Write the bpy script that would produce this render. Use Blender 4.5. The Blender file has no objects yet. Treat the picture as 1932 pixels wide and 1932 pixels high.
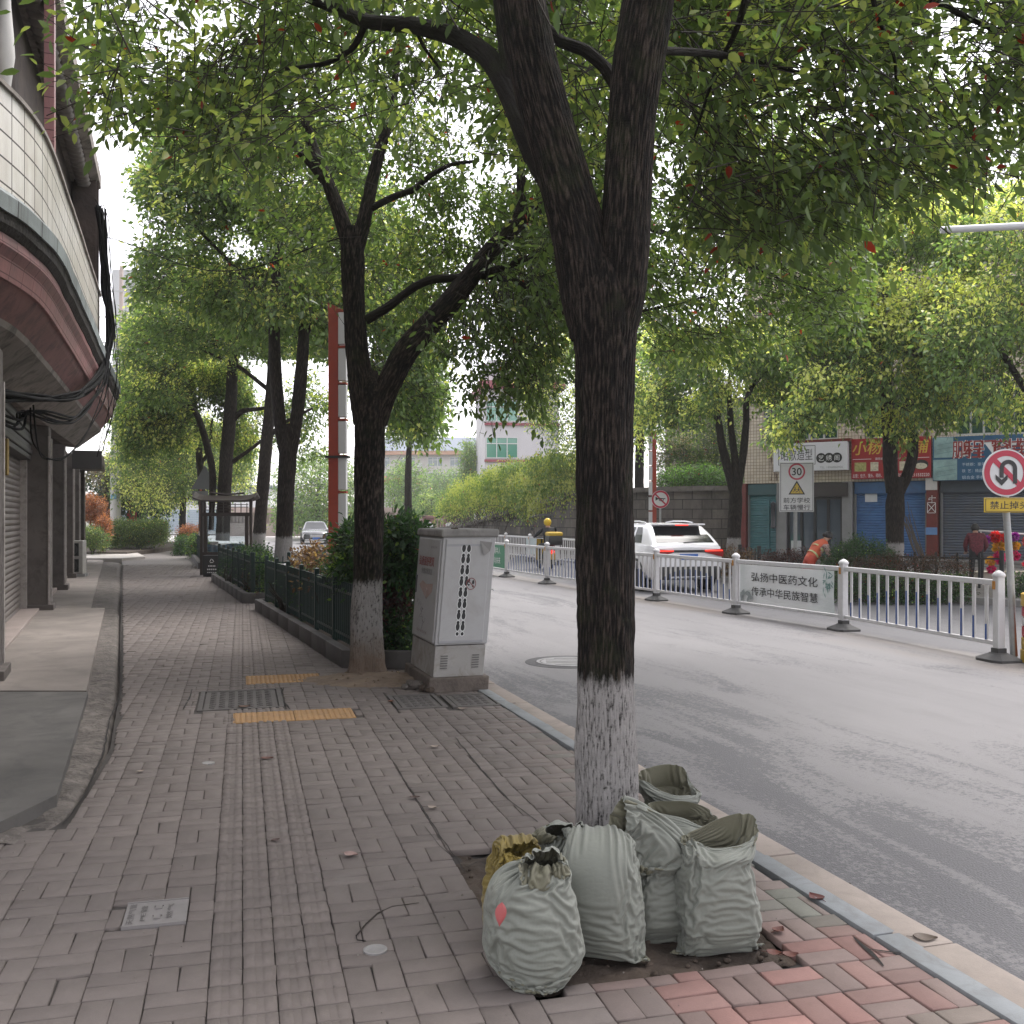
import bpy, bmesh, math, random
import numpy as np
from mathutils import Vector, Matrix

S = bpy.context.scene
COL = S.collection
rng = np.random.default_rng(7)
random.seed(7)
R = math.radians

# ------------------------------------------------------------------ camera, sky, sun, exposure
CAM_H = 1.58
cam_d = bpy.data.cameras.new("camera"); cam = bpy.data.objects.new("camera", cam_d); COL.objects.link(cam)
cam.location = (0, 0, CAM_H); cam.rotation_euler = (R(90), 0, 0)
cam_d.sensor_width = 36; cam_d.lens = 36; cam_d.shift_y = 10 / 1932
cam_d.clip_start = 0.05; cam_d.clip_end = 3000
S.camera = cam

SUN_EL, SUN_AZ = 62, 40          # degrees; azimuth measured clockwise from +Y
W = bpy.data.worlds.new("World"); S.world = W; W.use_nodes = True
nt = W.node_tree; nt.nodes.clear()
sky = nt.nodes.new("ShaderNodeTexSky"); sky.sky_type = 'NISHITA'; sky.sun_disc = False
sky.sun_elevation = R(SUN_EL); sky.sun_rotation = R(SUN_AZ)
sky.air_density = 1.0; sky.dust_density = 1.5; sky.ozone_density = 1.0
hs = nt.nodes.new("ShaderNodeHueSaturation"); hs.inputs["Saturation"].default_value = 0.16; hs.inputs["Value"].default_value = 1.0
bg = nt.nodes.new("ShaderNodeBackground"); bg.inputs["Strength"].default_value = 0.15
wo = nt.nodes.new("ShaderNodeOutputWorld")
nt.links.new(sky.outputs[0], hs.inputs["Color"])
tn_ = nt.nodes.new("ShaderNodeMix"); tn_.data_type = 'RGBA'; tn_.blend_type = 'MULTIPLY'; tn_.inputs[0].default_value = 1; tn_.inputs[7].default_value = (1.02, .985, 1.0, 1)   # overcast veil, faintly warm
nt.links.new(hs.outputs[0], tn_.inputs[6]); nt.links.new(tn_.outputs[2], bg.inputs[0]); nt.links.new(bg.outputs[0], wo.inputs[0])

sd = bpy.data.lights.new("sun", 'SUN'); so = bpy.data.objects.new("sun", sd); COL.objects.link(so)
sd.energy = 1.3; sd.angle = R(30); sd.color = (1.0, 0.965, 0.92)
sv = Vector((math.sin(R(SUN_AZ)) * math.cos(R(SUN_EL)), math.cos(R(SUN_AZ)) * math.cos(R(SUN_EL)), math.sin(R(SUN_EL))))
so.rotation_euler = (-sv).to_track_quat('-Z', 'Y').to_euler()
vs = S.view_settings
vs.view_transform = 'Standard'; vs.look = 'None'; vs.gamma = 1; vs.use_curve_mapping = False
vs.exposure = 1.7
S.cycles.max_bounces = 8; S.cycles.diffuse_bounces = 4; S.cycles.glossy_bounces = 3; S.cycles.transmission_bounces = 4; S.cycles.transparent_max_bounces = 6
S.cycles.use_denoising = True
S.cycles.caustics_reflective = False; S.cycles.caustics_refractive = False
S.cycles.sample_clamp_indirect = 6

# ------------------------------------------------------------------ measuring: photo pixel (1932 grid) -> point in the street
F, CX, VH = 1932.0, 966.0, 976.0
def G(u, v, z=0.0):
    Y = (CAM_H - z) * F / (v - VH)
    return np.array([(u - CX) / F * Y, Y, z])
def A(u, v, Y):
    return np.array([(u - CX) / F * Y, Y, CAM_H + (VH - v) / F * Y])

# ------------------------------------------------------------------ noise (vectorised gradient noise)
_perm = np.random.default_rng(3).permutation(512).astype(np.int64)
_grad = np.random.default_rng(4).normal(size=(512, 3)); _grad /= np.linalg.norm(_grad, axis=1)[:, None]
def pnoise(p):
    p = np.asarray(p, float); i = np.floor(p).astype(np.int64); f = p - i
    w = f * f * f * (f * (f * 6 - 15) + 10); out = 0
    for dx in (0, 1):
        for dy in (0, 1):
            for dz in (0, 1):
                h = _perm[(_perm[(_perm[(i[..., 0] + dx) & 511] + i[..., 1] + dy) & 511] + i[..., 2] + dz) & 511]
                g = _grad[h]
                d = (f[..., 0] - dx) * g[..., 0] + (f[..., 1] - dy) * g[..., 1] + (f[..., 2] - dz) * g[..., 2]
                ww = (w[..., 0] if dx else 1 - w[..., 0]) * (w[..., 1] if dy else 1 - w[..., 1]) * (w[..., 2] if dz else 1 - w[..., 2])
                out = out + d * ww
    return out * 1.5
def fbm(p, o=4, lac=2.0, gain=0.5):
    p = np.asarray(p, float); a = 1.0; s = 0
    for k in range(o):
        s = s + a * pnoise(p + k * 17.3); p = p * lac; a *= gain
    return s

# ------------------------------------------------------------------ materials
class NT:
    """tiny node-tree helper"""
    def __init__(s, name):
        s.m = bpy.data.materials.new(name); s.m.use_nodes = True
        s.t = s.m.node_tree; s.t.nodes.clear()
        s.out = s.n("ShaderNodeOutputMaterial")
    def n(s, k, **kw):
        x = s.t.nodes.new(k)
        for a, b in kw.items(): setattr(x, a, b)
        return x
    def put(s, sock, v):
        if isinstance(v, bpy.types.NodeSocket): s.t.links.new(v, sock)
        elif isinstance(v, (tuple, list)) and sock.type == 'RGBA' and len(v) == 3: sock.default_value = (*v, 1)
        else: sock.default_value = v
    def math(s, op, a, b=0.0, c=0.0, clamp=False):
        x = s.n("ShaderNodeMath", operation=op, use_clamp=clamp)
        for k, v in enumerate((a, b, c)): s.put(x.inputs[k], v)
        return x.outputs[0]
    def mix(s, f, a, b, mode='MIX'):
        x = s.n("ShaderNodeMix", data_type='RGBA', blend_type=mode)
        s.put(x.inputs[0], f); s.put(x.inputs[6], a); s.put(x.inputs[7], b)
        return x.outputs[2]
    def coord(s, kind="Object", scale=(1, 1, 1), rot=(0, 0, 0)):
        tc = s.n("ShaderNodeTexCoord"); mp = s.n("ShaderNodeMapping")
        mp.inputs["Scale"].default_value = scale; mp.inputs["Rotation"].default_value = rot
        s.t.links.new(tc.outputs[kind], mp.inputs[0]); return mp.outputs[0]
    def noise(s, vec, scale, detail=4, rough=.55, dist=0.0, out=0):
        x = s.n("ShaderNodeTexNoise"); s.put(x.inputs["Vector"], vec)
        x.inputs["Scale"].default_value = scale; x.inputs["Detail"].default_value = detail
        x.inputs["Roughness"].default_value = rough; x.inputs["Distortion"].default_value = dist
        return x.outputs[out]
    def voro(s, vec, scale, feature='F1', out="Distance"):
        x = s.n("ShaderNodeTexVoronoi", feature=feature); s.put(x.inputs["Vector"], vec); x.inputs["Scale"].default_value = scale
        return x.outputs[out]
    def ramp(s, f, stops):
        x = s.n("ShaderNodeValToRGB"); e = x.color_ramp.elements
        while len(e) < len(stops): e.new(.5)
        for k, (p, c) in enumerate(stops):
            e[k].position = p; c = (c, c, c) if not isinstance(c, (tuple, list)) else c; e[k].color = (*c, 1)
        s.put(x.inputs[0], f); return x.outputs[0]
    def bump(s, h, strength=.3, dist=.01, normal=None):
        x = s.n("ShaderNodeBump"); x.inputs["Strength"].default_value = strength; x.inputs["Distance"].default_value = dist
        s.put(x.inputs["Height"], h)
        if normal is not None: s.put(x.inputs["Normal"], normal)
        return x.outputs[0]
    def bsdf(s, col, rough=.7, normal=None, **kw):
        b = s.n("ShaderNodeBsdfPrincipled"); s.put(b.inputs["Base Color"], col); s.put(b.inputs["Roughness"], rough)
        if normal is not None: s.put(b.inputs["Normal"], normal)
        for k, v in kw.items(): s.put(b.inputs[k.replace("_", " ")], v)
        return b.outputs[0]
    def end(s, sh):
        s.t.links.new(sh, s.out.inputs[0]); return s.m

KA = .8                                             # overall reflectance calibration for mineral and painted surfaces
def surf(name, col, rough=.7, var=.15, sc=3.0, bump=.15, bsc=60.0, dirt=None, dirt_amt=.35, metallic=0.0, spec=.4, bd=.004):
    """painted / mineral surface: mottled colour, faint grain, optional dirt blotches"""
    col = tuple(x * KA for x in col); dirt = tuple(x * KA for x in dirt) if dirt else None
    m = NT(name); c = m.coord()
    n1 = m.noise(c, sc, 6, .6)
    f = m.ramp(n1, [(.3, 0.0), (.7, 1.0)])
    lo = tuple(x * (1 - var) for x in col); hi = tuple(min(1, x * (1 + var)) for x in col)
    k = m.mix(f, lo, hi)
    if dirt:
        d = m.ramp(m.noise(c, sc * 2.3, 8, .7, .6), [(.48, 0.0), (.68, 1.0)])
        k = m.mix(m.math('MULTIPLY', d, dirt_amt), k, dirt)
    nn = m.bump(m.noise(c, bsc, 4), bump, bd) if bump else None
    return m.end(m.bsdf(k, rough, nn, Metallic=metallic, Specular_IOR_Level=spec))
def plain(name, col, rough=.5, metallic=0.0, spec=.5, **kw):
    col = tuple(x * (KA if max(col) < .9 else 1) for x in col)
    m = NT(name); c = m.coord(); f = m.noise(c, 7, 3)
    k = m.mix(f, tuple(x * .88 for x in col), tuple(min(1, x * 1.1) for x in col))
    return m.end(m.bsdf(k, rough, None, Metallic=metallic, Specular_IOR_Level=spec, **kw))
def glow(name, col, strength):
    m = NT(name); return m.end(m.bsdf(col, .4, None, Emission_Color=col, Emission_Strength=strength))
def glass(name, col=(.03, .04, .045), rough=.06):
    m = NT(name); return m.end(m.bsdf(col, rough, None, Specular_IOR_Level=.8, Coat_Weight=.4, Coat_Roughness=.03))

# ------------------------------------------------------------------ mesh builder
def rotz(a): c, s = math.cos(a), math.sin(a); return np.array([[c, -s, 0], [s, c, 0], [0, 0, 1.0]])
def frame(d, up=(0, 0, 1)):
    d = np.asarray(d, float); d = d / np.linalg.norm(d); up = np.asarray(up, float)
    if abs(d @ up) > .97: up = np.array([0, 1.0, 0])
    x = np.cross(up, d); x /= np.linalg.norm(x); y = np.cross(d, x); return x, y, d
_bevcache = {}
def bevbox(b):
    return None
class MB:
    def __init__(s): s.v = []; s.f = []; s.mi = []; s.uv = {}; s.n = 0
    def add(s, V, Fc, mi=0, M=None, t=None):
        V = np.asarray(V, float).reshape(-1, 3)
        if M is not None: V = V @ np.asarray(M, float).T
        if t is not None: V = V + np.asarray(t, float)
        for f in Fc: s.f.append([int(i) + s.n for i in f]); s.mi.append(mi)
        s.v.append(V); s.n += len(V); return s
    def box(s, c, d, rz=0.0, mi=0, bev=0.0, M=None):
        x, y, z = (k / 2 for k in d)
        b = min(bev, .49 * min(d))
        if b <= 0:
            V = [(sx * x, sy * y, sz * z) for sz in (-1, 1) for sy in (-1, 1) for sx in (-1, 1)]
            Fc = [(0, 2, 3, 1), (4, 5, 7, 6), (0, 1, 5, 4), (2, 6, 7, 3), (0, 4, 6, 2), (1, 3, 7, 5)]
        else:
            bm = bmesh.new(); bmesh.ops.create_cube(bm, size=1)
            for q in bm.verts: q.co = Vector((q.co.x * 2 * x, q.co.y * 2 * y, q.co.z * 2 * z))
            bmesh.ops.bevel(bm, geom=bm.edges[:], offset=b, segments=2, affect='EDGES', profile=.5)
            bm.verts.index_update(); V = [tuple(q.co) for q in bm.verts]; Fc = [[q.index for q in f.verts] for f in bm.faces]; bm.free()
        MM = rotz(rz) if M is None else M
        return s.add(V, Fc, mi, MM, c)
    def tube(s, pts, rads, n=8, mi=0, cap=True, jit=None):
        P = np.asarray(pts, float); k = len(P); rads = np.broadcast_to(np.asarray(rads, float), (k,))
        T = np.gradient(P, axis=0) if k > 2 else np.repeat((P[1:] - P[:1]), 2, 0)
        a = np.arange(n) / n * 2 * np.pi; V = []; x = None
        for i in range(k):
            d = T[i] / (np.linalg.norm(T[i]) + 1e-9)
            if x is None: x, y, _ = frame(d)
            else:
                x = x - d * (x @ d); x /= np.linalg.norm(x); y = np.cross(d, x)
            V.append(P[i] + rads[i] * (np.cos(a)[:, None] * x + np.sin(a)[:, None] * y))
        Fc = [(i * n + j, i * n + (j + 1) % n, (i + 1) * n + (j + 1) % n, (i + 1) * n + j) for i in range(k - 1) for j in range(n)]
        if cap: Fc += [tuple(range(n - 1, -1, -1)), tuple(range((k - 1) * n, k * n))]
        return s.add(np.concatenate(V), Fc, mi)
    def lathe(s, prof, n=16, c=(0, 0, 0), mi=0, M=None, cap=True):
        a = np.arange(n) / n * 2 * np.pi
        V = np.concatenate([np.stack([r * np.cos(a), r * np.sin(a), np.full(n, z)], 1) for r, z in prof]); k = len(prof)
        Fc = [(i * n + j, i * n + (j + 1) % n, (i + 1) * n + (j + 1) % n, (i + 1) * n + j) for i in range(k - 1) for j in range(n)]
        if cap: Fc += [tuple(range(n - 1, -1, -1)), tuple(range((k - 1) * n, k * n))]
        return s.add(V, Fc, mi, M, c)
    def prism(s, poly, z0, z1, mi=0, M=None, t=None):
        p = [tuple(q) for q in poly]; n = len(p)
        V = [(x, y, z0) for x, y in p] + [(x, y, z1) for x, y in p]
        Fc = [tuple(range(n - 1, -1, -1)), tuple(range(n, 2 * n))] + [(i, (i + 1) % n, n + (i + 1) % n, n + i) for i in range(n)]
        return s.add(V, Fc, mi, M, t)
    def quad(s, a, b, c, d, mi=0): return s.add([a, b, c, d], [(0, 1, 2, 3)], mi)
    def grid(s, P, mi=0, wrap=False):
        P = np.asarray(P, float); a, b = P.shape[:2]
        Fc = [(i * b + j, i * b + (j + 1) % b, (i + 1) * b + (j + 1) % b, (i + 1) * b + j) for i in range(a - 1) for j in range(b if wrap else b - 1)]
        return s.add(P.reshape(-1, 3), Fc, mi)
    def text(s, body, size, M, t, mi=0, width=None, bold=0.0, shear=0.0, spacing=1.0, flat=True):
        """writing: glyph outlines laid flat in the local XY plane, then moved by M, t; centred"""
        V, Fc = glyphs(body, bold, shear, spacing)
        if not len(V): return s
        lo, hi = V.min(0), V.max(0); V = V - (lo + hi) / 2
        h = (hi - lo)[1]; w = (hi - lo)[0]; V = V * (size / h)
        if width: V[:, 0] *= width / (w * size / h)
        return s.add(V, Fc, mi, M, t)
    def build(s, name, mats, parent=None, smooth=False, loc=None, auto=None):
        me = bpy.data.meshes.new(name)
        V = np.concatenate(s.v) if s.v else np.zeros((0, 3))
        if loc is not None: V = V - np.asarray(loc, float)
        me.from_pydata(V.tolist(), [], s.f)
        mats = mats if isinstance(mats, (list, tuple)) else [mats]
        for m in mats: me.materials.append(m)
        if len(mats) > 1: me.polygons.foreach_set("material_index", s.mi)
        if smooth: me.polygons.foreach_set("use_smooth", [True] * len(me.polygons))
        me.update()
        if smooth and auto: me.set_sharp_from_angle(angle=R(auto))
        return link(name, me, parent, loc if parent is None else None)
_gc = {}
def glyphs(body, bold, shear, spacing):
    k = (body, bold, shear, spacing)
    if k not in _gc:
        c = bpy.data.curves.new("writing", 'FONT'); c.body = body; c.offset = bold; c.shear = shear; c.space_character = spacing; c.resolution_u = 4
        o = bpy.data.objects.new("writing", c); COL.objects.link(o)
        ev = o.evaluated_get(bpy.context.evaluated_depsgraph_get()); me = ev.to_mesh()
        V = np.array([tuple(q.co) for q in me.vertices]).reshape(-1, 3); Fc = [tuple(p.vertices) for p in me.polygons]
        ev.to_mesh_clear(); bpy.data.objects.remove(o); bpy.data.curves.remove(c); _gc[k] = (V, Fc)
    return _gc[k]
def link(name, me, parent=None, loc=None):
    o = bpy.data.objects.new(name, me); COL.objects.link(o)
    if parent is not None: o.parent = parent
    elif loc is not None: o.location = [float(x) for x in loc]
    return o
def tag(o, label, cat, group=None):
    o["label"] = label; o["category"] = cat
    if group: o["group"] = group
    return o
def thing(name, label, cat, loc=(0, 0, 0), rz=0.0, group=None):
    o = bpy.data.objects.new(name, None); COL.objects.link(o); o.empty_display_size = .2
    o.location = [float(x) for x in loc]; o.rotation_euler = (0, 0, rz)
    return tag(o, label, cat, group)
def struct(o): o["kind"] = 'structure'; return o
def stuff(o): o["kind"] = 'stuff'; return o
def dup(root, loc, rz=None, label=None):
    def cp(o, par):
        c = o.copy(); COL.objects.link(c)
        if par is not None: c.parent = par
        for ch in [q for q in bpy.data.objects if q.parent == o]: cp(ch, c)
        return c
    r = cp(root, None); r.location = [float(x) for x in loc]
    if rz is not None: r.rotation_euler = (0, 0, rz)
    if label: r["label"] = label
    return r
def fast_mesh(name, V, loops, sizes, mats, mi=None, smooth=False, colattr=None):
    """mesh straight from arrays; loops = flat vertex indices, sizes = corners per face"""
    me = bpy.data.meshes.new(name); V = np.asarray(V, np.float32)
    sizes = np.asarray(sizes, np.int32); st = np.concatenate([[0], np.cumsum(sizes)[:-1]]).astype(np.int32)
    me.vertices.add(len(V)); me.vertices.foreach_set("co", V.ravel())
    me.loops.add(len(loops)); me.loops.foreach_set("vertex_index", np.asarray(loops, np.int32))
    me.polygons.add(len(sizes)); me.polygons.foreach_set("loop_start", st)
    for m in mats: me.materials.append(m)
    if mi is not None: me.polygons.foreach_set("material_index", np.asarray(mi, np.int32))
    if smooth: me.polygons.foreach_set("use_smooth", np.ones(len(sizes), bool))
    if colattr is not None:
        at = me.attributes.new("tint", 'FLOAT_COLOR', 'POINT'); at.data.foreach_set("color", np.asarray(colattr, np.float32).ravel())
    me.update(calc_edges=True); me.validate()
    return me
# ------------------------------------------------------------------ setting: ground, road, kerbs, pavement, shop apron
PD = np.array([-.255, .967]); PD /= np.linalg.norm(PD); PN = np.array([PD[1], -PD[0]])      # paving: along, across
def pav(s, t): return s * PD[0] + t * PN[0], s * PD[1] + t * PN[1]
RD = np.array([-.31, .951]); RD /= np.linalg.norm(RD); RN = np.array([RD[1], -RD[0]])      # street: along, across
def kerb_x(y): return 2.8 - .305 * y

def mat_asphalt():
    m = NT("asphalt"); a = math.atan2(.31, .951)
    c = m.coord("Object", rot=(0, 0, -a)); sx = m.n("ShaderNodeSeparateXYZ"); m.put(sx.inputs[0], c)
    mp_ = m.n("ShaderNodeMapping"); mp_.inputs["Scale"].default_value = (1, .2, 1); m.put(mp_.inputs[0], c); st = mp_.outputs[0]
    grain = m.voro(c, 90, 'F1'); g2 = m.noise(c, 160, 3, .7)
    big = m.noise(st, .35, 5, .6, .4); mid = m.noise(st, 1.6, 6, .68, .8)
    # worn binder near the kerb: open dark stone patches
    near = m.ramp(m.math('SUBTRACT', sx.outputs[0], 2.67), [(0.0, 1.0), (1.0, .35)])
    near = m.math('MULTIPLY', m.ramp(m.math('MULTIPLY', m.math('SUBTRACT', sx.outputs[0], 2.6), .28), [(0.0, .15), (.35, .10), (.8, .02)]), 1.0)
    pat = m.math('ADD', m.math('ADD', m.math('MULTIPLY', mid, .8), m.math('MULTIPLY', big, .3)), near)
    fine = m.math('ADD', pat, m.math('MULTIPLY', m.math('SUBTRACT', m.noise(c, 34, 4, .7), .5), .55))
    worn = m.ramp(fine, [(.63, 0.0), (.69, 1.0)])
    base = m.mix(m.ramp(big, [(.3, 0.0), (.7, 1.0)]), (.132, .126, .13), (.188, .181, .184))
    base = m.mix(m.math('MULTIPLY', m.ramp(m.noise(st, 3.2, 6, .7, .5), [(.5, 0.0), (.75, 1.0)]), .45), base, (.098, .093, .096))
    dust = m.ramp(m.math('MULTIPLY', m.math('SUBTRACT', sx.outputs[0], 8.3), .7), [(.0, 0.0), (.45, 1.0), (.75, .9), (1.0, 0.0)])
    base = m.mix(m.math('MULTIPLY', m.math('MULTIPLY', dust, m.ramp(m.noise(st, .9, 5, .6), [(.4, 0.0), (.62, 1.0)])), .8), base, (.155, .13, .108))
    base = m.mix(m.ramp(m.math('SUBTRACT', sx.outputs[0], 9.35), [(.0, 0.0), (.25, 1.0)]), base, m.mix(1.0, base, (.6, .61, .63), 'MULTIPLY'))   # beyond the median: tree shade painted into the asphalt colour
    k = m.mix(m.math('MULTIPLY', worn, .8), base, (.085, .083, .09))
    k = m.mix(m.math('MULTIPLY', m.ramp(g2, [(.35, 0.0), (.7, 1.0)]), .35), k, m.mix(worn, (.14, .137, .14), (.1, .1, .104)))
    h = m.math('ADD', m.math('MULTIPLY', grain, m.math('ADD', .35, worn)), m.math('MULTIPLY', g2, .5))
    return m.end(m.bsdf(k, .78, m.bump(h, .5, .006), Specular_IOR_Level=.45))
def mat_paver():
    m = NT("paving_brick"); c = m.coord()
    at = m.n("ShaderNodeAttribute", attribute_name="tint")
    n1 = m.noise(c, 9, 6, .65); n2 = m.noise(c, 140, 4, .6); n3 = m.noise(c, .9, 5, .6)
    k = m.mix(m.math('MULTIPLY', m.ramp(n1, [(.42, 0.0), (.7, 1.0)]), .35), at.outputs[0], m.mix(1.0, at.outputs[0], (.62, .62, .62), 'MULTIPLY'))
    k = m.mix(m.math('MULTIPLY', m.ramp(n3, [(.4, 0.0), (.65, 1.0)]), .22), k, (.1, .09, .087))
    k = m.mix(m.math('MULTIPLY', m.ramp(n2, [(.5, 0.0), (.75, 1.0)]), .28), k, m.mix(1.0, k, (1.35, 1.35, 1.35), 'MULTIPLY'))
    k = m.mix(m.math('MULTIPLY', m.ramp(m.noise(c, 2.2, 7, .7, .4), [(.6, 0.0), (.74, 1.0)]), .4), k, (.19, .18, .17))
    return m.end(m.bsdf(k, .82, m.bump(m.math('ADD', n2, m.math('MULTIPLY', n1, .8)), .32, .004), Specular_IOR_Level=.35))
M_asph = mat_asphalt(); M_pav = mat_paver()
M_dirt = surf("joint_dirt", (.06, .053, .049), .95, .3, 4, .4, 70)
M_soil = surf("soil", (.07, .052, .04), .95, .4, 5, .9, 45, bd=.012)
M_sand = surf("sandy_soil", (.2, .15, .11), .95, .25, 6, .7, 50, (.09, .065, .05), .6, bd=.01)
M_kerb = surf("kerb_stone", (.34, .29, .255), .85, .14, 2.5, .3, 110, (.2, .175, .16), .45)
M_kstrip = surf("grey_strip_stone", (.25, .265, .275), .85, .16, 3, .3, 120, (.16, .15, .145), .5)
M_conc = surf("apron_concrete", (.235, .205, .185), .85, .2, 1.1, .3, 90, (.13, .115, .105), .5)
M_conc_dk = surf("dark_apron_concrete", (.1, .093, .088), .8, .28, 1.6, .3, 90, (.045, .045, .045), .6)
M_drain = surf("drain_mortar", (.14, .122, .11), .9, .35, 4.5, .9, 26, (.05, .044, .04), .85, bd=.03)
M_farpav = surf("far_pavement", (.2, .185, .175), .85, .2, 1.5, .2, 40, (.12, .11, .1), .4)
M_ground = surf("far_ground", (.12, .125, .085), .95, .3, .2, .1, 5)

g = MB(); nx = 24
xs = np.sign(np.linspace(-1, 1, nx)) * np.abs(np.linspace(-1, 1, nx)) ** 2 * 1500
P_ = np.stack(np.meshgrid(xs, xs + 300, indexing='ij'), -1); P_ = np.concatenate([P_, np.full(P_.shape[:2] + (1,), -.2)], -1)
struct(g.grid(P_).build("ground", M_ground))

# road sheet: from the near kerb across to the far kerb and away down the street
fk = [(30, -12), (19, 8), (13.6, 15), (9.7, 19.4), (7.3, 22.2), (5.4, 27.5), (3.6, 34), (.6, 45), (-5.4, 64), (-15, 92), (-42, 170)]
fkx = lambda y: np.interp(y, [p[1] for p in fk], [p[0] for p in fk])
ys = np.concatenate([np.arange(-12, 60, .6), np.arange(60, 170, 3)]); rows = []
for y in ys:
    xa = kerb_x(y) - .1 if y < 70 else kerb_x(y) - .1 - (y - 70) * .15
    rows.append([(xa + (fkx(y) + .3 - xa) * t, y, -.13) for t in np.linspace(0, 1, 14)])
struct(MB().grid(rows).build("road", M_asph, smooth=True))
# a cross street opening on the far left end of the path
g = MB(); g.add([(-32, 62, -.12), (-17, 62, -.12), (-17, 150, -.12), (-60, 150, -.12)], [(0, 1, 2, 3)]); struct(g.build("side_road", surf("pale_side_road", (.42, .4, .39), .9, .1, .6, .1)))

# near kerb: tan stones with a grey-blue strip behind
g = MB(); g2 = MB(); y = -6.0; r_ = np.random.default_rng(11)
ang = math.atan2(.305, 1)
while y < 66:
    L = .98 + r_.uniform(-.03, .03); ym = y + L / 2
    dz = r_.uniform(-.004, .004)
    g.box((kerb_x(ym) - .085, ym, -.075 + dz), (.17, L * 1.045 - .008, .165), ang, 0, .012)
    g2.box((kerb_x(ym) - .234, ym + .1, -.078 + dz * .6), (.106, L * 1.045 - .012, .17), ang, 0, .006)
    y += L
struct(g.build("kerb", M_kerb, smooth=True, auto=40)); struct(g2.build("kerb_strip", M_kstrip, smooth=True, auto=40))

# pavement of basket-weave bricks with a ribbed strip for the blind
def drain_x(y): return np.interp(y, [3.0, 5.0, 5.23, 6.92, 9.1, 29.9, 62], [-6.5, -6.0, -2.3, -2.72, -3.49, -11.4, -23.5])
TREE1 = np.array([.40, 4.32, 0]); TREE2 = np.array([-1.45, 10.3, 0])
HOLES = [(.95, 1.93, 3.3, 4.75)]                     # (t0,t1,s0,s1): tree pit
def st_of(x, y): return x * PD[0] + y * PD[1], x * PN[0] + y * PN[1]
# service covers let into the pavement: centre (s,t), half sizes
def cov(us):
    q = np.array([G(*a) for a in us]); s, t = st_of(q[:, 0], q[:, 1]); return t.min(), t.max(), s.min(), s.max()
C1 = cov([(368, 1338), (540, 1334), (520, 1299), (385, 1304)]); C2 = cov([(758, 1334), (850, 1334), (812, 1312), (726, 1312)]); C3 = cov([(865, 1334), (955, 1330), (905, 1308), (826, 1311)])
PLATE = cov([(228, 1750), (352, 1742), (355, 1700), (240, 1706)])
T1 = cov([(437, 1363), (670, 1354), (664, 1336), (443, 1346)]); T2 = cov([(474, 1291), (607, 1281), (595, 1271), (462, 1278)])
TB = [(-.11, .34, T1[3] + .0, 40)]
HOLES += [C1, C2, C3, PLATE, T1, T2]
def inhole(s, t, pad=0.0): return any(a - pad < t < b + pad and c - pad < s < d + pad for a, b, c, d in HOLES)
def inhole_big(s, t, hs, ht): return any(min(t + ht, b) - max(t - ht, a) > .03 and min(s + hs, d) - max(s - hs, c) > .03 for a, b, c, d in HOLES)
def ground_z(x, y):
    p = np.stack([np.asarray(x) * .55, np.asarray(y) * .55, np.zeros_like(np.asarray(x, float))], -1)
    return pnoise(p) * .012
bricks = []                                         # cx, cy, half-len along s, half-len along t, colour key
br = np.random.default_rng(5)
mod = .2
def put(s, t, hs, ht, kind):
    x, y = pav(s, t)
    if y < .6 or y > 34: return
    tl = (float(drain_x(y)) + .03 - s * PD[0]) / PN[0]; tr = (kerb_x(y) - .27 - s * PD[0]) / PN[0]
    if t + ht < tl + .025 or t - ht > tr - .025: return
    if t - ht < tl: t, ht = (tl + t + ht) / 2, (t + ht - tl) / 2
    if t + ht > tr: t, ht = (t - ht + tr) / 2, (tr - t + ht) / 2
    x, y = pav(s, t)
    if abs(x) > y * .62 + 1.6: return
    for a, b, c, d in HOLES:                         # cut bricks back to the edge of a pit or cover
        if a < t + ht and t - ht < b and c < s + hs and s - hs < d:
            cuts = [(t + ht - a, 't', t - ht, a), (b - (t - ht), 't', b, t + ht), (s + hs - c, 's', s - hs, c), (d - (s - hs), 's', d, s + hs)]
            q = min(cuts, key=lambda k: k[0])
            if q[3] - q[2] < .02: return
            if q[1] == 't': t, ht = (q[2] + q[3]) / 2, (q[3] - q[2]) / 2
            else: s, hs = (q[2] + q[3]) / 2, (q[3] - q[2]) / 2
            x, y = pav(s, t)
    bricks.append((x, y, hs, ht, kind))
t_edges_r = .34; t_edges_l = -.11
for i in range(-50, 34):
    t0 = t_edges_r + i * mod if i >= 0 else t_edges_l + i * mod
    if i < 0: t0 = t_edges_l + (i) * mod
    for j in range(0, 190):
        s0 = j * mod + (.03 if i >= 0 else .0)
        if (i + j) % 2 == 0:
            put(s0 + .05, t0 + .1, .05, .1, 0); put(s0 + .15, t0 + .1, .05, .1, 0)
        else:
            put(s0 + .1, t0 + .05, .1, .05, 0); put(s0 + .1, t0 + .15, .1, .05, 0)
for k in range(4):
    for j in range(0, 330):
        s0 = j * .1125 + (k % 2) * .0
        put(s0 + .056, t_edges_l + .0562 + k * .1125, .056, .0562, 1)
Bk = np.array(bricks); nb = len(Bk)
z0 = ground_z(Bk[:, 0], Bk[:, 1]) + br.normal(0, .0014, nb); tilt = br.normal(0, .012, (nb, 2))
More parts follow.
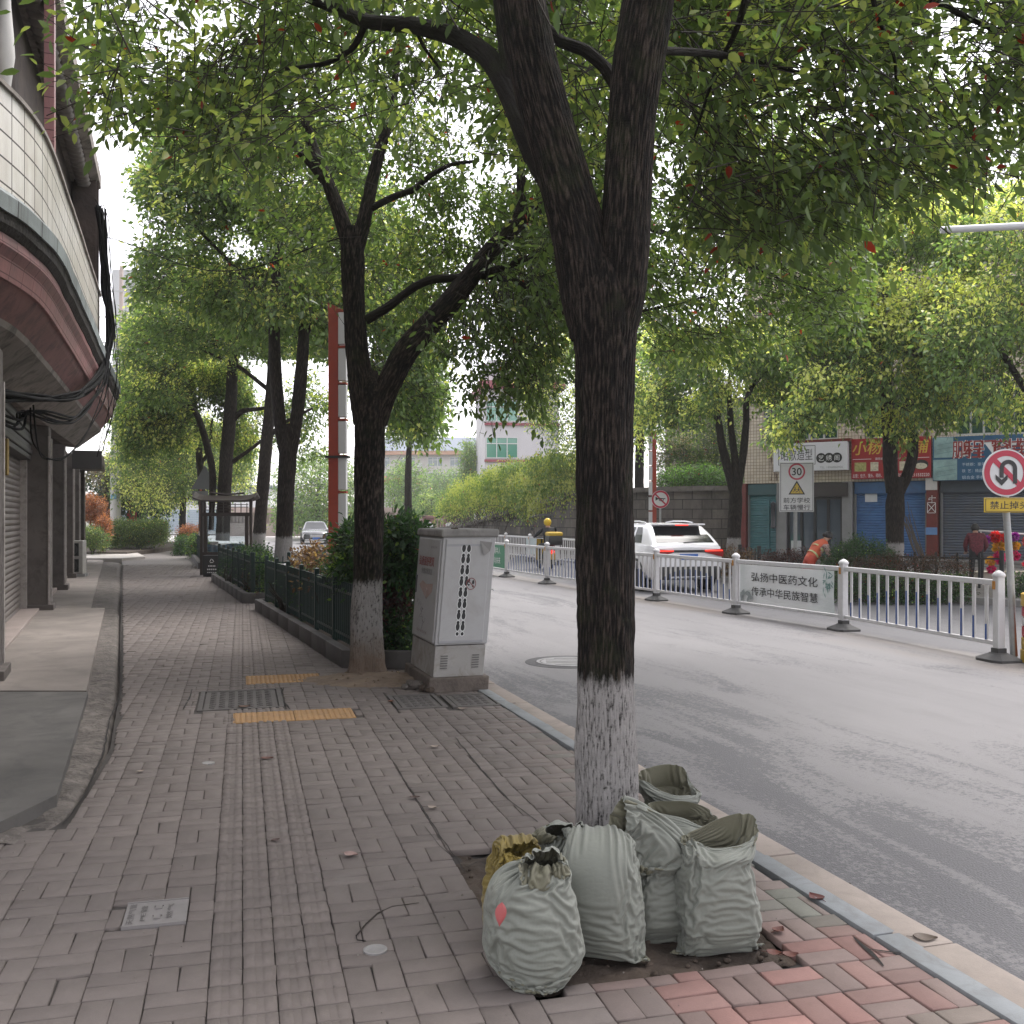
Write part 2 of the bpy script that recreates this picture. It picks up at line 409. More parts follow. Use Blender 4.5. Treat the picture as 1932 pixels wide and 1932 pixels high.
# colour: grey-brown, greyer to the left, red clay by the tree pit and the kerb
s_, t_ = st_of(Bk[:, 0], Bk[:, 1])
grey = np.array([.130, .110, .101]); red = np.array([.215, .118, .104]); pink = np.array([.205, .165, .148]); green = np.array([.16, .163, .138])
wr = np.clip((t_ - 1.15) / .25, 0, 1) * np.clip((3.72 - s_ + .25 * pnoise(np.stack([t_ * 2, s_ * 2, s_ * 0], -1))) / .35, 0, 1)
wk = np.clip((t_ - 1.75) / .5, 0, 1) * np.clip((9 - s_) / 4, .25, 1)
colr = grey[None] * (1 + br.normal(0, .05, (nb, 1)) + .12 * fbm(np.stack([Bk[:, 0] * .8, Bk[:, 1] * .8, Bk[:, 0] * 0], -1), 3)[:, None])
mixk = np.where(br.random((nb, 1)) < .33, green, pink) * (1 + br.normal(0, .06, (nb, 1)))
colr = colr * (1 - wk[:, None]) + mixk * wk[:, None]
wr *= np.where(br.random(nb) < .3, .35, 1.0) * br.uniform(.7, 1.0, nb)
colr = colr * (1 - wr[:, None]) + red * wr[:, None] * (1 + br.normal(0, .1, (nb, 1)))
gap = np.where(wr > .3, .003, .0009) + br.random(nb) * .0014
V = []; L_ = []; tin = []
sgn = np.array([(-1, -1), (1, -1), (1, 1), (-1, 1)], float)
jit = br.normal(0, .0012, (nb, 4, 2)); wob = br.normal(0, .012, nb)
def ring(inset, z):
    hs = Bk[:, 2] - inset; ht = Bk[:, 3] - inset
    ds = sgn[None, :, 0] * hs[:, None] + jit[..., 0]; dt = sgn[None, :, 1] * ht[:, None] + jit[..., 1]
    ds, dt = ds - wob[:, None] * dt, dt + wob[:, None] * ds
    X = Bk[:, 0, None] + ds * PD[0] + dt * PN[0]; Y = Bk[:, 1, None] + ds * PD[1] + dt * PN[1]
    return np.stack([X, Y, (z0[:, None] + z + tilt[:, :1] * ds + tilt[:, 1:] * dt)], -1)
VV = np.concatenate([ring(gap + .004, 0), ring(gap, -.003), ring(gap, -.03)], 1).reshape(-1, 3)
fc = [(3, 2, 1, 0)] + [(i, (i + 1) % 4, 4 + (i + 1) % 4, 4 + i) for i in range(4)] + [(4 + i, 4 + (i + 1) % 4, 8 + (i + 1) % 4, 8 + i) for i in range(4)]
fc = np.array(fc); Fl = (np.arange(nb)[:, None, None] * 12 + fc[None]).reshape(-1)
tint = np.repeat(np.concatenate([np.clip(colr, 0.02, 1), np.ones((nb, 1))], 1), 12, 0)
# ribs on the strip for the blind
rb = Bk[Bk[:, 4] == 1]; zr = z0[Bk[:, 4] == 1]; cr = colr[Bk[:, 4] == 1]
nv0 = len(VV); RV = []; RL = []; RT = []
for q, z, c in zip(rb, zr, cr):
    if q[1] > 22: continue
    for o in (-.03, .03):
        h, w = .05, .019; b = len(RV)
        for zz, ww, hh in ((-.002, w, h), (.0032, w * .8, h - .004)):
            for a, e in sgn:
                ds, dt = a * hh, o + e * ww
                RV.append((q[0] + ds * PD[0] + dt * PN[0], q[1] + ds * PD[1] + dt * PN[1], z + zz)); RT.append((*c, 1))
        RL += [b + 7, b + 6, b + 5, b + 4] + sum([[b + 4 + i, b + 4 + (i + 1) % 4, b + (i + 1) % 4, b + i] for i in range(4)], [])
VV = np.concatenate([VV, np.array(RV)]); tint = np.concatenate([tint, np.array(RT)]); Fl = np.concatenate([Fl, np.array(RL) + nv0])
# bed of dirt under the joints, and plain paving further off
bed = []; yy = np.concatenate([np.arange(-4, 34, .5), np.arange(34, 64, 2)])
for y in yy:
    xa = float(drain_x(y)); xb = kerb_x(y) - .28
    bed.append([(xa + (xb - xa) * t, y, ground_z(xa + (xb - xa) * t, y) - (.012 if y < 34 else .002)) for t in np.linspace(0, 1, 18)])
bed = np.array(bed); a_, b_ = bed.shape[:2]; nb0 = len(VV)
fl2 = []
hole_pts = bed.reshape(-1, 3)
for i in range(a_ - 1):
    for j in range(b_ - 1): fl2.append((nb0 + i * b_ + j, nb0 + i * b_ + j + 1, nb0 + (i + 1) * b_ + j + 1, nb0 + (i + 1) * b_ + j))
# sink the bed under the tree pit and the covers
s3, t3 = st_of(hole_pts[:, 0], hole_pts[:, 1])
for k in range(len(hole_pts)):
    if HOLES[0][0] - .1 < t3[k] < HOLES[0][1] + .1 and HOLES[0][2] - .1 < s3[k] < HOLES[0][3] + .1: hole_pts[k, 2] -= .08
VV = np.concatenate([VV, hole_pts]); tint = np.concatenate([tint, np.tile([.125, .112, .105, 1], (len(hole_pts), 1))])
Fl = np.concatenate([Fl, np.array(fl2).reshape(-1)]); nF = len(Fl) // 4
mi = np.zeros(nF, int); nbed = len(fl2); mi[nF - nbed:] = 1
far_rows = np.repeat(yy[:-1] >= 34, b_ - 1); mi[nF - nbed:][far_rows] = 0
struct(link("sidewalk", fast_mesh("sidewalk", VV, Fl, np.full(nF, 4), [M_pav, M_dirt], mi, colattr=tint)))

# tree pit soil with crumbs and pebbles
def soil_patch(name, poly_fn, nxy, c, rad, mat, amp, base, seed, stones=0, loc=None):
    rr = np.random.default_rng(seed); u = np.linspace(-1, 1, nxy); Xg, Yg = np.meshgrid(u, u, indexing='ij')
    x, y = poly_fn(Xg, Yg); z = base(Xg, Yg) + amp * fbm(np.stack([x * 9, y * 9, x * 0 + seed], -1), 4)
    b = MB().grid(np.stack([x, y, z], -1))
    for k in range(stones):
        a, e = rr.uniform(-.95, .95, 2); q = np.array(poly_fn(a, e)); rs = rr.uniform(.006, .02)
        zz = base(a, e) + .3 * amp
        pr = [(rs * math.sin(t) * rr.uniform(.75, 1.2), rs * math.cos(t) * -.7) for t in np.linspace(.15, 3.0, 5)]
        b.lathe(pr, 6, (q[0], q[1], float(zz)), M=rotz(rr.uniform(0, 6)))
    return struct(b.build(name, mat, smooth=True))
h = HOLES[0]
soil_patch("soil", lambda a, e: pav((h[2] + h[3]) / 2 + e * (h[3] - h[2]) / 2, (h[0] + h[1]) / 2 + a * (h[1] - h[0]) / 2), 60, None, None, M_soil, .018,
           lambda a, e: -.03 + .04 * np.exp(-((a * .9) ** 2 + e ** 2) * 3), 3, 160)
soil_patch("sandy_soil", lambda a, e: (-1.32 + a * .95 * np.sqrt(1 - e * e * .5) + .04 * np.asarray(e), 9.95 + e * .62 * np.sqrt(1 - np.asarray(a) ** 2 * .5)), 60, None, None, M_sand, .012,
           lambda a, e: .05 - .09 * (np.asarray(a) ** 2 + np.asarray(e) ** 2) ** 1.2, 8, 60)

# shop apron (two pours of concrete), drain strip, far pavement
def slab(name, pts, z, mat, th=.2, bev=0):
    b = MB().prism(pts, z - th, z); return struct(b.build(name, mat))
def GX(u, v): return tuple(G(u, v)[:2])
e1 = GX(198, 1155); e2 = GX(163, 1318); e3 = GX(107, 1521)
def fac_x(y): return -1.4 - .385 * y                    # shutter line of the shop row
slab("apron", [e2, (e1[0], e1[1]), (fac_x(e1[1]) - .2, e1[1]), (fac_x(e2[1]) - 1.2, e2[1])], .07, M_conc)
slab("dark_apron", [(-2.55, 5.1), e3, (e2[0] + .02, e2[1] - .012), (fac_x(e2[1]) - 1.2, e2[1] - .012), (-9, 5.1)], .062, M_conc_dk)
e4 = GX(170, 1154); e5 = GX(195, 1059)
slab("far_apron", [(e4[0], e4[1] + .01), (e5[0], e5[1]), (fac_x(38) - .2, 38), (fac_x(e4[1]) - .2, e4[1] + .01)], .05, M_conc)
slab("ramp_apron", [(-14.1, 37), (-13.9, 38.8), (-21, 55), (-24, 55), (-18, 37)], .1, surf("pale_concrete", (.4, .37, .345), .9, .1, 1))
rows = []; dr = np.random.default_rng(2)
for y in np.r_[np.arange(4.95, 10, .045), np.arange(10, 36, .12)]:
    xa = float(np.interp(y, [4.9, e3[1], e2[1], e1[1] - .1, e1[1] + .1, e5[1]], [-2.5, e3[0], e2[0], e1[0], e4[0] + .0, e5[0]])) - .06
    xb = float(drain_x(max(y, 5.3))) + .03
    w = []
    for t in np.linspace(0, 1, 16):
        x = xa + (xb - xa) * t
        d = -.02 - .08 * math.exp(-((t - .93) / .09) ** 2) * (1 if y < 20 else .6) + .03 * (1 - t)
        w.append((x, y, d + .02 * float(fbm(np.array([x * 4, y * 1.6, 0]), 3)) + (.022 * max(0.0, float(pnoise(np.array([x * 9, y * 6, 4.0])))) if y < 9 else 0)))
    rows.append(w)
struct(MB().grid(rows).build("drain_strip", M_drain, smooth=True))
ysf = np.concatenate([np.arange(-12, 60, 1.5), np.arange(60, 170, 6)])
rows = [[(fkx(y) + .15 + t * 40, y, .0) for t in np.linspace(0, 1, 8)] for y in ysf]
struct(MB().grid(rows).build("far_pavement", M_farpav))
g = MB()
for i in range(len(ysf) - 1):
    y0, y1 = ysf[i], ysf[i + 1]; a = (fkx(y0), y0); b = (fkx(y1), y1); c = ((a[0] + b[0]) / 2 + .07, (y0 + y1) / 2)
    L = math.hypot(a[0] - b[0], y1 - y0); g.box((c[0], c[1], -.07), (.15, L, .16), math.atan2(a[0] - b[0], y1 - y0), 0, .01)
struct(g.build("far_kerb", surf("far_kerb_stone", (.24, .23, .22), .85, .2, 2, .2)))
# ------------------------------------------------------------------ foliage
def mat_leaf(name, gloss=.42, trans=.52):
    m = NT(name); at = m.n("ShaderNodeAttribute", attribute_name="tint"); col = at.outputs[0]
    b = m.bsdf(col, gloss, None, Specular_IOR_Level=.45)
    tr = m.n("ShaderNodeBsdfTranslucent"); m.put(tr.inputs[0], m.mix(1.0, col, (1.5, 1.6, .8), 'MULTIPLY'))
    mx = m.n("ShaderNodeMixShader"); mx.inputs[0].default_value = trans
    m.t.links.new(b, mx.inputs[1]); m.t.links.new(tr.outputs[0], mx.inputs[2])
    return m.end(mx.outputs[0])
M_leaf = mat_leaf("leaf"); M_leaf_dull = mat_leaf("leaf_matte", .6, .3)
def mat_bark(name, white=None, soil=0.0, moss=False, dark=1.0, fine=False):
    """furrowed bark along the limb (UV), limewash up to a height, earth splash at the foot"""
    m = NT(name); uv = m.coord("UV", (1, 1, 1)); st = m.coord("UV", (1, .085, 1)); st2 = m.coord("UV", (1, .3, 1)); ob = m.coord()
    w = m.n("ShaderNodeVectorMath", operation='ADD'); nz = m.noise(st2, 9, 3, .5, out=1)
    sc = m.n("ShaderNodeVectorMath", operation='SCALE'); m.put(sc.inputs[0], nz); sc.inputs["Scale"].default_value = .012
    m.put(w.inputs[0], st); m.put(w.inputs[1], sc.outputs[0])
    v = m.n("ShaderNodeTexVoronoi", feature='DISTANCE_TO_EDGE'); m.put(v.inputs[0], w.outputs[0]); v.inputs["Scale"].default_value = 62
    ridge = m.ramp(v.outputs[0], [(.0, 0.0), (.32, 1.0)])
    n1 = m.noise(st, 70, 6, .65); n2 = m.noise(uv, 130, 4, .6); n3 = m.noise(ob, 2.2, 5, .6)
    h = m.math('ADD', m.math('MULTIPLY', ridge, .4), m.math('ADD', m.math('MULTIPLY', n1, .85), m.math('MULTIPLY', n2, .4)))
    ra = m.n("ShaderNodeAttribute", attribute_name="ridge"); f = m.math('MULTIPLY', h, .7)
    if fine: f = m.math('ADD', m.math('MULTIPLY', ra.outputs[2], .8), m.math('ADD', m.math('MULTIPLY', n2, .2), m.math('MULTIPLY', n1, .12)))
    d = dark
    k = m.ramp(f, [(.35, (.005 * d, .004 * d, .0035 * d)), (.6, (.018 * d, .0135 * d, .0115 * d)), (.8, (.05 * d, .037 * d, .03 * d)), (1.0, (.1 * d, .078 * d, .065 * d))])
    k = m.mix(m.ramp(n3, [(.35, 0.0), (.65, .6)]), k, m.mix(1.0, k, (.42, .4, .4), 'MULTIPLY'))
    if moss: k = m.mix(m.math('MULTIPLY', m.ramp(m.noise(ob, 5, 6, .7), [(.52, 0.0), (.7, 1.0)]), .35), k, (.03, .04, .012))
    sx = m.n("ShaderNodeSeparateXYZ"); m.put(sx.inputs[0], ob); z = sx.outputs[2]
    if white:
        edge = m.math('ADD', z, m.math('MULTIPLY', m.math('SUBTRACT', m.noise(st2, 30, 5, .7), .5), .22))
        on = m.ramp(m.math('SUBTRACT', white + .5, edge), [(.47, 0.0), (.53, 1.0)])
        thin = m.ramp(m.math('ADD', m.math('MULTIPLY', ra.outputs[2] if fine else h, .5), m.math('MULTIPLY', m.noise(uv, 60, 6, .8), .75)), [(.40, 0.0), (.62, 1.0)])
        fade = m.ramp(m.math('DIVIDE', z, white), [(.0, .8), (.3, .93), (1.0, 1.0)])
        lw = m.mix(m.noise(ob, 14, 5, .7), (.2, .19, .185), (.43, .41, .4))
        k = m.mix(m.math('MULTIPLY', m.math('MULTIPLY', on, thin), fade), k, lw)
        k = m.mix(m.math('MULTIPLY', on, .15), k, (.2, .19, .18))
    if soil:
        so_ = m.ramp(m.math('SUBTRACT', z, m.math('MULTIPLY', m.noise(ob, 7, 4, .6), soil)), [(.0, .85), (soil * .9, 0.0)])
        k = m.mix(so_, k, (.15, .105, .075))
    return m.end(m.bsdf(k, .88, m.bump(h, .95, .02), Specular_IOR_Level=.25))
M_bark1 = mat_bark("bark_main", .9, 0, True, fine=True, dark=.8); M_bark2 = mat_bark("bark_second", .93, .34, True, fine=True); M_bark = mat_bark("bark", .95, 0, dark=1.7); M_bark_plain = mat_bark("bark_plain", None, 0, dark=1.5)
M_twig = plain("twig", (.03, .022, .017), .8)

def limb(paths, n=20, rough=.06, seed=0, flare=None, fine=0):
    """limbs as tubes with a bark UV (u round the girth, v along); paths = [(points, radii)]"""
    V = []; Lp = []; UV = []; RG = []; off = 0
    for pi, (P, rad) in enumerate(paths):
        P = np.asarray(P, float); rad = np.asarray(rad, float)
        seg = np.linalg.norm(np.diff(P, axis=0), axis=1); T = np.concatenate([[0], np.cumsum(seg)]); L = T[-1]
        big = fine and rad.max() > .06; k = max(4, int(L / (.013 if big else max(.035, min(.12, rad.mean() * .45)))))
        tt = np.linspace(0, L, k)
        def cr(col):                              # smooth resampling
            c = np.interp(tt, T, col); w = max(1, int(k * .5 / max(2, len(T))))
            if w > 1:
                ker = np.hanning(w * 2 + 3)[1:-1]; ker /= ker.sum(); pad = len(ker) // 2
                ext = np.concatenate([2 * c[0] - c[pad:0:-1], c, 2 * c[-1] - c[-2:-pad - 2:-1]]); c = np.convolve(ext, ker, 'valid')[:k]
            return c
        C = np.stack([cr(P[:, i]) for i in range(3)], 1); rr = cr(rad)
        nn = fine if big else n if rad.max() > .05 else (10 if rad.max() > .02 else 6)
        Tn = np.gradient(C, axis=0); Tn /= np.linalg.norm(Tn, axis=1)[:, None] + 1e-9
        x = np.array([1.0, 0, 0]) if abs(Tn[0][0]) < .9 else np.array([0, 0, 1.0]); a = np.arange(nn + 1) / nn * 2 * np.pi + np.pi / 2
        for i in range(k):
            x = x - Tn[i] * (x @ Tn[i]); x /= np.linalg.norm(x); y = np.cross(Tn[i], x)
            dirs = np.cos(a)[:, None] * x + np.sin(a)[:, None] * y
            q = np.stack([np.cos(a) * 1.3, np.sin(a) * 1.3, np.full(nn + 1, tt[i] * 2.2)], 1) + seed + pi * 9
            r = rr[i] * (1 + rough * 1.6 * fbm(q, 3))
            if flare and pi == 0:
                zf = C[i][2] - C[0][2]; r = r * (1 + flare * np.exp(-zf / .13) * (1 + .55 * np.sin(a * 4 + seed) + .35 * np.sin(a * 7)))
            rg = np.full(nn + 1, .5)
            if big:                               # furrows: long ridges broken by cross cracks
                wob = .5 * pnoise(np.stack([np.cos(a) * 2, np.sin(a) * 2, np.full(nn + 1, tt[i] * 5)], 1) + pi)
                fr = rr[i] / .13
                q1 = np.abs(pnoise(np.stack([(np.cos(a) * 13.5) * fr + wob, np.sin(a) * 13.5 * fr + wob, np.full(nn + 1, tt[i] * 8)], 1) + 3 + pi * 7))
                q2 = np.abs(pnoise(np.stack([np.cos(a) * 30 * fr + wob, np.sin(a) * 30 * fr, np.full(nn + 1, tt[i] * 24)], 1) + 31 + pi * 7))
                rg = np.clip(q1 * 2.6, 0, 1) * .7 + np.clip(q2 * 2.4, 0, 1) * .3; r = r - (1 - rg) * .007 * min(1, fr)
            RG.append(rg); V.append(C[i] + dirs * r[:, None]); UV.append(np.stack([a * rr.mean(), np.full(nn + 1, tt[i])], 1))
        idx = off + np.arange(k * (nn + 1)).reshape(k, nn + 1)
        Lp.append(np.stack([idx[:-1, :-1], idx[:-1, 1:], idx[1:, 1:], idx[1:, :-1]], -1).reshape(-1)); off += k * (nn + 1)
    V = np.concatenate(V); UV = np.concatenate(UV); Lp = np.concatenate(Lp); limb.ridge = np.concatenate(RG)
    return V, Lp, UV
def limb_obj(name, paths, mat, parent, loc, **kw):
    V, Lp, UV = limb(paths, **kw); me = fast_mesh(name, V - np.asarray(loc), Lp, np.full(len(Lp) // 4, 4), [mat], smooth=True)
    ul = me.uv_layers.new(name="UVMap"); ul.data.foreach_set("uv", UV[Lp].astype(np.float32).ravel())
    at = me.attributes.new("ridge", 'FLOAT', 'POINT'); at.data.foreach_set("value", limb.ridge.astype(np.float32))
    return link(name, me, parent)

def inpoly(u, v, poly):
    poly = np.asarray(poly, float); ins = np.zeros(len(u), bool); j = len(poly) - 1
    for i in range(len(poly)):
        xi, yi = poly[i]; xj, yj = poly[j]
        c = ((yi > v) != (yj > v)) & (u < (xj - xi) * (v - yi) / (yj - yi + 1e-9) + xi); ins ^= c; j = i
    return ins
DARK = np.array([.055, .092, .036]); MID = np.array([.135, .19, .068]); YOUNG = np.array([.45, .45, .16]); RED = np.array([.30, .035, .022])
def leaf_arrays(pos, axis, nrm, L, W, tint, fine, curl=.18, fold=.22):
    n = len(pos); axis = axis / np.linalg.norm(axis, axis=1)[:, None]
    side = np.cross(nrm, axis); side /= np.linalg.norm(side, axis=1)[:, None] + 1e-9; up = np.cross(axis, side)
    if fine: T = [(0, 0, 0), (.3, .43, fold * .5), (.68, .36, fold * .4 - curl * .3), (1, 0, -curl), (.68, -.36, fold * .4 - curl * .3), (.3, -.43, fold * .5)]; fc = [(0, 1, 2, 3), (0, 3, 4, 5)]
    else: T = [(0, 0, 0), (.45, .5, fold * .4), (1, 0, -curl), (.45, -.5, fold * .4)]; fc = [(0, 1, 2, 3)]
    T = np.array(T); k = len(T)
    V = pos[:, None] + axis[:, None] * (T[None, :, :1] * L[:, None, None]) + side[:, None] * (T[None, :, 1:2] * W[:, None, None]) + up[:, None] * (T[None, :, 2:] * W[:, None, None])
    Fc = (np.arange(n)[:, None, None] * k + np.array(fc)[None]).reshape(-1)
    return V.reshape(-1, 3), Fc, np.repeat(tint, k, 0)
def foliage(name, C, out, per, leaf, young, parent, loc, seed, fine=True, spread=.15, twig=.3, redp=.006, dark=DARK, mid=MID, yng=YOUNG, mats=None, droop=.35, lw=.48, base_dark=1.0):
    """C: sprig positions; out: outward directions; per: leaves in a sprig; young: 0..1 per sprig"""
    rs = np.random.default_rng(seed); n = len(C); per_n = np.maximum(2, rs.poisson(per, n)); idx = np.repeat(np.arange(n), per_n); m = len(idx)
    sd_ = out + rs.normal(0, .55, (n, 3)); sd_ /= np.linalg.norm(sd_, axis=1)[:, None] + 1e-9; sd_[:, 2] -= droop * .35   # each sprig is a drooping shoot with leaves set round it
    along = rs.uniform(-1.1, 1.15, (m, 1)); off = rs.normal(0, 1, (m, 3)) * spread * .36; o = sd_[idx]; pos = C[idx] + o * along * spread * 1.25 + off - np.array([0, 0, 1]) * (along + 1) ** 2 * spread * .1 * droop
    ax = o * .5 + off / spread * 1.1 + rs.normal(0, .4, (m, 3)); ax[:, 2] -= droop
    nr = np.tile([0, 0, 1.0], (m, 1)) + rs.normal(0, .55, (m, 3)) + o * .25
    L = leaf * rs.uniform(.65, 1.2, m); Wd = L * rs.uniform(lw * .85, lw * 1.15, m)
    y = young[idx]; isy = rs.random(m) < y
    t = rs.random((m, 1)) ** 1.3; col = dark * (1 - t) + mid * t
    ty = rs.uniform(.55, 1.0, (m, 1)); col = np.where(isy[:, None], col * (1 - ty) + yng * ty, col)
    L = np.where(isy, L * .8, L)
    rd = rs.random(m) < redp; col = np.where(rd[:, None], RED * rs.uniform(.6, 1.2, (m, 1)), col)
    col = np.concatenate([np.clip(col * base_dark, 0, 1), np.ones((m, 1))], 1)
    V, Fc, tn = leaf_arrays(pos, ax, nr, L, Wd, col, fine)
    mi = np.zeros(len(Fc) // 4, int)
    if twig:
        a = C - sd_ * (spread * 1.3 + twig * rs.uniform(.1, 1.0, (n, 1))) + rs.normal(0, twig * .12, (n, 3)); b = C + sd_ * spread * 1.35 - np.array([0, 0, spread * .3 * droop]); d = b - a; d /= np.linalg.norm(d, axis=1)[:, None] + 1e-9
        x = np.cross(d, rs.normal(0, 1, (n, 3))); x /= np.linalg.norm(x, axis=1)[:, None] + 1e-9; y2 = np.cross(d, x)
        rg = []
        for p, r in ((a, leaf * .05), (b, leaf * .018)):
            for q in range(3):
                an = q * 2.0944; rg.append(p + r * (math.cos(an) * x + math.sin(an) * y2))
        TV = np.stack(rg, 1).reshape(-1, 3); tf = np.array([(0, 1, 4, 3), (1, 2, 5, 4), (2, 0, 3, 5)])
        TF = (np.arange(n)[:, None, None] * 6 + tf[None]).reshape(-1) + len(V)
        V = np.concatenate([V, TV]); Fc = np.concatenate([Fc, TF]); tn = np.concatenate([tn, np.tile([.03, .022, .017, 1], (len(TV), 1))])
        mi = np.concatenate([mi, np.ones(len(TF) // 4, int)])
    me = fast_mesh(name, V - np.asarray(loc), Fc, np.full(len(Fc) // 4, 4), mats or [M_leaf, M_twig], mi, colattr=tn)
    return link(name, me, parent)
def sprigs(rs, n, poly, yr, over=0.0, gaps=(), carve=-.12, cs=1.1, jag=28, centre=None, extra=None, ymid=None):
    """sprig positions in a crown whose outline is traced at its own distance; holes carved by 3-D noise"""
    poly = np.asarray(poly, float); lo, hi = poly.min(0), poly.max(0); got = []; tot = 0
    while tot < n:
        k = max(n * 3, 2000); u = rs.uniform(lo[0], hi[0], k); v = rs.uniform(lo[1], hi[1], k); Y = rs.uniform(yr[0], yr[1], k)
        P = np.stack([(u - CX) / F * Y, Y, CAM_H + (VH - v) / F * Y], 1)
        nz = np.stack([pnoise(P * 2.3 + 5), pnoise(P * 2.3 + 55)], 1) * jag + np.stack([pnoise(P * .9 + 15), pnoise(P * .9 + 35)], 1) * jag
        ok = inpoly(u + nz[:, 0], v + nz[:, 1], poly)
        ok &= fbm(P * cs, 2) > carve
        for gu, gv, gr in gaps: ok &= (u - gu) ** 2 + (v - gv) ** 2 > (gr * (1 + .5 * pnoise(P * 3))) ** 2
        if extra is not None: ok &= extra(P, u, v)
        got.append(P[ok]); tot += ok.sum()
    return np.concatenate(got)[:n]
def crown(name, rs_seed, n, poly, yr, parent, loc, leaf=.085, per=9, young=.3, centre=None, fine=True, gaps=(), carve=-.12, cs=1.1, jag=28, spread=.15, twig=.3, extra=None, yh=None, **kw):
    rs = np.random.default_rng(rs_seed)
    C = sprigs(rs, n, poly, yr, gaps=gaps, carve=carve, cs=cs, jag=jag, extra=extra)
    c = np.asarray(centre if centre is not None else C.mean(0)); o = C - c; o /= np.linalg.norm(o, axis=1)[:, None] + 1e-9
    # young flush: upper, outer sprigs of each billow
    up = fbm((C + np.array([0, 0, .22 / cs])) * cs, 2) - fbm((C - np.array([0, 0, .22 / cs])) * cs, 2)
    y = np.clip(young * (.55 - 1.5 * up + .8 * pnoise(C * .8 + 90)) + .25 * young * o[:, 2], 0, .95)
    return foliage(name, C, o, per, leaf, y, parent, loc, rs_seed + 1, fine, spread, twig, **kw)

def px(path, Y0, w=None):
    """limb path from (u, v, width px[, depth]) rows"""
    P = []; r = []
    for q in path:
        Y = q[3] if len(q) > 3 else Y0
        P.append(A(q[0], q[1], Y)); r.append(q[2] / 2 / F * Y)
    return np.array(P), np.array(r)

# --- the near tree by the bags
t = thing("street_tree", "big forked street tree with sacks heaped round its whitewashed foot", "tree", TREE1, group="camphor trees along the street"); L0 = TREE1
b0 = TREE1 + [0, 0, -.06]
paths = [px([(1146, 1712, 124), (1146, 1640, 121), (1146, 1500, 117), (1143, 1280, 112), (1142, 1000, 110), (1142, 800, 108), (1141, 690, 112), (1140, 590, 128), (1134, 520, 118), (1125, 470, 60)], 4.32),
         px([(1118, 640, 80), (1112, 560, 106), (1096, 450, 106), (1066, 340, 98), (1035, 240, 97), (1012, 160, 95), (990, 50, 93), (968, -80, 88), (930, -250, 76, 4.6), (870, -480, 56, 4.9), (800, -700, 34, 5.2)], 4.32),
         px([(1160, 640, 80), (1172, 560, 98), (1178, 450, 94), (1184, 330, 90), (1192, 220, 92), (1206, 100, 97), (1222, 0, 98), (1250, -120, 90), (1310, -320, 74, 4.1), (1390, -560, 50, 4.0), (1450, -800, 28, 4.0)], 4.30),
         px([(1062, 400, 30, 4.4), (1018, 310, 44, 4.5), (988, 240, 46, 4.62), (965, 180, 44, 4.75), (925, 108, 40, 4.9), (860, 68, 35, 5.2), (780, 47, 31, 5.5), (690, 42, 26, 5.8), (630, 15, 20, 6.1), (540, -20, 15, 6.4), (420, -40, 9, 6.8)], 4.5),
         px([(1000, 300, 26, 4.6), (968, 180, 34, 4.75), (958, 110, 33, 4.8), (950, 40, 30, 4.9), (930, -80, 24, 5.1)], 4.7),
         px([(1172, 175, 26, 4.4), (1140, 125, 25, 4.45), (1105, 95, 24, 4.5), (1060, 80, 22, 4.55), (1020, 40, 18, 4.6), (990, 20, 10, 4.65)], 4.4),
         px([(1240, 95, 16, 4.4), (1300, 98, 15, 4.7), (1360, 103, 13, 5.0), (1440, 120, 9, 5.3), (1560, 150, 6, 5.7)], 4.4),
         px([(1290, -180, 44, 4.2), (1420, -140, 34, 4.5), (1560, -90, 24, 4.9), (1720, -20, 15, 5.3), (1880, 60, 8, 5.6)], 4.4),
         px([(1420, -140, 22, 4.5), (1412, -20, 15, 4.8), (1390, 60, 11, 5.0), (1350, 130, 7, 5.2), (1310, 260, 4, 5.3)], 4.4),
         px([(1640, -60, 14, 5.1), (1650, 20, 9, 5.2), (1690, 110, 6, 5.3), (1690, 220, 4, 5.4)], 4.4),
         px([(690, 42, 14, 5.8), (670, 90, 12, 5.9), (620, 120, 9, 6.0), (540, 130, 7, 6.2)], 4.4),
         px([(780, 47, 9, 5.5), (800, 90, 7, 5.5), (830, 130, 5, 5.6)], 4.4)]
limb_obj("trunk", paths, M_bark1, t, L0, n=34, rough=.05, seed=1, fine=150)
bound = [(135, -700), (135, 60), (165, 205), (205, 230), (300, 240), (345, 290), (395, 300), (440, 255), (520, 300), (640, 250), (760, 260), (900, 300), (1060, 320), (1250, 330), (1320, 470), (1450, 480), (1560, 430), (1640, 380), (1720, 365), (1800, 360), (1870, 330), (1960, 330), (2150, 250), (2150, -700)]
gapsT1 = [(965, 315, 38), (1262, 320, 40), (1800, 30, 62), (1880, 90, 36), (1860, 215, 26), (920, 330, 24), (1115, 330, 22)]
T1C = dict(dark=np.array([.072, .112, .044]), mid=np.array([.15, .205, .08]), yng=np.array([.34, .38, .13]))
crown("crown", 21, 4500, bound, (5.0, 8.6), t, L0, per=10, young=.34, centre=(.4, 5, 3.6), gaps=gapsT1, carve=.08, cs=1.0, jag=26, redp=.009, extra=lambda P, u, v: ((v > -60) | (np.random.default_rng(1).random(len(u)) < .35)) & ((P[:, 1] > 6.3) | (u < 560) | (u > 960) | (v < -20) | (np.random.default_rng(2).random(len(u)) < .12)) & ((v < 175) | (u < 480) | (u > 760) | (np.random.default_rng(3).random(len(u)) < .45)), spread=.16, **T1C)
over = [(-1500, -2600), (-1500, -120), (966, -60), (3500, -120), (3500, -2600)]
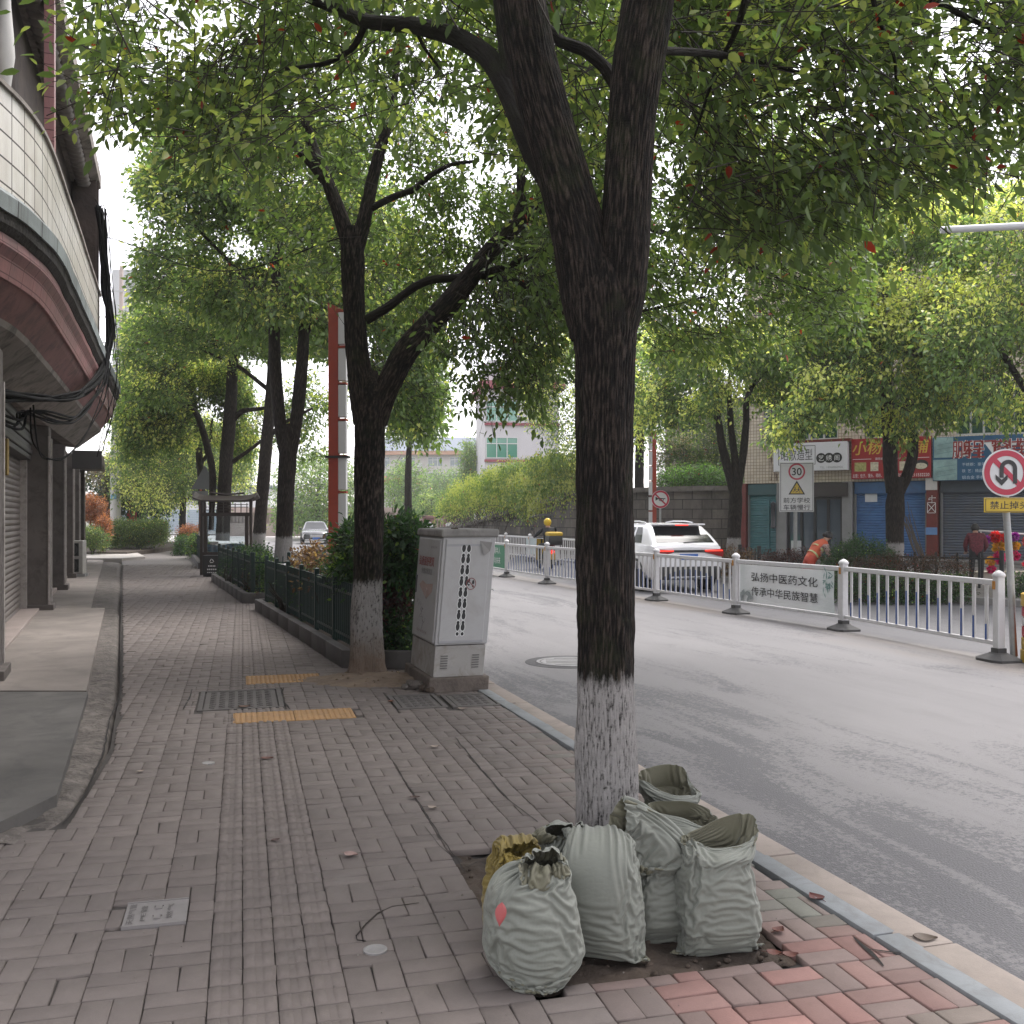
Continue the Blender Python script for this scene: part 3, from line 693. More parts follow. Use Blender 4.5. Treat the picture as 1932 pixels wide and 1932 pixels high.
crown("upper_crown", 25, 800, over, (1.4, 4.9), t, L0, per=10, young=.2, centre=(.4, 4.3, 3), carve=-.05, spread=.2, fine=True, leaf=.085, extra=lambda P, u, v: (P[:, 2] < 6.5) & (np.linalg.norm(P - [0, 0, 1.58], axis=1) > 3.6) & (np.hypot(P[:, 0] - .4, P[:, 1] - 4.3) < 3.6))

# --- second tree by the planter
t = thing("street_tree", "forked street tree beside the cabinet with earth at its whitewashed foot", "tree", TREE2, group="camphor trees along the street"); L0 = TREE2; Y2 = 10.3
paths = [px([(694, 1288, 78), (693, 1262, 66), (692, 1200, 61), (693, 1100, 57), (696, 1000, 55), (697, 880, 57), (699, 800, 60), (700, 740, 50), (700, 700, 26)], Y2),
         px([(688, 800, 44), (682, 730, 48), (672, 650, 43), (667, 560, 42), (665, 480, 44), (665, 430, 40)], Y2),
         px([(710, 800, 40), (728, 735, 46), (762, 668, 47), (800, 622, 44), (850, 570, 42), (888, 520, 38), (930, 468, 33), (970, 428, 30), (1012, 394, 24), (1070, 350, 18, 10.6), (1140, 290, 12, 11)], Y2),
         px([(662, 470, 34), (640, 400, 27), (615, 335, 25), (592, 285, 22), (575, 225, 18), (565, 140, 13), (560, 40, 9)], Y2),
         px([(672, 470, 32), (688, 410, 27), (700, 350, 24), (715, 290, 22), (732, 235, 18), (745, 150, 13), (760, 40, 8)], Y2),
         px([(610, 340, 18), (590, 312, 17), (545, 262, 15), (520, 235, 13), (467, 205, 10), (385, 198, 6)], Y2),
         px([(694, 396, 14), (740, 372, 13), (782, 358, 12), (812, 330, 10), (850, 310, 8), (905, 303, 5)], Y2),
         px([(690, 605, 18), (735, 578, 17), (775, 545, 15), (810, 527, 16), (880, 523, 16), (950, 505, 13), (1020, 478, 11, 10), (1090, 440, 9, 9.8), (1200, 400, 6, 9.8)], Y2),
         px([(905, 520, 12), (970, 528, 11), (1010, 550, 10), (1050, 585, 8), (1090, 600, 6), (1200, 590, 5), (1330, 560, 4)], Y2),
         px([(972, 430, 24), (985, 390, 21), (983, 340, 18), (982, 300, 14), (978, 220, 9)], Y2),
         px([(1070, 350, 12, 10.6), (1200, 420, 12, 10.6), (1330, 470, 9, 10.6), (1460, 520, 6, 10.6), (1560, 560, 3, 10.6)], Y2)]
limb_obj("trunk", paths, M_bark2, t, L0, n=24, rough=.05, seed=4, flare=.34, fine=84)
p2 = [(395, 200), (480, 60), (700, -120), (1300, -120), (1640, 330), (1640, 500), (1590, 600), (1480, 650), (1330, 668), (1230, 680), (1190, 600), (1100, 570), (1000, 620), (890, 560), (800, 520), (740, 500), (620, 560), (560, 560), (470, 420), (420, 320)]
gaps2 = [(965, 315, 40), (1262, 325, 40), (900, 330, 26), (1080, 430, 12), (880, 430, 24), (760, 520, 18)]
T2C = dict(dark=np.array([.068, .11, .042]), mid=np.array([.15, .21, .075]), yng=np.array([.38, .42, .14]))
crown("crown", 31, 5600, p2, (8.4, 14.5), t, L0, per=10, young=.2, centre=(-.3, 10.4, 4.6), gaps=gaps2, carve=-.06, cs=.9, jag=34, redp=.006, extra=lambda P, u, v: (u > 1010) | (P[:, 1] > 10.9) | (np.random.default_rng(4).random(len(u)) < .1), **T2C)
p2c = [(740, 400), (860, 330), (1090, 360), (1092, 560), (1010, 600), (930, 600), (860, 640), (800, 600), (740, 620)]
crown("rear_crown", 35, 900, p2c, (11.6, 15.5), t, L0, per=10, young=.35, centre=(-.3, 10.4, 4.6), gaps=gaps2, carve=-.1, cs=.9, jag=24, redp=.004, **T2C)
p2b = [(1010, 560), (1090, 560), (1085, 640), (1010, 770), (960, 745), (908, 800), (872, 712), (822, 668), (800, 612), (880, 600)]
crown("hanging_crown", 33, 400, p2b, (9.2, 11.6), t, L0, per=9, young=.12, centre=(-.3, 10.4, 4.6), carve=-.2, jag=22, gaps=[(850, 690, 16), (930, 690, 12)])

# --- further trees of the row on this side
def street_tree(label, foot, paths, poly, yr, n, seed, leaf=.145, young=.42, per=9, mat=None, group="camphor trees along the street", cs=.62, carve=.06, fine=False, jag=26, spread=.2, twig=.35, centre=None, name="street_tree", **kw):
    n = int(n * .78); kw.setdefault('redp', .0015); kw.setdefault('base_dark', 1.75 if group == 'camphor trees across the road' else 1.5)
    t = thing(name, label, "tree", foot, group=group)
    limb_obj("trunk", paths, mat or M_bark, t, foot, n=14, rough=.05, seed=seed)
    crown("crown", seed, n, poly, yr, t, foot, leaf=leaf, per=per, young=young, cs=cs, carve=carve, fine=fine, jag=jag, spread=spread, twig=twig, centre=centre, **kw)
    return t
Y = 22.0; foot = A(535, 1060, Y); foot[2] = .2
street_tree("tall forked tree in the planter just left of the red lamp tower", foot,
    [px([(535, 1062, 34), (536, 1020, 32), (539, 940, 31), (543, 860, 33), (542, 800, 20)], Y), px([(540, 870, 22), (530, 810, 24), (522, 740, 24), (517, 640, 22), (520, 540, 18), (525, 400, 12)], Y),
     px([(548, 870, 20), (558, 800, 24), (567, 720, 24), (573, 640, 22), (576, 560, 17), (590, 420, 11)], Y), px([(573, 640, 9), (620, 560, 7), (700, 470, 5)], Y), px([(520, 600, 9), (440, 500, 7), (360, 420, 5)], Y)],
    [(300, 250), (420, 215), (640, 240), (760, 400), (830, 640), (842, 760), (830, 835), (745, 815), (690, 770), (640, 700), (600, 640), (540, 660), (470, 640), (400, 600), (330, 570), (250, 565), (285, 430), (266, 330)], (19.5, 25.5), 9500, 41, young=.3, centre=A(540, 480, 22), extra=lambda P, u, v: (v < 600) | (u > 610) | (P[:, 1] > 22.9))
Y = 30.0; foot = A(487, 1032, Y); foot[2] = .15
street_tree("leaning slim tree between the notice board and the forked tree", foot,
    [px([(487, 1034, 24), (493, 960, 23), (501, 860, 23), (510, 760, 21), (517, 640, 17), (520, 500, 10)], Y), px([(503, 830, 9), (530, 800, 7), (590, 770, 4)], Y), px([(512, 740, 9), (450, 690, 7), (380, 660, 4)], Y)],
    [(236, 610), (330, 500), (620, 500), (655, 720), (650, 840), (570, 870), (520, 830), (440, 800), (380, 790), (330, 770), (228, 775), (222, 700)], (28, 36), 7500, 47, young=.4, centre=A(460, 640, 30), extra=lambda P, u, v: (v < 670) | (u < 345) | (P[:, 1] > 34.2))
Y = 33.0; foot = A(420, 1010, Y); foot[2] = .12
street_tree("dark trunked tree standing right behind the notice board", foot,
    [px([(420, 1020, 26), (423, 930, 25), (428, 850, 25), (436, 760, 23), (440, 660, 18), (445, 540, 10)], Y), px([(432, 800, 12), (455, 775, 10), (500, 770, 6)], Y), px([(425, 880, 9), (470, 850, 7), (520, 810, 4)], Y),
     px([(398, 1000, 10), (402, 900, 13), (398, 870, 14), (385, 820, 13), (372, 780, 11), (345, 755, 7), (290, 750, 4)], Y)],
    [(214, 770), (300, 700), (480, 690), (520, 800), (470, 870), (430, 850), (350, 830), (230, 850)], (31, 37), 4200, 53, young=.5, centre=A(400, 740, 33), extra=lambda P, u, v: (v < 700) | (u < 345) | (P[:, 1] > 35))
Y = 38.0; foot = A(382, 1010, Y); foot[2] = .1
street_tree("thin twin stemmed tree left of the notice board post", foot,
    [px([(382, 1015, 13), (381, 930, 14), (376, 860, 13), (371, 800, 11), (366, 740, 8), (360, 640, 5)], Y), px([(377, 880, 7), (395, 850, 6), (400, 790, 5)], Y)],
    [(222, 720), (330, 640), (470, 700), (480, 830), (400, 850), (300, 800)], (36, 41), 2200, 57, young=.55, centre=A(370, 720, 38))
Y = 62.0; foot = A(344, 1008, Y); foot[2] = 0.0
street_tree("small yellow green tree at the far bend of the path", foot,
    [px([(344, 1014, 13), (345, 960, 12), (347, 900, 11), (350, 840, 7)], Y), px([(346, 925, 5), (320, 890, 4), (290, 870, 3)], Y), px([(347, 950, 4), (360, 935, 4), (390, 910, 3)], Y)],
    [(202, 900), (215, 850), (265, 805), (350, 780), (440, 800), (478, 850), (470, 915), (400, 930), (330, 950), (280, 962), (240, 935), (206, 925)], (46, 66), 8200, 61, leaf=.17, young=.75, per=9, spread=.4, twig=.6, cs=.45, centre=A(340, 860, 62))

# --- trees across the road
TG = "camphor trees across the road"
Y = 25.0; foot = A(1690, 1046, Y); foot[2] = .0
street_tree("forked tree with whitewashed foot before the blue shutter", foot,
    [px([(1688, 1058, 35), (1689, 1000, 33), (1689, 950, 34), (1692, 900, 26)], Y), px([(1683, 930, 22), (1680, 880, 28), (1679, 820, 27), (1672, 740, 22), (1668, 640, 16), (1668, 480, 10)], Y), px([(1696, 930, 20), (1715, 890, 21), (1724, 850, 19), (1722, 790, 16), (1740, 700, 11), (1770, 600, 7)], Y)],
    [(1440, 835), (1470, 770), (1545, 720), (1470, 640), (1540, 520), (1620, 400), (1740, 345), (1830, 360), (1850, 520), (1830, 700), (1800, 790), (1740, 790), (1700, 830), (1640, 790), (1600, 800), (1555, 772), (1500, 835)], (21.5, 28.5), 8500, 71, young=.65, group=TG, centre=A(1670, 600, 25))
Y = 23.0; foot = A(1985, 1060, Y); foot[2] = 0.0
street_tree("pale green tree whose crown hangs over the blue shop sign", foot,
    [px([(1985, 1068, 34), (1985, 950, 32), (1975, 800, 28), (1960, 650, 18)], Y), px([(1975, 800, 16), (1900, 680, 12), (1840, 580, 6)], Y)],
    [(1760, 760), (1740, 640), (1770, 500), (1830, 400), (1940, 320), (2200, 360), (2260, 700), (2100, 800), (1960, 770), (1900, 800), (1850, 770), (1800, 790)], (20, 26), 5500, 75, young=.6, group=TG, centre=A(1960, 560, 23))
Y = 31.0; foot = A(1384, 1050, Y); foot[2] = 0.0
street_tree("three stemmed tree between the white car and the teal shutter", foot,
    [px([(1384, 1056, 27), (1385, 1000, 25), (1388, 950, 26), (1389, 905, 20)], Y), px([(1383, 930, 14), (1372, 880, 17), (1360, 830, 15), (1352, 770, 13), (1345, 700, 9)], Y), px([(1389, 920, 14), (1386, 860, 14), (1378, 800, 12), (1376, 720, 8)], Y), px([(1393, 920, 14), (1402, 860, 15), (1408, 800, 13), (1408, 750, 11), (1425, 720, 8), (1470, 680, 5)], Y)],
    [(1196, 780), (1190, 690), (1240, 620), (1620, 620), (1640, 720), (1560, 790), (1500, 780), (1430, 750), (1390, 760), (1340, 770), (1300, 810), (1250, 825)], (27.5, 34), 6500, 81, young=.62, group=TG, centre=A(1390, 650, 31))
Y = 43.0; foot = A(1206, 1000, Y); foot[2] = 0.1
street_tree("dark stemmed tree on the wall behind the red lamp tower", foot,
    [px([(1206, 1010, 19), (1206, 900, 18), (1208, 780, 15), (1205, 700, 10)], Y), px([(1207, 800, 7), (1150, 740, 6), (1080, 720, 4)], Y)],
    [(968, 720), (980, 650), (1090, 560), (1250, 600), (1280, 760), (1230, 830), (1150, 850), (1085, 870), (1050, 840), (1010, 790)], (40, 48), 4200, 85, leaf=.15, young=.7, group=TG, spread=.32, twig=.5, cs=.55, centre=A(1110, 700, 43), mat=M_bark_plain)
Y = 38.0; foot = A(1560, 985, Y); foot[2] = 0.3
street_tree("tall tree rising behind the tiled shop building", foot,
    [px([(1668, 985, 18), (1668, 700, 18), (1668, 480, 17), (1672, 400, 13), (1690, 300, 9)], 46)],
    [(1440, 640), (1500, 520), (1560, 400), (1640, 300), (1760, 280), (1860, 340), (1900, 480), (1800, 620), (1600, 660)], (44, 50), 4200, 89, leaf=.16, young=.7, group=TG, spread=.36, twig=.5, cs=.5, centre=A(1670, 480, 46), mat=M_bark_plain)
# ------------------------------------------------------------------ the old shop row on the left
def mat_grid(name, tile, grout, su, sv, gw=.06, axes=(0, 2), rough=.35, dirt=None, dirt_amt=.5, var=.1, bump=.4):
    """square tiles by object axes, e.g. (0,2) = x and z"""
    m = NT(name); c = m.coord(); sp = m.n("ShaderNodeSeparateXYZ"); m.put(sp.inputs[0], c)
    def line(k, s):
        a = m.math('MULTIPLY', sp.outputs[k], s); fr = m.math('FRACT', a); d = m.math('MINIMUM', fr, m.math('SUBTRACT', 1.0, fr)); return d, m.math('FLOOR', a)
    d1, i1 = line(axes[0], su); d2, i2 = line(axes[1], sv)
    g_ = m.math('LESS_THAN', m.math('MINIMUM', m.math('DIVIDE', d1, su), m.math('DIVIDE', d2, sv)), gw)
    cb = m.n("ShaderNodeCombineXYZ"); m.put(cb.inputs[0], i1); m.put(cb.inputs[1], i2)
    wn = m.n("ShaderNodeTexWhiteNoise", noise_dimensions='3D'); m.put(wn.inputs[0], cb.outputs[0])
    k = m.mix(wn.outputs[0], tuple(x * (1 - var) for x in tile), tuple(min(1, x * (1 + var)) for x in tile))
    st = m.coord("Object", (2.5, 2.5, .35))
    if dirt:
        d = m.ramp(m.math('ADD', m.math('MULTIPLY', m.noise(st, 2.4, 7, .7), .6), m.math('MULTIPLY', m.noise(c, 1.1, 5, .6), .4)), [(.45, 0.0), (.66, 1.0)])
        k = m.mix(m.math('MULTIPLY', d, dirt_amt), k, dirt)
    k = m.mix(g_, k, grout)
    return m.end(m.bsdf(k, m.math('ADD', rough, m.math('MULTIPLY', g_, .4)), m.bump(m.math('SUBTRACT', m.noise(c, 40, 3), m.math('MULTIPLY', g_, 1.2)), bump, .006)))
def mat_ribs(name, col, rough=.5, dirt=(.05, .05, .05), da=.3):
    return surf(name, col, rough, .18, 1.2, .12, 60, dirt, da)

M_ltile = mat_grid("balcony_white_tile", (.6, .57, .53), (.06, .05, .045), 3.2, 4.4, .009, (1, 2), .3, (.3, .25, .19), .6, .06)
M_lpink = mat_grid("pink_facing_tile", (.25, .105, .105), (.09, .04, .04), 3.2, 8.5, .005, (1, 2), .5, (.07, .045, .042), .75, .12)
M_lpink2 = surf("pink_render", (.3, .16, .155), .8, .2, 1.5, .25, 60, (.1, .07, .065), .75)
M_lcop = mat_grid("slate_coping", (.22, .25, .25), (.05, .05, .05), 1.7, .2, .012, (1, 2), .75, (.05, .05, .045), .75, .18)
M_lconc = surf("old_concrete", (.3, .265, .24), .9, .25, 1.6, .5, 30, (.04, .034, .03), .8)
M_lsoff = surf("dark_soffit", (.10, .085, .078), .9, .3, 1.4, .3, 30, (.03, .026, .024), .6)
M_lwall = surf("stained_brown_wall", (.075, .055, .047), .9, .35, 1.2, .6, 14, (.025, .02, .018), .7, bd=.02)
M_lpil = surf("grey_pillar_render", (.13, .112, .104), .8, .22, 1.8, .3, 50, (.045, .038, .035), .6)
M_ledge = surf("pale_pillar_edge", (.44, .4, .375), .7, .15, 3, .2, 50, (.16, .13, .12), .6)
M_lshut = mat_ribs("brown_grey_shutter", (.155, .132, .12)); M_lbox = mat_ribs("shutter_housing", (.045, .04, .038))
FO = np.array([fac_x(10.0), 10.0, 0]); FD = np.array([-.385, 1.0]); FD /= np.linalg.norm(FD); FN = np.array([FD[1], -FD[0]])
# local frame of the row: x outward to the street, y along it
frz = math.atan2(FN[1], FN[0])
row = thing("shop_row", "old shop row with pink tiled overhanging balcony and closed roller shutters on the left", "building", FO, frz)
def corr(b, x, y0, y1, z0, z1, step=.085, dep=.018, mi=0, axis='y'):
    """roller-shutter slats: a scalloped profile swept sideways"""
    n = int((z1 - z0) / step) * 4; zz = np.linspace(z0, z1, n + 1); d = np.abs(np.sin(np.arange(n + 1) / 4 * np.pi)) * dep
    for i in range(n): b.quad((x + d[i], y0, zz[i]), (x + d[i], y1, zz[i]), (x + d[i + 1], y1, zz[i + 1]), (x + d[i + 1], y0, zz[i + 1]), mi)
END = 26.8
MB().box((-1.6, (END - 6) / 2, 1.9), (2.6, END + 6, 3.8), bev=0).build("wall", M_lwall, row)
piers = [-5.5, -.4, 7.35, 12.6, 17.2, 21.6, 26.3]
for k, y in enumerate(piers):
    p = MB().box((-.02, y, 1.6), (.56, .62, 3.2), bev=.012).build("pillar", M_lpil, row)
    for q in (-.28, .28): MB().box((.262, y + q, 1.45), (.03, .085, 2.9)).build("edge_strip", M_ledge, p)
    MB().box((.02, y, .06), (.62, .66, .2), bev=.01).build("footing", M_lpil, p)
for a, b in zip(piers[:-1], piers[1:]):
    m = MB(); corr(m, -.17, a + .31, b - .31, .06, 2.5); sh = m.build("shutter", M_lshut, row)
    m = MB()
    for k in range(7): m.box((-.1 + .02 * (k % 2), (a + b) / 2, 2.54 + k * .085), (.2, b - a - .62, .075), bev=.01)
    m.build("housing", M_lbox, sh)
    for q in (a + .34, b - .34): MB().box((-.12, q, 1.28), (.12, .06, 2.5)).build("guide_rail", M_ledge, sh)
MB().box((-.02, (END - 6) / 2, .055), (.28, END + 6, .11), bev=.01).build("threshold", surf("pinkish_sill_concrete", (.3, .25, .23), .85, .15, 2, .2), row)
# the projecting balcony, its section swept along a line that edges away from the wall
BL = [(-4.3, 4.6), (-4.42, 7.2), (-4.5, 8.9), (-4.55, 9.7), (-4.75, 10.5), (-5.7, 13.4), (-7.13, 17.7), (-8.55, 22.0)]
def loc(p): d = np.array(p) - FO[:2]; return np.array([d @ FN, d @ FD])
line = np.array([loc(p) for p in BL]); tt = np.concatenate([[0], np.cumsum(np.linalg.norm(np.diff(line, axis=0), axis=1))])
fine_t = np.linspace(0, tt[-1], 90); ln = np.stack([np.interp(fine_t, tt, line[:, i]) for i in (0, 1)], 1)
for i in (0, 1): ln[:, i] = np.convolve(np.concatenate([2 * ln[0, i] - ln[3:0:-1, i], ln[:, i], 2 * ln[-1, i] - ln[-2:-5:-1, i]]), np.ones(7) / 7, 'valid')
tn = np.gradient(ln, axis=0); tn /= np.linalg.norm(tn, axis=1)[:, None]; nm = np.stack([tn[:, 1], -tn[:, 0]], 1)
def sweep(prof, a=0, b=None, wob=0.0, seed=0):
    b = len(ln) if b is None else b; rows = []
    for i in range(a, b):
        w = wob * float(pnoise(np.array([fine_t[i] * 1.7 + seed, seed, 0.5])))
        rows.append([(ln[i, 0] + nm[i, 0] * o, ln[i, 1] + nm[i, 1] * o, z + w) for o, z in prof])
    m = MB().grid(rows); q = MB()
    for r in (rows[0], rows[-1]): m.add(r, [list(range(len(r)))])
    return m
i176 = int(np.searchsorted(fine_t, tt[-2])) + 1
sweep([(-.14, 4.4), (0, 4.4), (0, 5.42), (-.14, 5.42), (-.14, 4.4)], 0, i176).build("parapet", M_ltile, row)
sweep([(-.3, 5.44), (.03, 5.44), (.03, 5.40), (-.3, 5.40), (-.3, 5.44)], 0, i176, .01, 4).build("parapet_cap", M_lconc, row)
sweep([(-.2, 4.44), (.10, 4.42), (.14, 4.37), (.135, 4.225), (-.2, 4.225), (-.2, 4.44)], wob=.02, seed=2).build("cornice", M_lcop, row, smooth=True, auto=30)
sweep([(-.2, 4.23), (.115, 4.23), (.10, 4.13), (.05, 4.07), (-.2, 4.07), (-.2, 4.23)], wob=.03, seed=2).build("stained_drip_edge", surf("black_stained_edge", (.04, .035, .032), .9, .5, 6, .8, 20, (.11, .1, .09), .5, bd=.03), row, smooth=True, auto=30)
sweep([(-.2, 4.08), (.04, 4.08), (.05, 3.98), (.0, 3.9), (-.03, 3.72), (-.3, 3.72), (-.2, 4.08)]).build("pink_band", M_lpink, row)
sweep([(-.5, 3.725), (-.06, 3.725), (-.1, 3.66), (-.26, 3.46), (-.5, 3.46), (-.5, 3.725)]).build("pink_face", M_lpink2, row)
sweep([(-.8, 3.47), (-.25, 3.47), (-.27, 3.41), (-.72, 3.06), (-.95, 3.08), (-.8, 3.47)], wob=.012, seed=7).build("concrete_edge", M_lconc, row)
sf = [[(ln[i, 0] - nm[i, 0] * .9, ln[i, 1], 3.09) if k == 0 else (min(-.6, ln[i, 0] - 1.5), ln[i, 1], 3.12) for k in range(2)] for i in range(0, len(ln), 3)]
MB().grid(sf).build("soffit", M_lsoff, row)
MB().box((.15, 24.4, 3.3), (1.5, 4.9, .28), bev=.02).build("rear_canopy", M_lconc, row)
sb = MB().box((.62, 15.4, 2.96), (.66, .16, .44), bev=.01).build("sign_box", M_lbox, row)
# upper storey: recessed brown wall, eave, pink posts, white balusters
ni = i176
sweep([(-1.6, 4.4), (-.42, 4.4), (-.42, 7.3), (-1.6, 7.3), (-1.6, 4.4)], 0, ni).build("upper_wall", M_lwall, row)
sweep([(-2.2, 7.62), (.02, 7.5), (.02, 7.28), (-.1, 7.22), (-2.2, 7.25), (-2.2, 7.62)], 0, ni).build("eave", M_lconc, row)
m = MB()
for i in range(2, ni - 1, 1):
    p = ln[i] - nm[i] * .22; m.add(*(lambda b: (np.concatenate(b.v), b.f))(MB().lathe([(.001, .06), (.09, .05), (.12, 0), (.09, -.06), (.001, -.07)], 8, (p[0], p[1], 7.18))))
m.build("eave_moulding", surf("weathered_plaster", (.22, .2, .185), .9, .2, 4, .3), row, smooth=True)
def at_line(y):                                     # local line point whose street Y matches
    wy = np.array([FO[1] + ln[i, 0] * FN[1] + ln[i, 1] * FD[1] for i in range(len(ln))]); i = int(np.argmin(abs(wy - y))); return ln[i]
for y, h in ((11.3, 7.3), (17.3, 7.3)):
    p = at_line(y); MB().box((p[0] - (.07 if y < 12 else .2), p[1], (5.4 + h) / 2), (.1 if y < 12 else .34, .3 if y < 12 else .34, h - 5.4)).build("post", M_lpink if y < 12 else M_lwall, row)
MB().box((at_line(17.6)[0] - .8, at_line(17.6)[1] - .12, 5.85), (1.6, .22, 2.9)).build("end_wall", M_lwall, row)
for y in (9.4, 8.75, 8.1, 7.4, 6.7):
    p = at_line(y); MB().lathe([(.085, 5.42), (.085, 5.5), (.05, 5.54), (.06, 5.62), (.085, 5.82), (.075, 6.0), (.05, 6.3), (.052, 6.9), (.08, 7.0), (.08, 7.25)], 14, (p[0] - .12, p[1], 0)).build("baluster", surf("white_baluster_plaster", (.62, .6, .58), .7, .1, 4, .2), row, smooth=True, auto=40)
# hoops of bent wire sticking out of the balcony
for (u, v, Yq) in ((128, 505, 13.2), (146, 555, 15.0)):
    q = A(u, v, Yq); w = thing("wire_hook", "rusty bent wire hook sticking out of the balcony face, the %s one" % ("upper" if v < 530 else "lower"), "hook", q)
    MB().tube([(-.5, 0, .06), (-.1, 0, .03), (.02, 0, -.03), (-.02, .02, -.09), (-.14, .02, -.08)], .012, 6).build("wire", plain("rusty_wire", (.12, .07, .045), .8), w)
gs = thing("wall_sign", "gilt framed house sign fixed at the edge of the first shutter", "sign", A(6, 862, 11.6))
MB().box((0, 0, 0), (.12, .05, .42), bev=.01).build("frame", surf("worn_gilt", (.32, .22, .07), .4, .3, 8, .2), gs)
MB().box((-.01, -.035, .02), (.07, .02, .3)).build("plate", surf("cream_plate", (.5, .46, .36), .5, .1), gs)

# cables slung under the balcony
M_cable = plain("black_cable", (.004, .004, .0045), .8, 0.0, .12)
def cable(label, rows, r, strands=1, sp=.05, seed=0, name="cable"):
    P0 = np.array([A(*q) for q in rows]); rr = np.random.default_rng(seed); m = MB(); L = len(P0)
    for k in range(strands):
        off = rr.normal(0, sp, (L, 3)); P = P0 + off; tq = np.linspace(0, L - 1, L * 7)
        Q = np.stack([np.interp(tq, np.arange(L), P[:, i]) for i in range(3)], 1); ker = np.hanning(11)[1:-1]; ker /= ker.sum()
        for i in range(3): Q[:, i] = np.convolve(np.concatenate([np.full(4, Q[0, i]), Q[:, i], np.full(4, Q[-1, i])]), ker, 'valid')
        m.tube(Q, r * rr.uniform(.7, 1.2), 6)
    o = m.build(name, M_cable, None, smooth=True, loc=P0[0]); tag(o, label, "cable", "black cables along the shop row"); return o
cable("thick bundle of black cables looped under the balcony corner", [(-60, 742, 9.6), (0, 744, 10.5), (60, 752, 11.6), (128, 752, 13.2), (165, 735, 15), (190, 705, 16.6), (205, 665, 17.4), (210, 615, 17.6), (204, 560, 17.4), (197, 480, 17.2), (190, 385, 16.9)], .02, 11, .04, 3)
cable("loose loops of black cable hanging before the shutter housings", [(-20, 770, 10.4), (35, 812, 11.8), (45, 770, 11.8), (90, 790, 12.4), (130, 800, 13.4), (165, 772, 15), (195, 725, 16.5), (208, 660, 17.3)], .014, 5, .05, 9)
cable("slack black cable drooping lowest from housing to canopy end", [(60, 760, 11.8), (62, 830, 12.2), (85, 868, 13), (120, 866, 14), (160, 830, 15.5), (192, 760, 17), (206, 690, 17.5)], .009, 2, .03, 12)
cable("cables hanging down the end of the balcony over the roof edge", [(187, 375, 17.0), (201, 420, 17.3), (206, 500, 17.5), (209, 580, 17.7), (214, 640, 17.8), (214, 720, 17.7), (206, 800, 17.6), (190, 862, 17.5)], .008, 4, .045, 15)
cable("thin black cable sagging across the pavement to the second tree", [(192, 447, 17.2), (215, 450, 17.0), (260, 466, 16.4), (330, 496, 15.4), (400, 513, 14.2), (470, 508, 13), (545, 485, 12), (610, 458, 11), (655, 445, 10.4)], .009, 1, .0, 1)

# ------------------------------------------------------------------ the tiled shop building across the road
SL = np.array([8.8, 38.73, 0]); SD = np.array([.8226, -.5686]); srz = math.atan2(SD[1], SD[0])
def su(u): k = (u - CX) / F; return (SL[1] * k - SL[0]) / (SD[0] - SD[1] * k)
def sz(u, v): a = su(u); return CAM_H + (VH - v) / F * (SL[1] + SD[1] * a)
shop = thing("shop_building", "beige tiled building with a row of shuttered shops across the road", "building", SL, srz)
M_stile = mat_grid("beige_wall_tile", (.5, .44, .35), (.16, .12, .09), 8.5, 8.5, .007, (0, 2), .4, (.25, .19, .14), .4, .1)
SW = 24.0; SH = 11.0
b = MB(); b.box((SW / 2, 4.2, 1.45), (SW, 8, 2.9)); b.build("ground_floor", surf("shop_recess_wall", (.06, .055, .055), .8, .2), shop)
wins = [(1440, 1480, 839, 762), (1495, 1581, 832, 756), (1632, 1692, 828, 745), (1803, 1880, 822, 735), (1886, 1960, 820, 730)]
wr = [(su(a), su(b_), sz(a, c), sz(a, d)) for a, b_, c, d in wins]
zb, zt = 2.85, SH
def wall_with_holes(w, h0, h1, holes, y, th, mat, name, parent):
    xs_ = sorted({0, w, *[q for h in holes for q in h[:2]]}); zs_ = sorted({h0, h1, *[q for h in holes for q in h[2:]]}); m = MB()
    for i in range(len(xs_) - 1):
        for j in range(len(zs_) - 1):
            cx_, cz_ = (xs_[i] + xs_[i + 1]) / 2, (zs_[j] + zs_[j + 1]) / 2
            if any(h[0] < cx_ < h[1] and h[2] < cz_ < h[3] for h in holes): continue
            m.box((cx_, y + th / 2, cz_), (xs_[i + 1] - xs_[i], th, zs_[j + 1] - zs_[j]))
    return m.build(name, mat, parent)
wall_with_holes(SW, zb, zt, wr + [(a, b_, c + 3.3, d + 3.3) for a, b_, c, d in wr], 0, .25, M_stile, "upper_wall", shop)
M_wgreen = glass("green_window_glass", (.02, .06, .045), .08); M_walu = plain("window_aluminium", (.5, .5, .5), .4)
for a, b_, c, d in wr + [(a, b_, c + 3.3, d + 3.3) for a, b_, c, d in wr]:
    m = MB(); w = b_ - a
    for x in (a + .03, b_ - .03, a + w * .36, a + w * .68): m.box((x, .12, (c + d) / 2), (.06, .06, d - c))
    m.box(((a + b_) / 2, .12, c + .03), (w, .065, .06)).box(((a + b_) / 2, .12, d - .03), (w, .065, .06)).box(((a + b_) / 2, .12, c + (d - c) * .68), (w, .062, .05))
    f = m.build("window", M_walu, shop); MB().box(((a + b_) / 2, .16, (c + d) / 2), (w - .02, .02, d - c - .02)).build("pane", M_wgreen, f)
    MB().box(((a + b_) / 2, -.04, c - .04), (w + .2, .14, .07), bev=.01).build("sill", M_stile, f)
def rustmat():
    m = NT("rust_streak"); c = m.coord("Object", (9, 1, .9)); f = m.ramp(m.noise(c, 2, 5, .7), [(.5, 0.0), (.6, 1.0)])
    tr = m.n("ShaderNodeBsdfTransparent"); d = m.bsdf((.1, .045, .025), .9); x = m.n("ShaderNodeMixShader"); m.put(x.inputs[0], f); m.t.links.new(tr.outputs[0], x.inputs[1]); m.t.links.new(d, x.inputs[2]); return m.end(x.outputs[0])
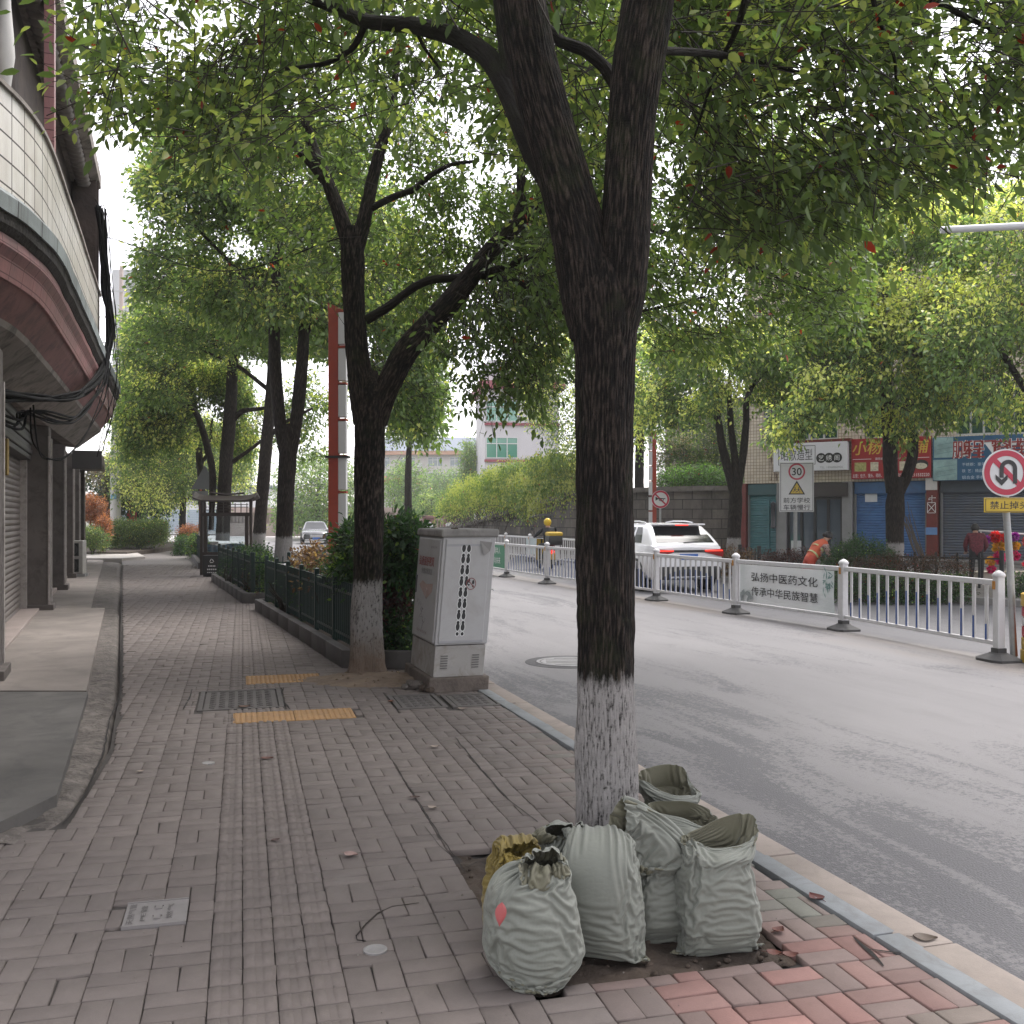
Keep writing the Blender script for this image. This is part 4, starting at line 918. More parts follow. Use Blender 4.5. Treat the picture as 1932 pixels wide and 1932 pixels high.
a0 = su(1452); MB().quad((a0, -.004, 2.95), (a0 + .75, -.004, 2.95), (a0 + .75, -.004, 4.05), (a0, -.004, 4.05)).build("rust_stain", rustmat(), shop)
M_redpier = surf("dark_red_pier_tile", (.16, .03, .025), .4, .2, 3, .1, 40, (.07, .03, .025), .4); M_greypier = surf("grey_pier", (.24, .24, .245), .5, .12, 2, .1)
for a, b_, mt in ((1392, 1409, M_redpier), (1467, 1485, M_greypier), (1590, 1609, M_greypier), (1749, 1770, M_redpier), (1960, 1990, M_redpier)):
    x0, x1 = su(a), su(b_); MB().box(((x0 + x1) / 2, .06, 1.43), (x1 - x0, .34, 2.84), bev=.01).build("pier", mt, shop)
M_rail = plain("rail_grey", (.2, .2, .21), .5)
def shutter(ua, ub, mat, box_mat, name="shutter", door=False, ztop=2.82):
    x0, x1 = su(ua), su(ub); m = MB(); n = int(ztop / .095) * 4; zz = np.linspace(.16, ztop, n + 1); d = np.abs(np.sin(np.arange(n + 1) / 4 * np.pi)) * .025
    for i in range(n): m.quad((x0, .16 - d[i], zz[i]), (x1, .16 - d[i], zz[i]), (x1, .16 - d[i + 1], zz[i + 1]), (x0, .16 - d[i + 1], zz[i + 1]))
    s_ = m.build(name, mat, shop)
    if door: MB().box((x0 + (x1 - x0) * .68, .125, 1.2), (.07, .04, 2.1)).box((x0 + (x1 - x0) * .84, .125, 2.0), ((x1 - x0) * .3, .04, .06)).build("wicket_frame", mat, s_)
    MB().box(((x0 + x1) / 2, .1, ztop - .2), (x1 - x0, .12, .42), bev=.02).build("housing", box_mat, s_)
    for q in (x0 + .03, x1 - .03): MB().box((q, .1, ztop / 2), (.06, .1, ztop)).build("guide_rail", M_rail, s_)
    return s_
shutter(1410, 1466, mat_ribs("teal_shutter_paint", (.075, .2, .225)), mat_ribs("teal_housing", (.05, .11, .12)), door=True)
s_ = shutter(1611, 1748, mat_ribs("blue_shutter_paint", (.055, .15, .36), .42, (.03, .05, .09), .4), mat_ribs("blue_housing", (.05, .13, .3)))
for q in ((1660, 935, .5, .36),):
    x = su(q[0]) - .0; MB().box((su(1642), .108, sz(1642, 935)), (.42, .008, .44)).build("notice", surf("paper_notice", (.6, .62, .66), .7, .1), s_)
shutter(1774, 1956, mat_ribs("slate_blue_shutter_paint", (.085, .1, .135), .5, (.09, .075, .06), .5), mat_ribs("slate_housing", (.06, .075, .1)))
# hair salon front: dark fascia, glass doors, grey frame
x0, x1 = su(1485), su(1590); b = MB()
for x in np.linspace(x0 + .04, x1 - .04, 5): b.box((x, .06, 1.15), (.09, .08, 2.3))
b.box(((x0 + x1) / 2, .06, 2.28), (x1 - x0, .1, .12)).box(((x0 + x1) / 2, .06, .12), (x1 - x0, .1, .16))
fr = b.build("shopfront", plain("black_shopfront_frame", (.02, .02, .022), .4), shop)
M_shopglass = glass("shop_glass", (.07, .09, .115), .05); MB().box(((x0 + x1) / 2, .09, 1.2), (x1 - x0, .02, 2.2)).build("pane", M_shopglass, fr)
MB().box(((x0 + x1) / 2, -.02, 2.57), (su(1606) - su(1478), .3, .5), bev=.01).build("fascia", plain("dark_brown_fascia", (.035, .027, .025), .4), shop)
MB().box((x0 + .35, -.02, .45), (.38, .02, .55)).build("notice_panel", surf("white_notice", (.55, .56, .58), .5, .06), shop)
MB().lathe([(.02, 1.25), (.1, 1.3), (.1, 1.36), (.085, 1.38), (.085, 2.1), (.1, 2.12), (.1, 2.2), (.02, 2.26)], 12, (su(1462), -.18, -.1)).build("barber_pole", plain("dark_barber_pole", (.05, .05, .06), .3), shop, smooth=True, auto=40)
MB().box((SW / 2, -.55, .05), (SW, 1.5, .22), bev=.02).box((SW / 2, -1.35, -.02), (SW, .5, .16), bev=.02).build("step", surf("shop_step", (.2, .19, .18), .85, .2, 2, .2, 40, (.09, .085, .08), .5), shop)
MB().box((SW / 2, 4.2, SH + .12), (SW + .5, 8.6, .3)).build("roof", M_lconc, shop)
MB().box((su(1500) + .5, -.3, 2.72), (.02, .02, .02)).build("lamp_bracket", M_lbox, shop)

def wpt(x, y, z): return SL + np.array([x * SD[0] + y * SD[1] * -1 * -1 * 0, 0, 0])
RZS = rotz(srz)
def sloc(x, y, z): return SL + RZS @ np.array([x, y, z])
FRONT = np.array([[1.0, 0, 0], [0, 0, -1.0], [0, 1.0, 0]])      # writing plane facing local -y
def board(name, label, ua, ub, vt, vb, th, mat, depth=.0, **kw):
    x0, x1 = su(ua), su(ub); um = (ua + ub) / 2; z1, z0_ = sz(um, vt), sz(um, vb); c = ((x0 + x1) / 2, -.05 - th / 2 - depth, (z0_ + z1) / 2)
    w = thing(name, label, "shop sign", sloc(*c), srz, "shop signs on the tiled building"); MB().box((0, 0, 0), (x1 - x0, th, z1 - z0_), bev=.015).build("panel", mat, w)
    return w, x1 - x0, z1 - z0_, -th / 2
# white salon sign
w, sw, sh_, y_ = board("shop_sign", "white shop sign with black characters in a box and three black discs", 1465, 1604, 836, 889, .28, surf("white_sign_panel", (.72, .72, .76), .4, .04, 1, .02))
M_ink = plain("black_ink", (.015, .015, .017), .5); M_wink = plain("white_ink", (.8, .8, .8), .5); M_gink = plain("grey_ink", (.33, .34, .36), .5)
fx = lambda p: (p - .5) * sw
MB().text("昭歌造型", sh_ * .4, FRONT, (fx(.325), y_ - .004, sh_ * .08), width=sw * .43).build("lettering", M_ink, w)
m = MB(); bw, bh = sw * .5, sh_ * .66
for s in (-1, 1): m.box((fx(.325), y_ - .003, sh_ * .06 + s * bh / 2), (bw, .006, .018)).box((fx(.325) + s * bw / 2, y_ - .003, sh_ * .06), (.018, .006, bh))
m.build("lettering_frame", M_ink, w)
for k, ch in enumerate("艺绣阁"):
    x = fx(.655 + k * .105); MB().lathe([(sh_ * .175, 0), (sh_ * .175, .008)], 28, (x, y_ - .001, -sh_ * .06), M=FRONT).build("disc", M_ink, w)
    MB().text(ch, sh_ * .2, FRONT, (x, y_ - .012, -sh_ * .06)).build("lettering", M_wink, w)
MB().text("TEL: 18968860926", sh_ * .075, FRONT, (fx(.79), y_ - .004, -sh_ * .39)).build("lettering", M_gink, w)
MB().box((0, .02, sh_ / 2 + .05), (sw + .2, .3, .1)).build("top_trim", M_redpier, w)
# red bun shop sign
w, sw, sh_, y_ = board("shop_sign", "red shop sign with large gold characters and food pictures", 1609, 1759, 826, 903, .14, surf("red_sign_panel", (.33, .018, .025), .45, .06, 1, .02))
M_gold = plain("gold_lettering", (.62, .42, .06), .4); M_cream = surf("food_picture_cream", (.6, .55, .42), .6, .35, 14, 0); M_dim = surf("food_picture_green", (.4, .38, .14), .6, .45, 12, 0)
for k, ch in enumerate("小杨包子铺"): MB().text(ch, sh_ * .33, FRONT, (fx(.105 + k * .195), y_ - .004, sh_ * .26 + .01 * (k % 2)), bold=.012, shear=.15).build("lettering", M_gold, w)
m = MB().box((fx(.14), y_ - .003, -.01 * sh_), (sw * .24, .006, .016)).box((fx(.83), y_ - .003, -.01 * sh_), (sw * .3, .006, .016))
m.text("馒您金", .085, FRONT, (fx(.36), y_ - .004, -.012), shear=.1).text("巧手", .085, FRONT, (fx(.6), y_ - .004, -.012), shear=.1)
m.text("主营：包子、馒头、荷粉、豆浆", sh_ * .095, FRONT, (fx(.25), y_ - .004, -sh_ * .42), width=sw * .46).text("电话：13211532220", sh_ * .1, FRONT, (fx(.78), y_ - .004, -sh_ * .42), width=sw * .4)
m.build("lettering", M_wink, w)
for x, wd, mt in ((.12, .15, M_dim), (.3, .1, M_cream), (.67, .11, M_cream)): MB().box((fx(x), y_ - .004, -sh_ * .2), (sw * wd, .008, sh_ * .22)).build("picture", mt, w)
d = MB().lathe([(sh_ * .12, 0), (sh_ * .12, .008)], 20, (fx(.88), y_ - .001, -sh_ * .18), M=FRONT @ np.diag([1.4, 1, 1])).build("picture", M_ink, w)
MB().lathe([(sh_ * .1, 0), (sh_ * .1, .008)], 20, (fx(.88), y_ - .01, -sh_ * .215), M=FRONT @ np.diag([1.4, .75, 1])).build("picture", M_cream, w)
# blue door and window shop sign
w, sw, sh_, y_ = board("shop_sign", "blue shop sign with red white edged characters and two pale pictures of railings", 1762, 1960, 822, 906, .14, surf("blue_sign_panel", (.025, .1, .2), .45, .12, .8, .02))
M_rink = plain("red_lettering", (.3, .03, .03), .5); M_pic = surf("pale_teal_picture", (.28, .42, .42), .5, .3, 3, 0)
lw_ = fx(.0) + .02
for (x, z, ww, hh) in ((.11, .26, .19, .46), (.125, -.25, .235, .47)):
    pc = MB().box((fx(x), y_ - .004, sh_ * z), (sw * ww, .008, sh_ * hh)).build("picture", M_pic, w); m = MB()
    for k in range(3): m.box((fx(x) + sw * .01, y_ - .011, sh_ * (z - .12 + .1 * k)), (sw * ww * .8, .004, .012), M=np.array([[math.cos(.15), 0, -math.sin(.15)], [0, 1, 0], [math.sin(.15), 0, math.cos(.15)]]))
    m.build("drawing", surf("picture_lines", (.12, .25, .27), .6, .1), pc)
for k, ch in enumerate("鹏程门窗装饰"):
    x = fx(.285 + k * .125); MB().text(ch, sh_ * .42, FRONT, (x, y_ - .004, sh_ * .2), bold=.035).build("lettering_edge", M_wink, w); MB().text(ch, sh_ * .41, FRONT, (x, y_ - .008, sh_ * .2), bold=.006).build("lettering", M_rink, w)
m = MB()
for k, tx in enumerate(("不锈钢：豪华大门 精造门", "铁  艺：精品大门 楼梯扶手", "铝合金 手机：13548999")): m.text(tx, sh_ * .075, FRONT, (fx(.5), y_ - .004, -sh_ * (.14 + k * .145)), width=sw * .42)
m.build("lettering", plain("pale_blue_ink", (.55, .65, .75), .5), w)
# notices on the red pier
x = su(1759)
for k, (v, hh, c) in enumerate(((913, .42, (.55, .53, .52)), (1002, .25, (.13, .25, .5)))):
    p = tag(MB().box((0, 0, 0), (.38, .01, hh)).build("wall_notice", surf("pier_notice_%d" % k, c, .7, .08), None, loc=None), ("white paper notice pasted high on the red pier", "small blue notice pasted low on the red pier")[k], "notice", "notices on the red pier")
    p.location = sloc(x, -.13, sz(1759, v)); p.rotation_euler = (0, 0, srz)
p = MB(); 
for k in range(2): p.box((0, 0, 0), (.018, .006, .4), M=np.array([[math.cos(.7 - 1.4 * k), 0, -math.sin(.7 - 1.4 * k)], [0, 1, 0], [math.sin(.7 - 1.4 * k), 0, math.cos(.7 - 1.4 * k)]]))
for sx_, sz_, dx, dz in ((.3, .03, 0, .22), (.3, .03, 0, -.22), (.03, .44, -.16, 0), (.03, .44, .16, 0), (.06, .05, .15, .42), (.05, .09, -.1, .36), (.05, .05, .02, .5), (.02, .34, .02, .35), (.26, .03, .03, .42), (.14, .02, -.05, .36)): p.box((dx * .8, 0, dz * .8), (sx_ * (.8 if sx_ > .1 else .55), .007, sz_ * (.8 if sz_ > .1 else .55)))
p = tag(p.build("graffiti", M_wink), "white crossed box scrawled in paint on the red pier", "graffiti"); p.location = sloc(x, -.125, sz(1759, 958)); p.rotation_euler = (0, 0, srz)

# ------------------------------------------------------------------ retaining wall with creeper, hedge on top, things beyond
def mat_blocks(name, c1, c2, mort, su_, sv_, dirt):
    m = NT(name); c = m.coord("UV", (1, 1, 1)); br_ = m.n("ShaderNodeTexBrick"); m.put(br_.inputs[0], c); br_.inputs["Scale"].default_value = 1.0
    br_.inputs["Brick Width"].default_value = su_; br_.inputs["Row Height"].default_value = sv_; br_.inputs["Mortar Size"].default_value = .018
    for k, v in (("Color1", c1), ("Color2", c2), ("Mortar", mort)): br_.inputs[k].default_value = (*v, 1)
    o = m.coord("Object", (1, 1, .4)); d = m.ramp(m.noise(o, 1.3, 7, .7), [(.42, 0.0), (.66, 1.0)]); k = m.mix(m.math('MULTIPLY', d, .75), br_.outputs[0], dirt)
    return m.end(m.bsdf(k, .9, m.bump(m.math('ADD', m.math('MULTIPLY', br_.outputs["Fac"], -1.0), m.noise(c, 12, 5)), .6, .03)))
M_block = mat_blocks("retaining_stone", (.15, .13, .115), (.085, .075, .068), (.03, .027, .025), .75, .38, (.035, .032, .027))
def wall_strip(name, pts, tops, th, mat, parent, base=-.1):
    P = np.array(pts, float); me_v = []; f = []; uv = []; L = np.concatenate([[0], np.cumsum(np.linalg.norm(np.diff(P, axis=0), axis=1))])
    d = np.gradient(P, axis=0); d /= np.linalg.norm(d, axis=1)[:, None]; n_ = np.stack([d[:, 1], -d[:, 0]], 1)
    V = np.concatenate([np.c_[P - n_ * th / 2, np.full(len(P), base)], np.c_[P - n_ * th / 2, tops], np.c_[P + n_ * th / 2, tops], np.c_[P + n_ * th / 2, np.full(len(P), base)]]); k = len(P)
    U = np.concatenate([np.c_[L, np.full(k, base)], np.c_[L, tops], np.c_[L, np.array(tops) + th], np.c_[L, np.full(k, base)]])
    F_ = [(q * k + i, q * k + i + 1, (q + 1) * k + i + 1, (q + 1) * k + i) for q in range(3) for i in range(k - 1)] + [(0, k, 2 * k, 3 * k), (k - 1, 4 * k - 1, 3 * k - 1, 2 * k - 1)]
    me = bpy.data.meshes.new(name); loc_ = np.array(parent.location) if parent else np.zeros(3)
    me.from_pydata((V - loc_).tolist(), [], F_); me.materials.append(mat); ul = me.uv_layers.new(name="UVMap")
    for p in me.polygons:
        for li in p.loop_indices: ul.data[li].uv = U[me.loops[li].vertex_index]
    return link(name, me, parent)
wp = [(8.9, 39.6), (6.7, 40.3), (4.6, 41.4), (2.7, 43.2), (.9, 48.5), (-.8, 53.5), (-2.6, 59), (-4.8, 66)]
wt_ = [2.68, 2.66, 2.62, 2.55, 2.05, 1.55, 1.05, .75]
rw = thing("retaining_wall", "dark mossy block retaining wall with sloping coping behind the far fence", "wall", (4, 42, 0))
wall_strip("wall", wp, wt_, .4, M_block, rw)
wall_strip("coping", [(x - .03, y - .06) for x, y in wp], [z + .13 for z in wt_], .62, surf("coping_stone", (.16, .145, .13), .85, .25, 1.5, .3, 40, (.05, .045, .04), .6), rw, base=0).location = (0, 0, 0)
bpy.data.objects["coping"].data.vertices.foreach_get
cp = bpy.data.objects["coping"].data
for vtx in cp.vertices:                               # a thin coping: lift its lower edge to just under the top
    pass
kq = len(wp)
for i in range(kq):
    for q in (0, 3): cp.vertices[q * kq + i].co.z = wt_[i] - .06
# bank behind the wall
bk = MB().grid([[(x + .2 + t * 26 * .95, y + .4 + t * 26 * .35, z - .15 + t * 1.2) for t in np.linspace(0, 1, 5)] for (x, y), z in zip(wp, wt_)]).build("bank", M_ground, smooth=True); struct(bk)
def wall_d(P): return np.abs(P[:, 0] - np.interp(P[:, 1], [p[1] for p in wp], [p[0] for p in wp]))
vg = thing("creeper", "yellow green creeper cascading over the retaining wall", "plant", (1.0, 48, 0))
VY = np.array([.43, .44, .12]); VD = np.array([.07, .15, .03])
vp = [(820, 962), (850, 925), (900, 898), (960, 876), (1030, 862), (1110, 850), (1130, 940), (1085, 935), (1060, 952), (1020, 958), (985, 963), (940, 955), (890, 960), (850, 968)]
crown("foliage", 101, 5200, vp, (42.5, 66), vg, (1.0, 48, 0), leaf=.15, per=9, young=.8, fine=False, spread=.28, twig=0, carve=-.25, jag=13, cs=.9, droop=1.4, yng=VY, dark=np.array([.1, .16, .04]), mid=np.array([.2, .29, .07]), extra=lambda P, u, v: wall_d(P) < .9, mats=[M_leaf_dull, M_twig])
rp = [(835, 962), (900, 950), (960, 955), (1000, 960), (960, 975), (900, 985), (860, 1000), (850, 985)]
C = sprigs(np.random.default_rng(5), 420, rp, (48, 64), carve=-.5, jag=6, extra=lambda P, u, v: wall_d(P) < .8); m = MB(); rr = np.random.default_rng(6)
for c in C:
    e = c + rr.normal(0, .35, 3) + [0, 0, -.35]; m.tube([c, (c + e) / 2 + rr.normal(0, .08, 3), e], .014, 3, cap=False)
m.build("bare_stems", plain("dry_stem", (.05, .035, .028), .9), vg, loc=(1.0, 48, 0))
def hedge(label, poly, yr, n, seed, name="hedge", leaf=.06, cat="hedge", young=.2, dark=DARK, mid=MID, yng=YOUNG, per=8, spread=.1, group=None, extra=None, fine=False, stem=True, base=0.0, jag=8, carve=-.5, cs=2.0, twig=0.12, droop=.1, **kw):
    P = np.array(poly, float); cu = P[:, 0].mean(); Ym = (yr[0] + yr[1]) / 2; f = A(cu, P[:, 1].max(), Ym); f[2] = base
    t = thing(name, label, cat, f, group=group)
    crown("foliage", seed, n, poly, yr, t, f, leaf=leaf, per=per, young=young, fine=fine, spread=spread, twig=twig, carve=carve, cs=cs, jag=jag, dark=dark, mid=mid, yng=yng, droop=droop, extra=extra, **kw)
    if stem:
        m = MB(); rr = np.random.default_rng(seed); w = (P[:, 0].max() - P[:, 0].min()) / F * Ym * .3; h = max(.25, CAM_H + (VH - P[:, 1].min()) / F * Ym - base) * .75
        for k in range(7):
            a = np.array([rr.uniform(-.15, .15) * w, rr.uniform(-.1, .1), -.1]); e = np.array([rr.uniform(-1, 1) * w, rr.uniform(-.3, .3), h * rr.uniform(.6, 1)])
            m.tube([a, a * .5 + e * .5 + rr.normal(0, .05, 3), e], [.022, .016, .006], 5)
        m.build("stems", M_twig, t)
    return t
hedge("bright green clipped hedge along the top of the stone wall", [(1236, 925), (1240, 895), (1290, 880), (1360, 884), (1400, 905), (1400, 928)], (41, 43.2), 1300, 111, leaf=.1, young=.35, spread=.2, mid=np.array([.09, .22, .04]), yng=np.array([.2, .36, .06]), base=2.6)
# white window grilles of a house behind the wall
gh = thing("house", "pale house with white window grilles behind the wall top hedge", "building", A(1350, 976, 49))
MB().box((.3, 2.1, 2.2), (4.2, 4, 6.5)).build("wall", surf("pale_pink_plaster", (.5, .42, .38), .85, .1, 1, .1), gh)
for k in range(2):
    m = MB(); x = -1.1 + k * 1.5
    for i in range(8): m.tube([(x - .6 + i * .17, -.25, 2.7), (x - .6 + i * .17, -.25, 4.6)], .022, 5)
    for z in (2.7, 3.3, 4.6): m.box((x, -.25, z), (1.25, .05, .05))
    wn = m.build("window", plain("white_grille", (.75, .72, .68), .5), gh); MB().box((x, .08, 3.65), (1.2, .05, 1.8)).build("pane", M_shopglass, wn)
MB().box((.3, 2.1, 5.6), (4.6, 4.4, .25)).build("roof", M_lconc, gh)
hedge("dark bush on the bank behind the three stemmed tree", [(1310, 900), (1320, 790), (1370, 740), (1408, 790), (1402, 900)], (44, 46.5), 700, 113, name="bush", cat="bush", leaf=.13, spread=.25, base=2.6)
hedge("pinkish flowering bush on the bank beside the far lamp tower", [(1236, 885), (1240, 830), (1300, 820), (1330, 860), (1325, 890)], (45, 47), 600, 115, name="bush", cat="bush", leaf=.12, spread=.25, young=.5, yng=np.array([.35, .26, .22]), base=2.6)
# ------------------------------------------------------------------ background buildings and planting
def facade(t, w, h, d, wall, rows, cols, zs, wh, ww, frame_m, glass_m, band=None, x0=None, skip=()):
    """a block facing the street; each window a part with its pane as a sub-part"""
    MB().box((0, d / 2, h / 2), (w, d, h)).build("wall", wall, t)
    for r_i, z in enumerate(zs):
        for c_i, x in enumerate(cols):
            if (r_i, c_i) in skip: continue
            f = MB()
            for q in (-ww / 2, -ww / 6, ww / 6, ww / 2): f.box((x + q, -.03, z), (.07, .1, wh))
            for q in (-wh / 2, wh * .2, wh / 2): f.box((x, -.03, z + q), (ww + .07, .09, .07))
            fo = f.build("window", frame_m, t); MB().box((x, -.005, z), (ww, .02, wh)).build("pane", glass_m, fo)
        if band is not None: MB().box((0, -.08, z - wh / 2 - .25), (w + .1, .3, .22)).build("band", band, t)
M_whitewall = surf("white_wall_tile", (.62, .6, .62), .7, .06, .5, .03); M_redband = plain("dark_red_band", (.3, .06, .08), .6)
M_bgg = glass("far_green_glass", (.05, .22, .15), .1); M_bgd = glass("far_grey_glass", (.1, .14, .16), .1); M_wfr = plain("white_window_frame", (.65, .67, .66), .5)
c = A(985, 976, 88); t = thing("apartment_building", "white corner block with green windows and dark red bands above the creeper wall", "building", (c[0], 88, 0), .12)
zz = [A(985, v, 88)[2] for v in (845, 776)]
facade(t, 6.4, A(0, 735, 88)[2], 9, M_whitewall, 2, [-1.75], zz, 1.75, 2.7, M_wfr, M_bgg, M_redband)
MB().box((0, 4.4, A(0, 735, 88)[2] + .35), (7.4, 10, .7)).build("roof", M_redband, t)
MB().box((-.3, 4.4, A(0, 735, 88)[2] + 1.6), (5.2, 8, 1.9)).build("attic", M_whitewall, t)
c = A(815, 976, 185); t = thing("apartment_building", "long pale apartment block with blue grey roof far behind the trees", "building", (c[0], 185, 0), -.05)
M_cream = surf("pale_render", (.58, .55, .53), .8, .06, .3, .03); M_brf = surf("blue_grey_roof", (.17, .2, .25), .7, .1, .3, .05)
H = A(0, 858, 185)[2]; facade(t, 24, H, 12, M_cream, 2, [-9, -4.4, .6, 4.6, 9], [A(0, v, 185)[2] for v in (928, 900, 871)], 1.6, 2.6, M_wfr, M_bgd)
MB().box((0, 5.5, H + .3), (25, 14, .7)).build("eave", surf("orange_eave", (.5, .28, .18), .8, .08, .5, .05), t)
m = MB(); m.add([(-12.6, -1.6, H + .65), (12.6, -1.6, H + .65), (12.6, 6, H + 3.6), (-12.6, 6, H + 3.6), (12.6, 13, H + .65), (-12.6, 13, H + .65)], [(0, 1, 2, 3), (3, 2, 4, 5), (0, 3, 5), (1, 4, 2)]); m.build("roof", M_brf, t)
for k, (x, z) in enumerate(((-2.2, 15.0 - 4), (6.6, 10.6))):
    MB().box((x, -.35, z), (.9, .5, .7), bev=.05).build("air_conditioner", M_wfr, t)
c = A(742, 976, 120); t = thing("gatehouse", "small building with orange tiled eave left of the apartment block", "building", (c[0] + .2, 120, 0))
MB().box((0, 3, 2.8), (3.6, 6, 5.6)).build("wall", M_cream, t); MB().box((0, 2.8, 5.9), (4.8, 7, .9), bev=.1).build("roof", surf("orange_roof_tile", (.5, .2, .09), .8, .12, 1, .1), t)
c = A(232, 976, 150); t = thing("tower_block", "hazy pale high block with yellow strip far beyond the shop row", "building", (c[0] + 1, 150, 0))
MB().box((0, 5, 19), (5.5, 9, 38)).build("wall", surf("pale_tower_wall", (.6, .6, .62), .8, .05, .2, .02), t); MB().box((-.2, -.2, 26), (1.4, .5, 9)).build("strip", plain("yellow_strip", (.6, .48, .15), .7), t)
for k in range(7):
    f = MB().box((1.5, -.03, 8 + k * 3.6), (1.6, .1, 1.6)).build("window", M_wfr, t); MB().box((1.5, -.09, 8 + k * 3.6), (1.4, .03, 1.4)).build("pane", M_bgd, f)
c = A(350, 976, 98); t = thing("shuttered_shed", "long white shed with pale blue shutters at the far end of the path", "building", (c[0], 98, 0), .05)
MB().box((0, 3, 2.2), (16, 6, 4.4)).build("wall", surf("white_shed_wall", (.75, .75, .75), .7, .05, .5, .02), t)
for x in (-5.4, -1.8, 1.8, 5.4):
    m = MB()
    for k in range(12): m.box((x, -.05 - .02 * (k % 2), .35 + k * .17), (3.3, .06, .15))
    m.build("shutter", plain("pale_blue_shutter", (.38, .46, .52), .6), t)
MB().box((0, 3, 4.5), (16.6, 7, .3)).build("roof", M_brf, t)
# balustraded pink wall behind the sedan
c = A(590, 976, 86); t = thing("balustrade_wall", "pinkish wall topped with a stone balustrade beyond the parked black sedan", "wall", (c[0], 86, 0), .1)
M_pinkst = surf("pinkish_stone", (.5, .4, .36), .85, .1, .7, .1)
MB().box((0, 0, .55), (14, .4, 1.1)).build("wall", M_pinkst, t); MB().box((0, 0, 2.05), (14, .35, .16)).build("rail", M_pinkst, t)
m = MB()
for k in range(46): m.lathe([(.06, 1.1), (.1, 1.3), (.11, 1.45), (.06, 1.75), (.09, 1.97)], 6, (-6.8 + k * .3, 0, 0))
b = m.build("baluster_run", M_pinkst, t)
for x in (-7, -2.3, 2.3, 7): MB().box((x, 0, 1.15), (.5, .55, 2.3), bev=.03).build("pier", M_pinkst, t)
MB().box((0, .35, 1.2), (14.2, .5, 2.4)).build("back_wall", M_pinkst, t)
# stone posts with carved flowers and railing at the end of the creeper wall
for k, (u, v0) in enumerate(((810, 977), (848, 978))):
    c = A(u, 1000, 74); t = thing("stone_post", ("stone bridge post with white flower relief just above the cabinet, the left one", "stone bridge post with white flower relief just above the cabinet, the right one")[k], "post", (c[0], 74, 0), group="carved stone posts")
    MB().box((0, 0, .75), (.8, .6, 1.5), bev=.04).box((0, 0, 1.6), (.95, .75, .2), bev=.04).build("shaft", surf("reddish_stone%d" % k, (.25, .14, .13), .85, .15, 2, .2), t)
    m = MB()
    for q in range(5): m.lathe([(.001, .04), (.12, .03), (.14, 0)], 8, (.17 * math.cos(q * 1.257), -.31, .95 + .17 * math.sin(q * 1.257)), M=FRONT)
    m.lathe([(.001, .05), (.08, .04), (.1, 0)], 8, (0, -.31, .95), M=FRONT); m.build("flower_relief", M_wfr, t)
t = thing("stone_railing", "pale stone railing between the carved posts", "railing", (A(828, 1000, 74)[0], 74.2, 0))
MB().box((0, 0, 1.42), (3.0, .2, .14)).build("rail", M_pinkst, t); m = MB()
for k in range(14): m.lathe([(.05, .2), (.07, .7), (.05, 1.36)], 6, (-1.4 + k * .215, 0, 0))
m.build("baluster_run", M_pinkst, t)
# soft far trees behind the near planter
HZ = dict(dark=np.array([.10, .17, .07]), mid=np.array([.16, .25, .09]), yng=np.array([.34, .4, .14]))
FT = "far trees behind the planter"
def far_tree(label, u, vb, Y, poly, yr, n, seed, leaf=.3, **kw):
    f = A(u, vb, Y); f[2] = 0; k = dict(HZ); k.update(kw); k.setdefault('base_dark', 1.0)
    z = (CAM_H + (VH - np.array(poly)[:, 1].min()) / F * Y)
    return street_tree(label, f, [(np.array([f, f + [0, 0, z * .45], f + [.2, 0, z * .8]]), np.array([.22, .17, .05]))], poly, yr, n, seed, leaf=leaf, group=FT, name="tree", spread=leaf * 2, twig=leaf * 2.5, cs=.35, jag=16, carve=-.2, mat=M_bark_plain, **k)
far_tree("feathery grey green tree right of the second trunk", 765, 1000, 100, [(728, 985), (728, 900), (760, 868), (800, 890), (815, 985)], (94, 106), 900, 201, young=.2)
far_tree("pale yellow green bushy tree left of the creeper", 830, 1000, 84, [(780, 990), (785, 950), (820, 930), (860, 940), (880, 975), (860, 992)], (80, 88), 700, 203, leaf=.26, young=.7)
far_tree("small bright tree against the white corner block", 890, 990, 98, [(872, 930), (872, 850), (890, 832), (908, 850), (910, 905), (895, 935)], (95, 101), 560, 205, leaf=.28, young=.4)
far_tree("hazy tree mass before the apartment block", 840, 990, 130, [(790, 950), (800, 905), (850, 888), (890, 900), (880, 940), (830, 955)], (124, 136), 560, 207, leaf=.36, young=.3)
far_tree("round green tree behind the red lamp tower", 600, 1000, 80, [(520, 990), (515, 900), (570, 850), (640, 860), (680, 900), (680, 985), (600, 1000)], (74, 86), 1700, 209, leaf=.26, young=.45)
far_tree("green tree seen below the second tree's right limb", 770, 900, 52, [(735, 820), (730, 740), (770, 690), (815, 720), (836, 790), (820, 825), (770, 830)], (49, 55), 1300, 211, leaf=.17, young=.3, dark=DARK, mid=MID)
far_tree("dark glossy tree behind the left hedge", 263, 1000, 57, [(146, 960), (150, 890), (230, 890), (300, 900), (318, 950), (285, 965), (240, 962), (200, 975)], (54, 60), 1300, 213, leaf=.2, young=.0, dark=np.array([.018, .04, .02]), mid=np.array([.035, .065, .035]))
far_tree("bare brownish tree at the end of the shop row", 198, 1000, 53, [(152, 900), (160, 870), (230, 862), (232, 900), (190, 915)], (51, 55), 260, 215, leaf=.14, young=.3, dark=np.array([.09, .07, .045]), mid=np.array([.13, .11, .06]), yng=np.array([.2, .2, .1]))

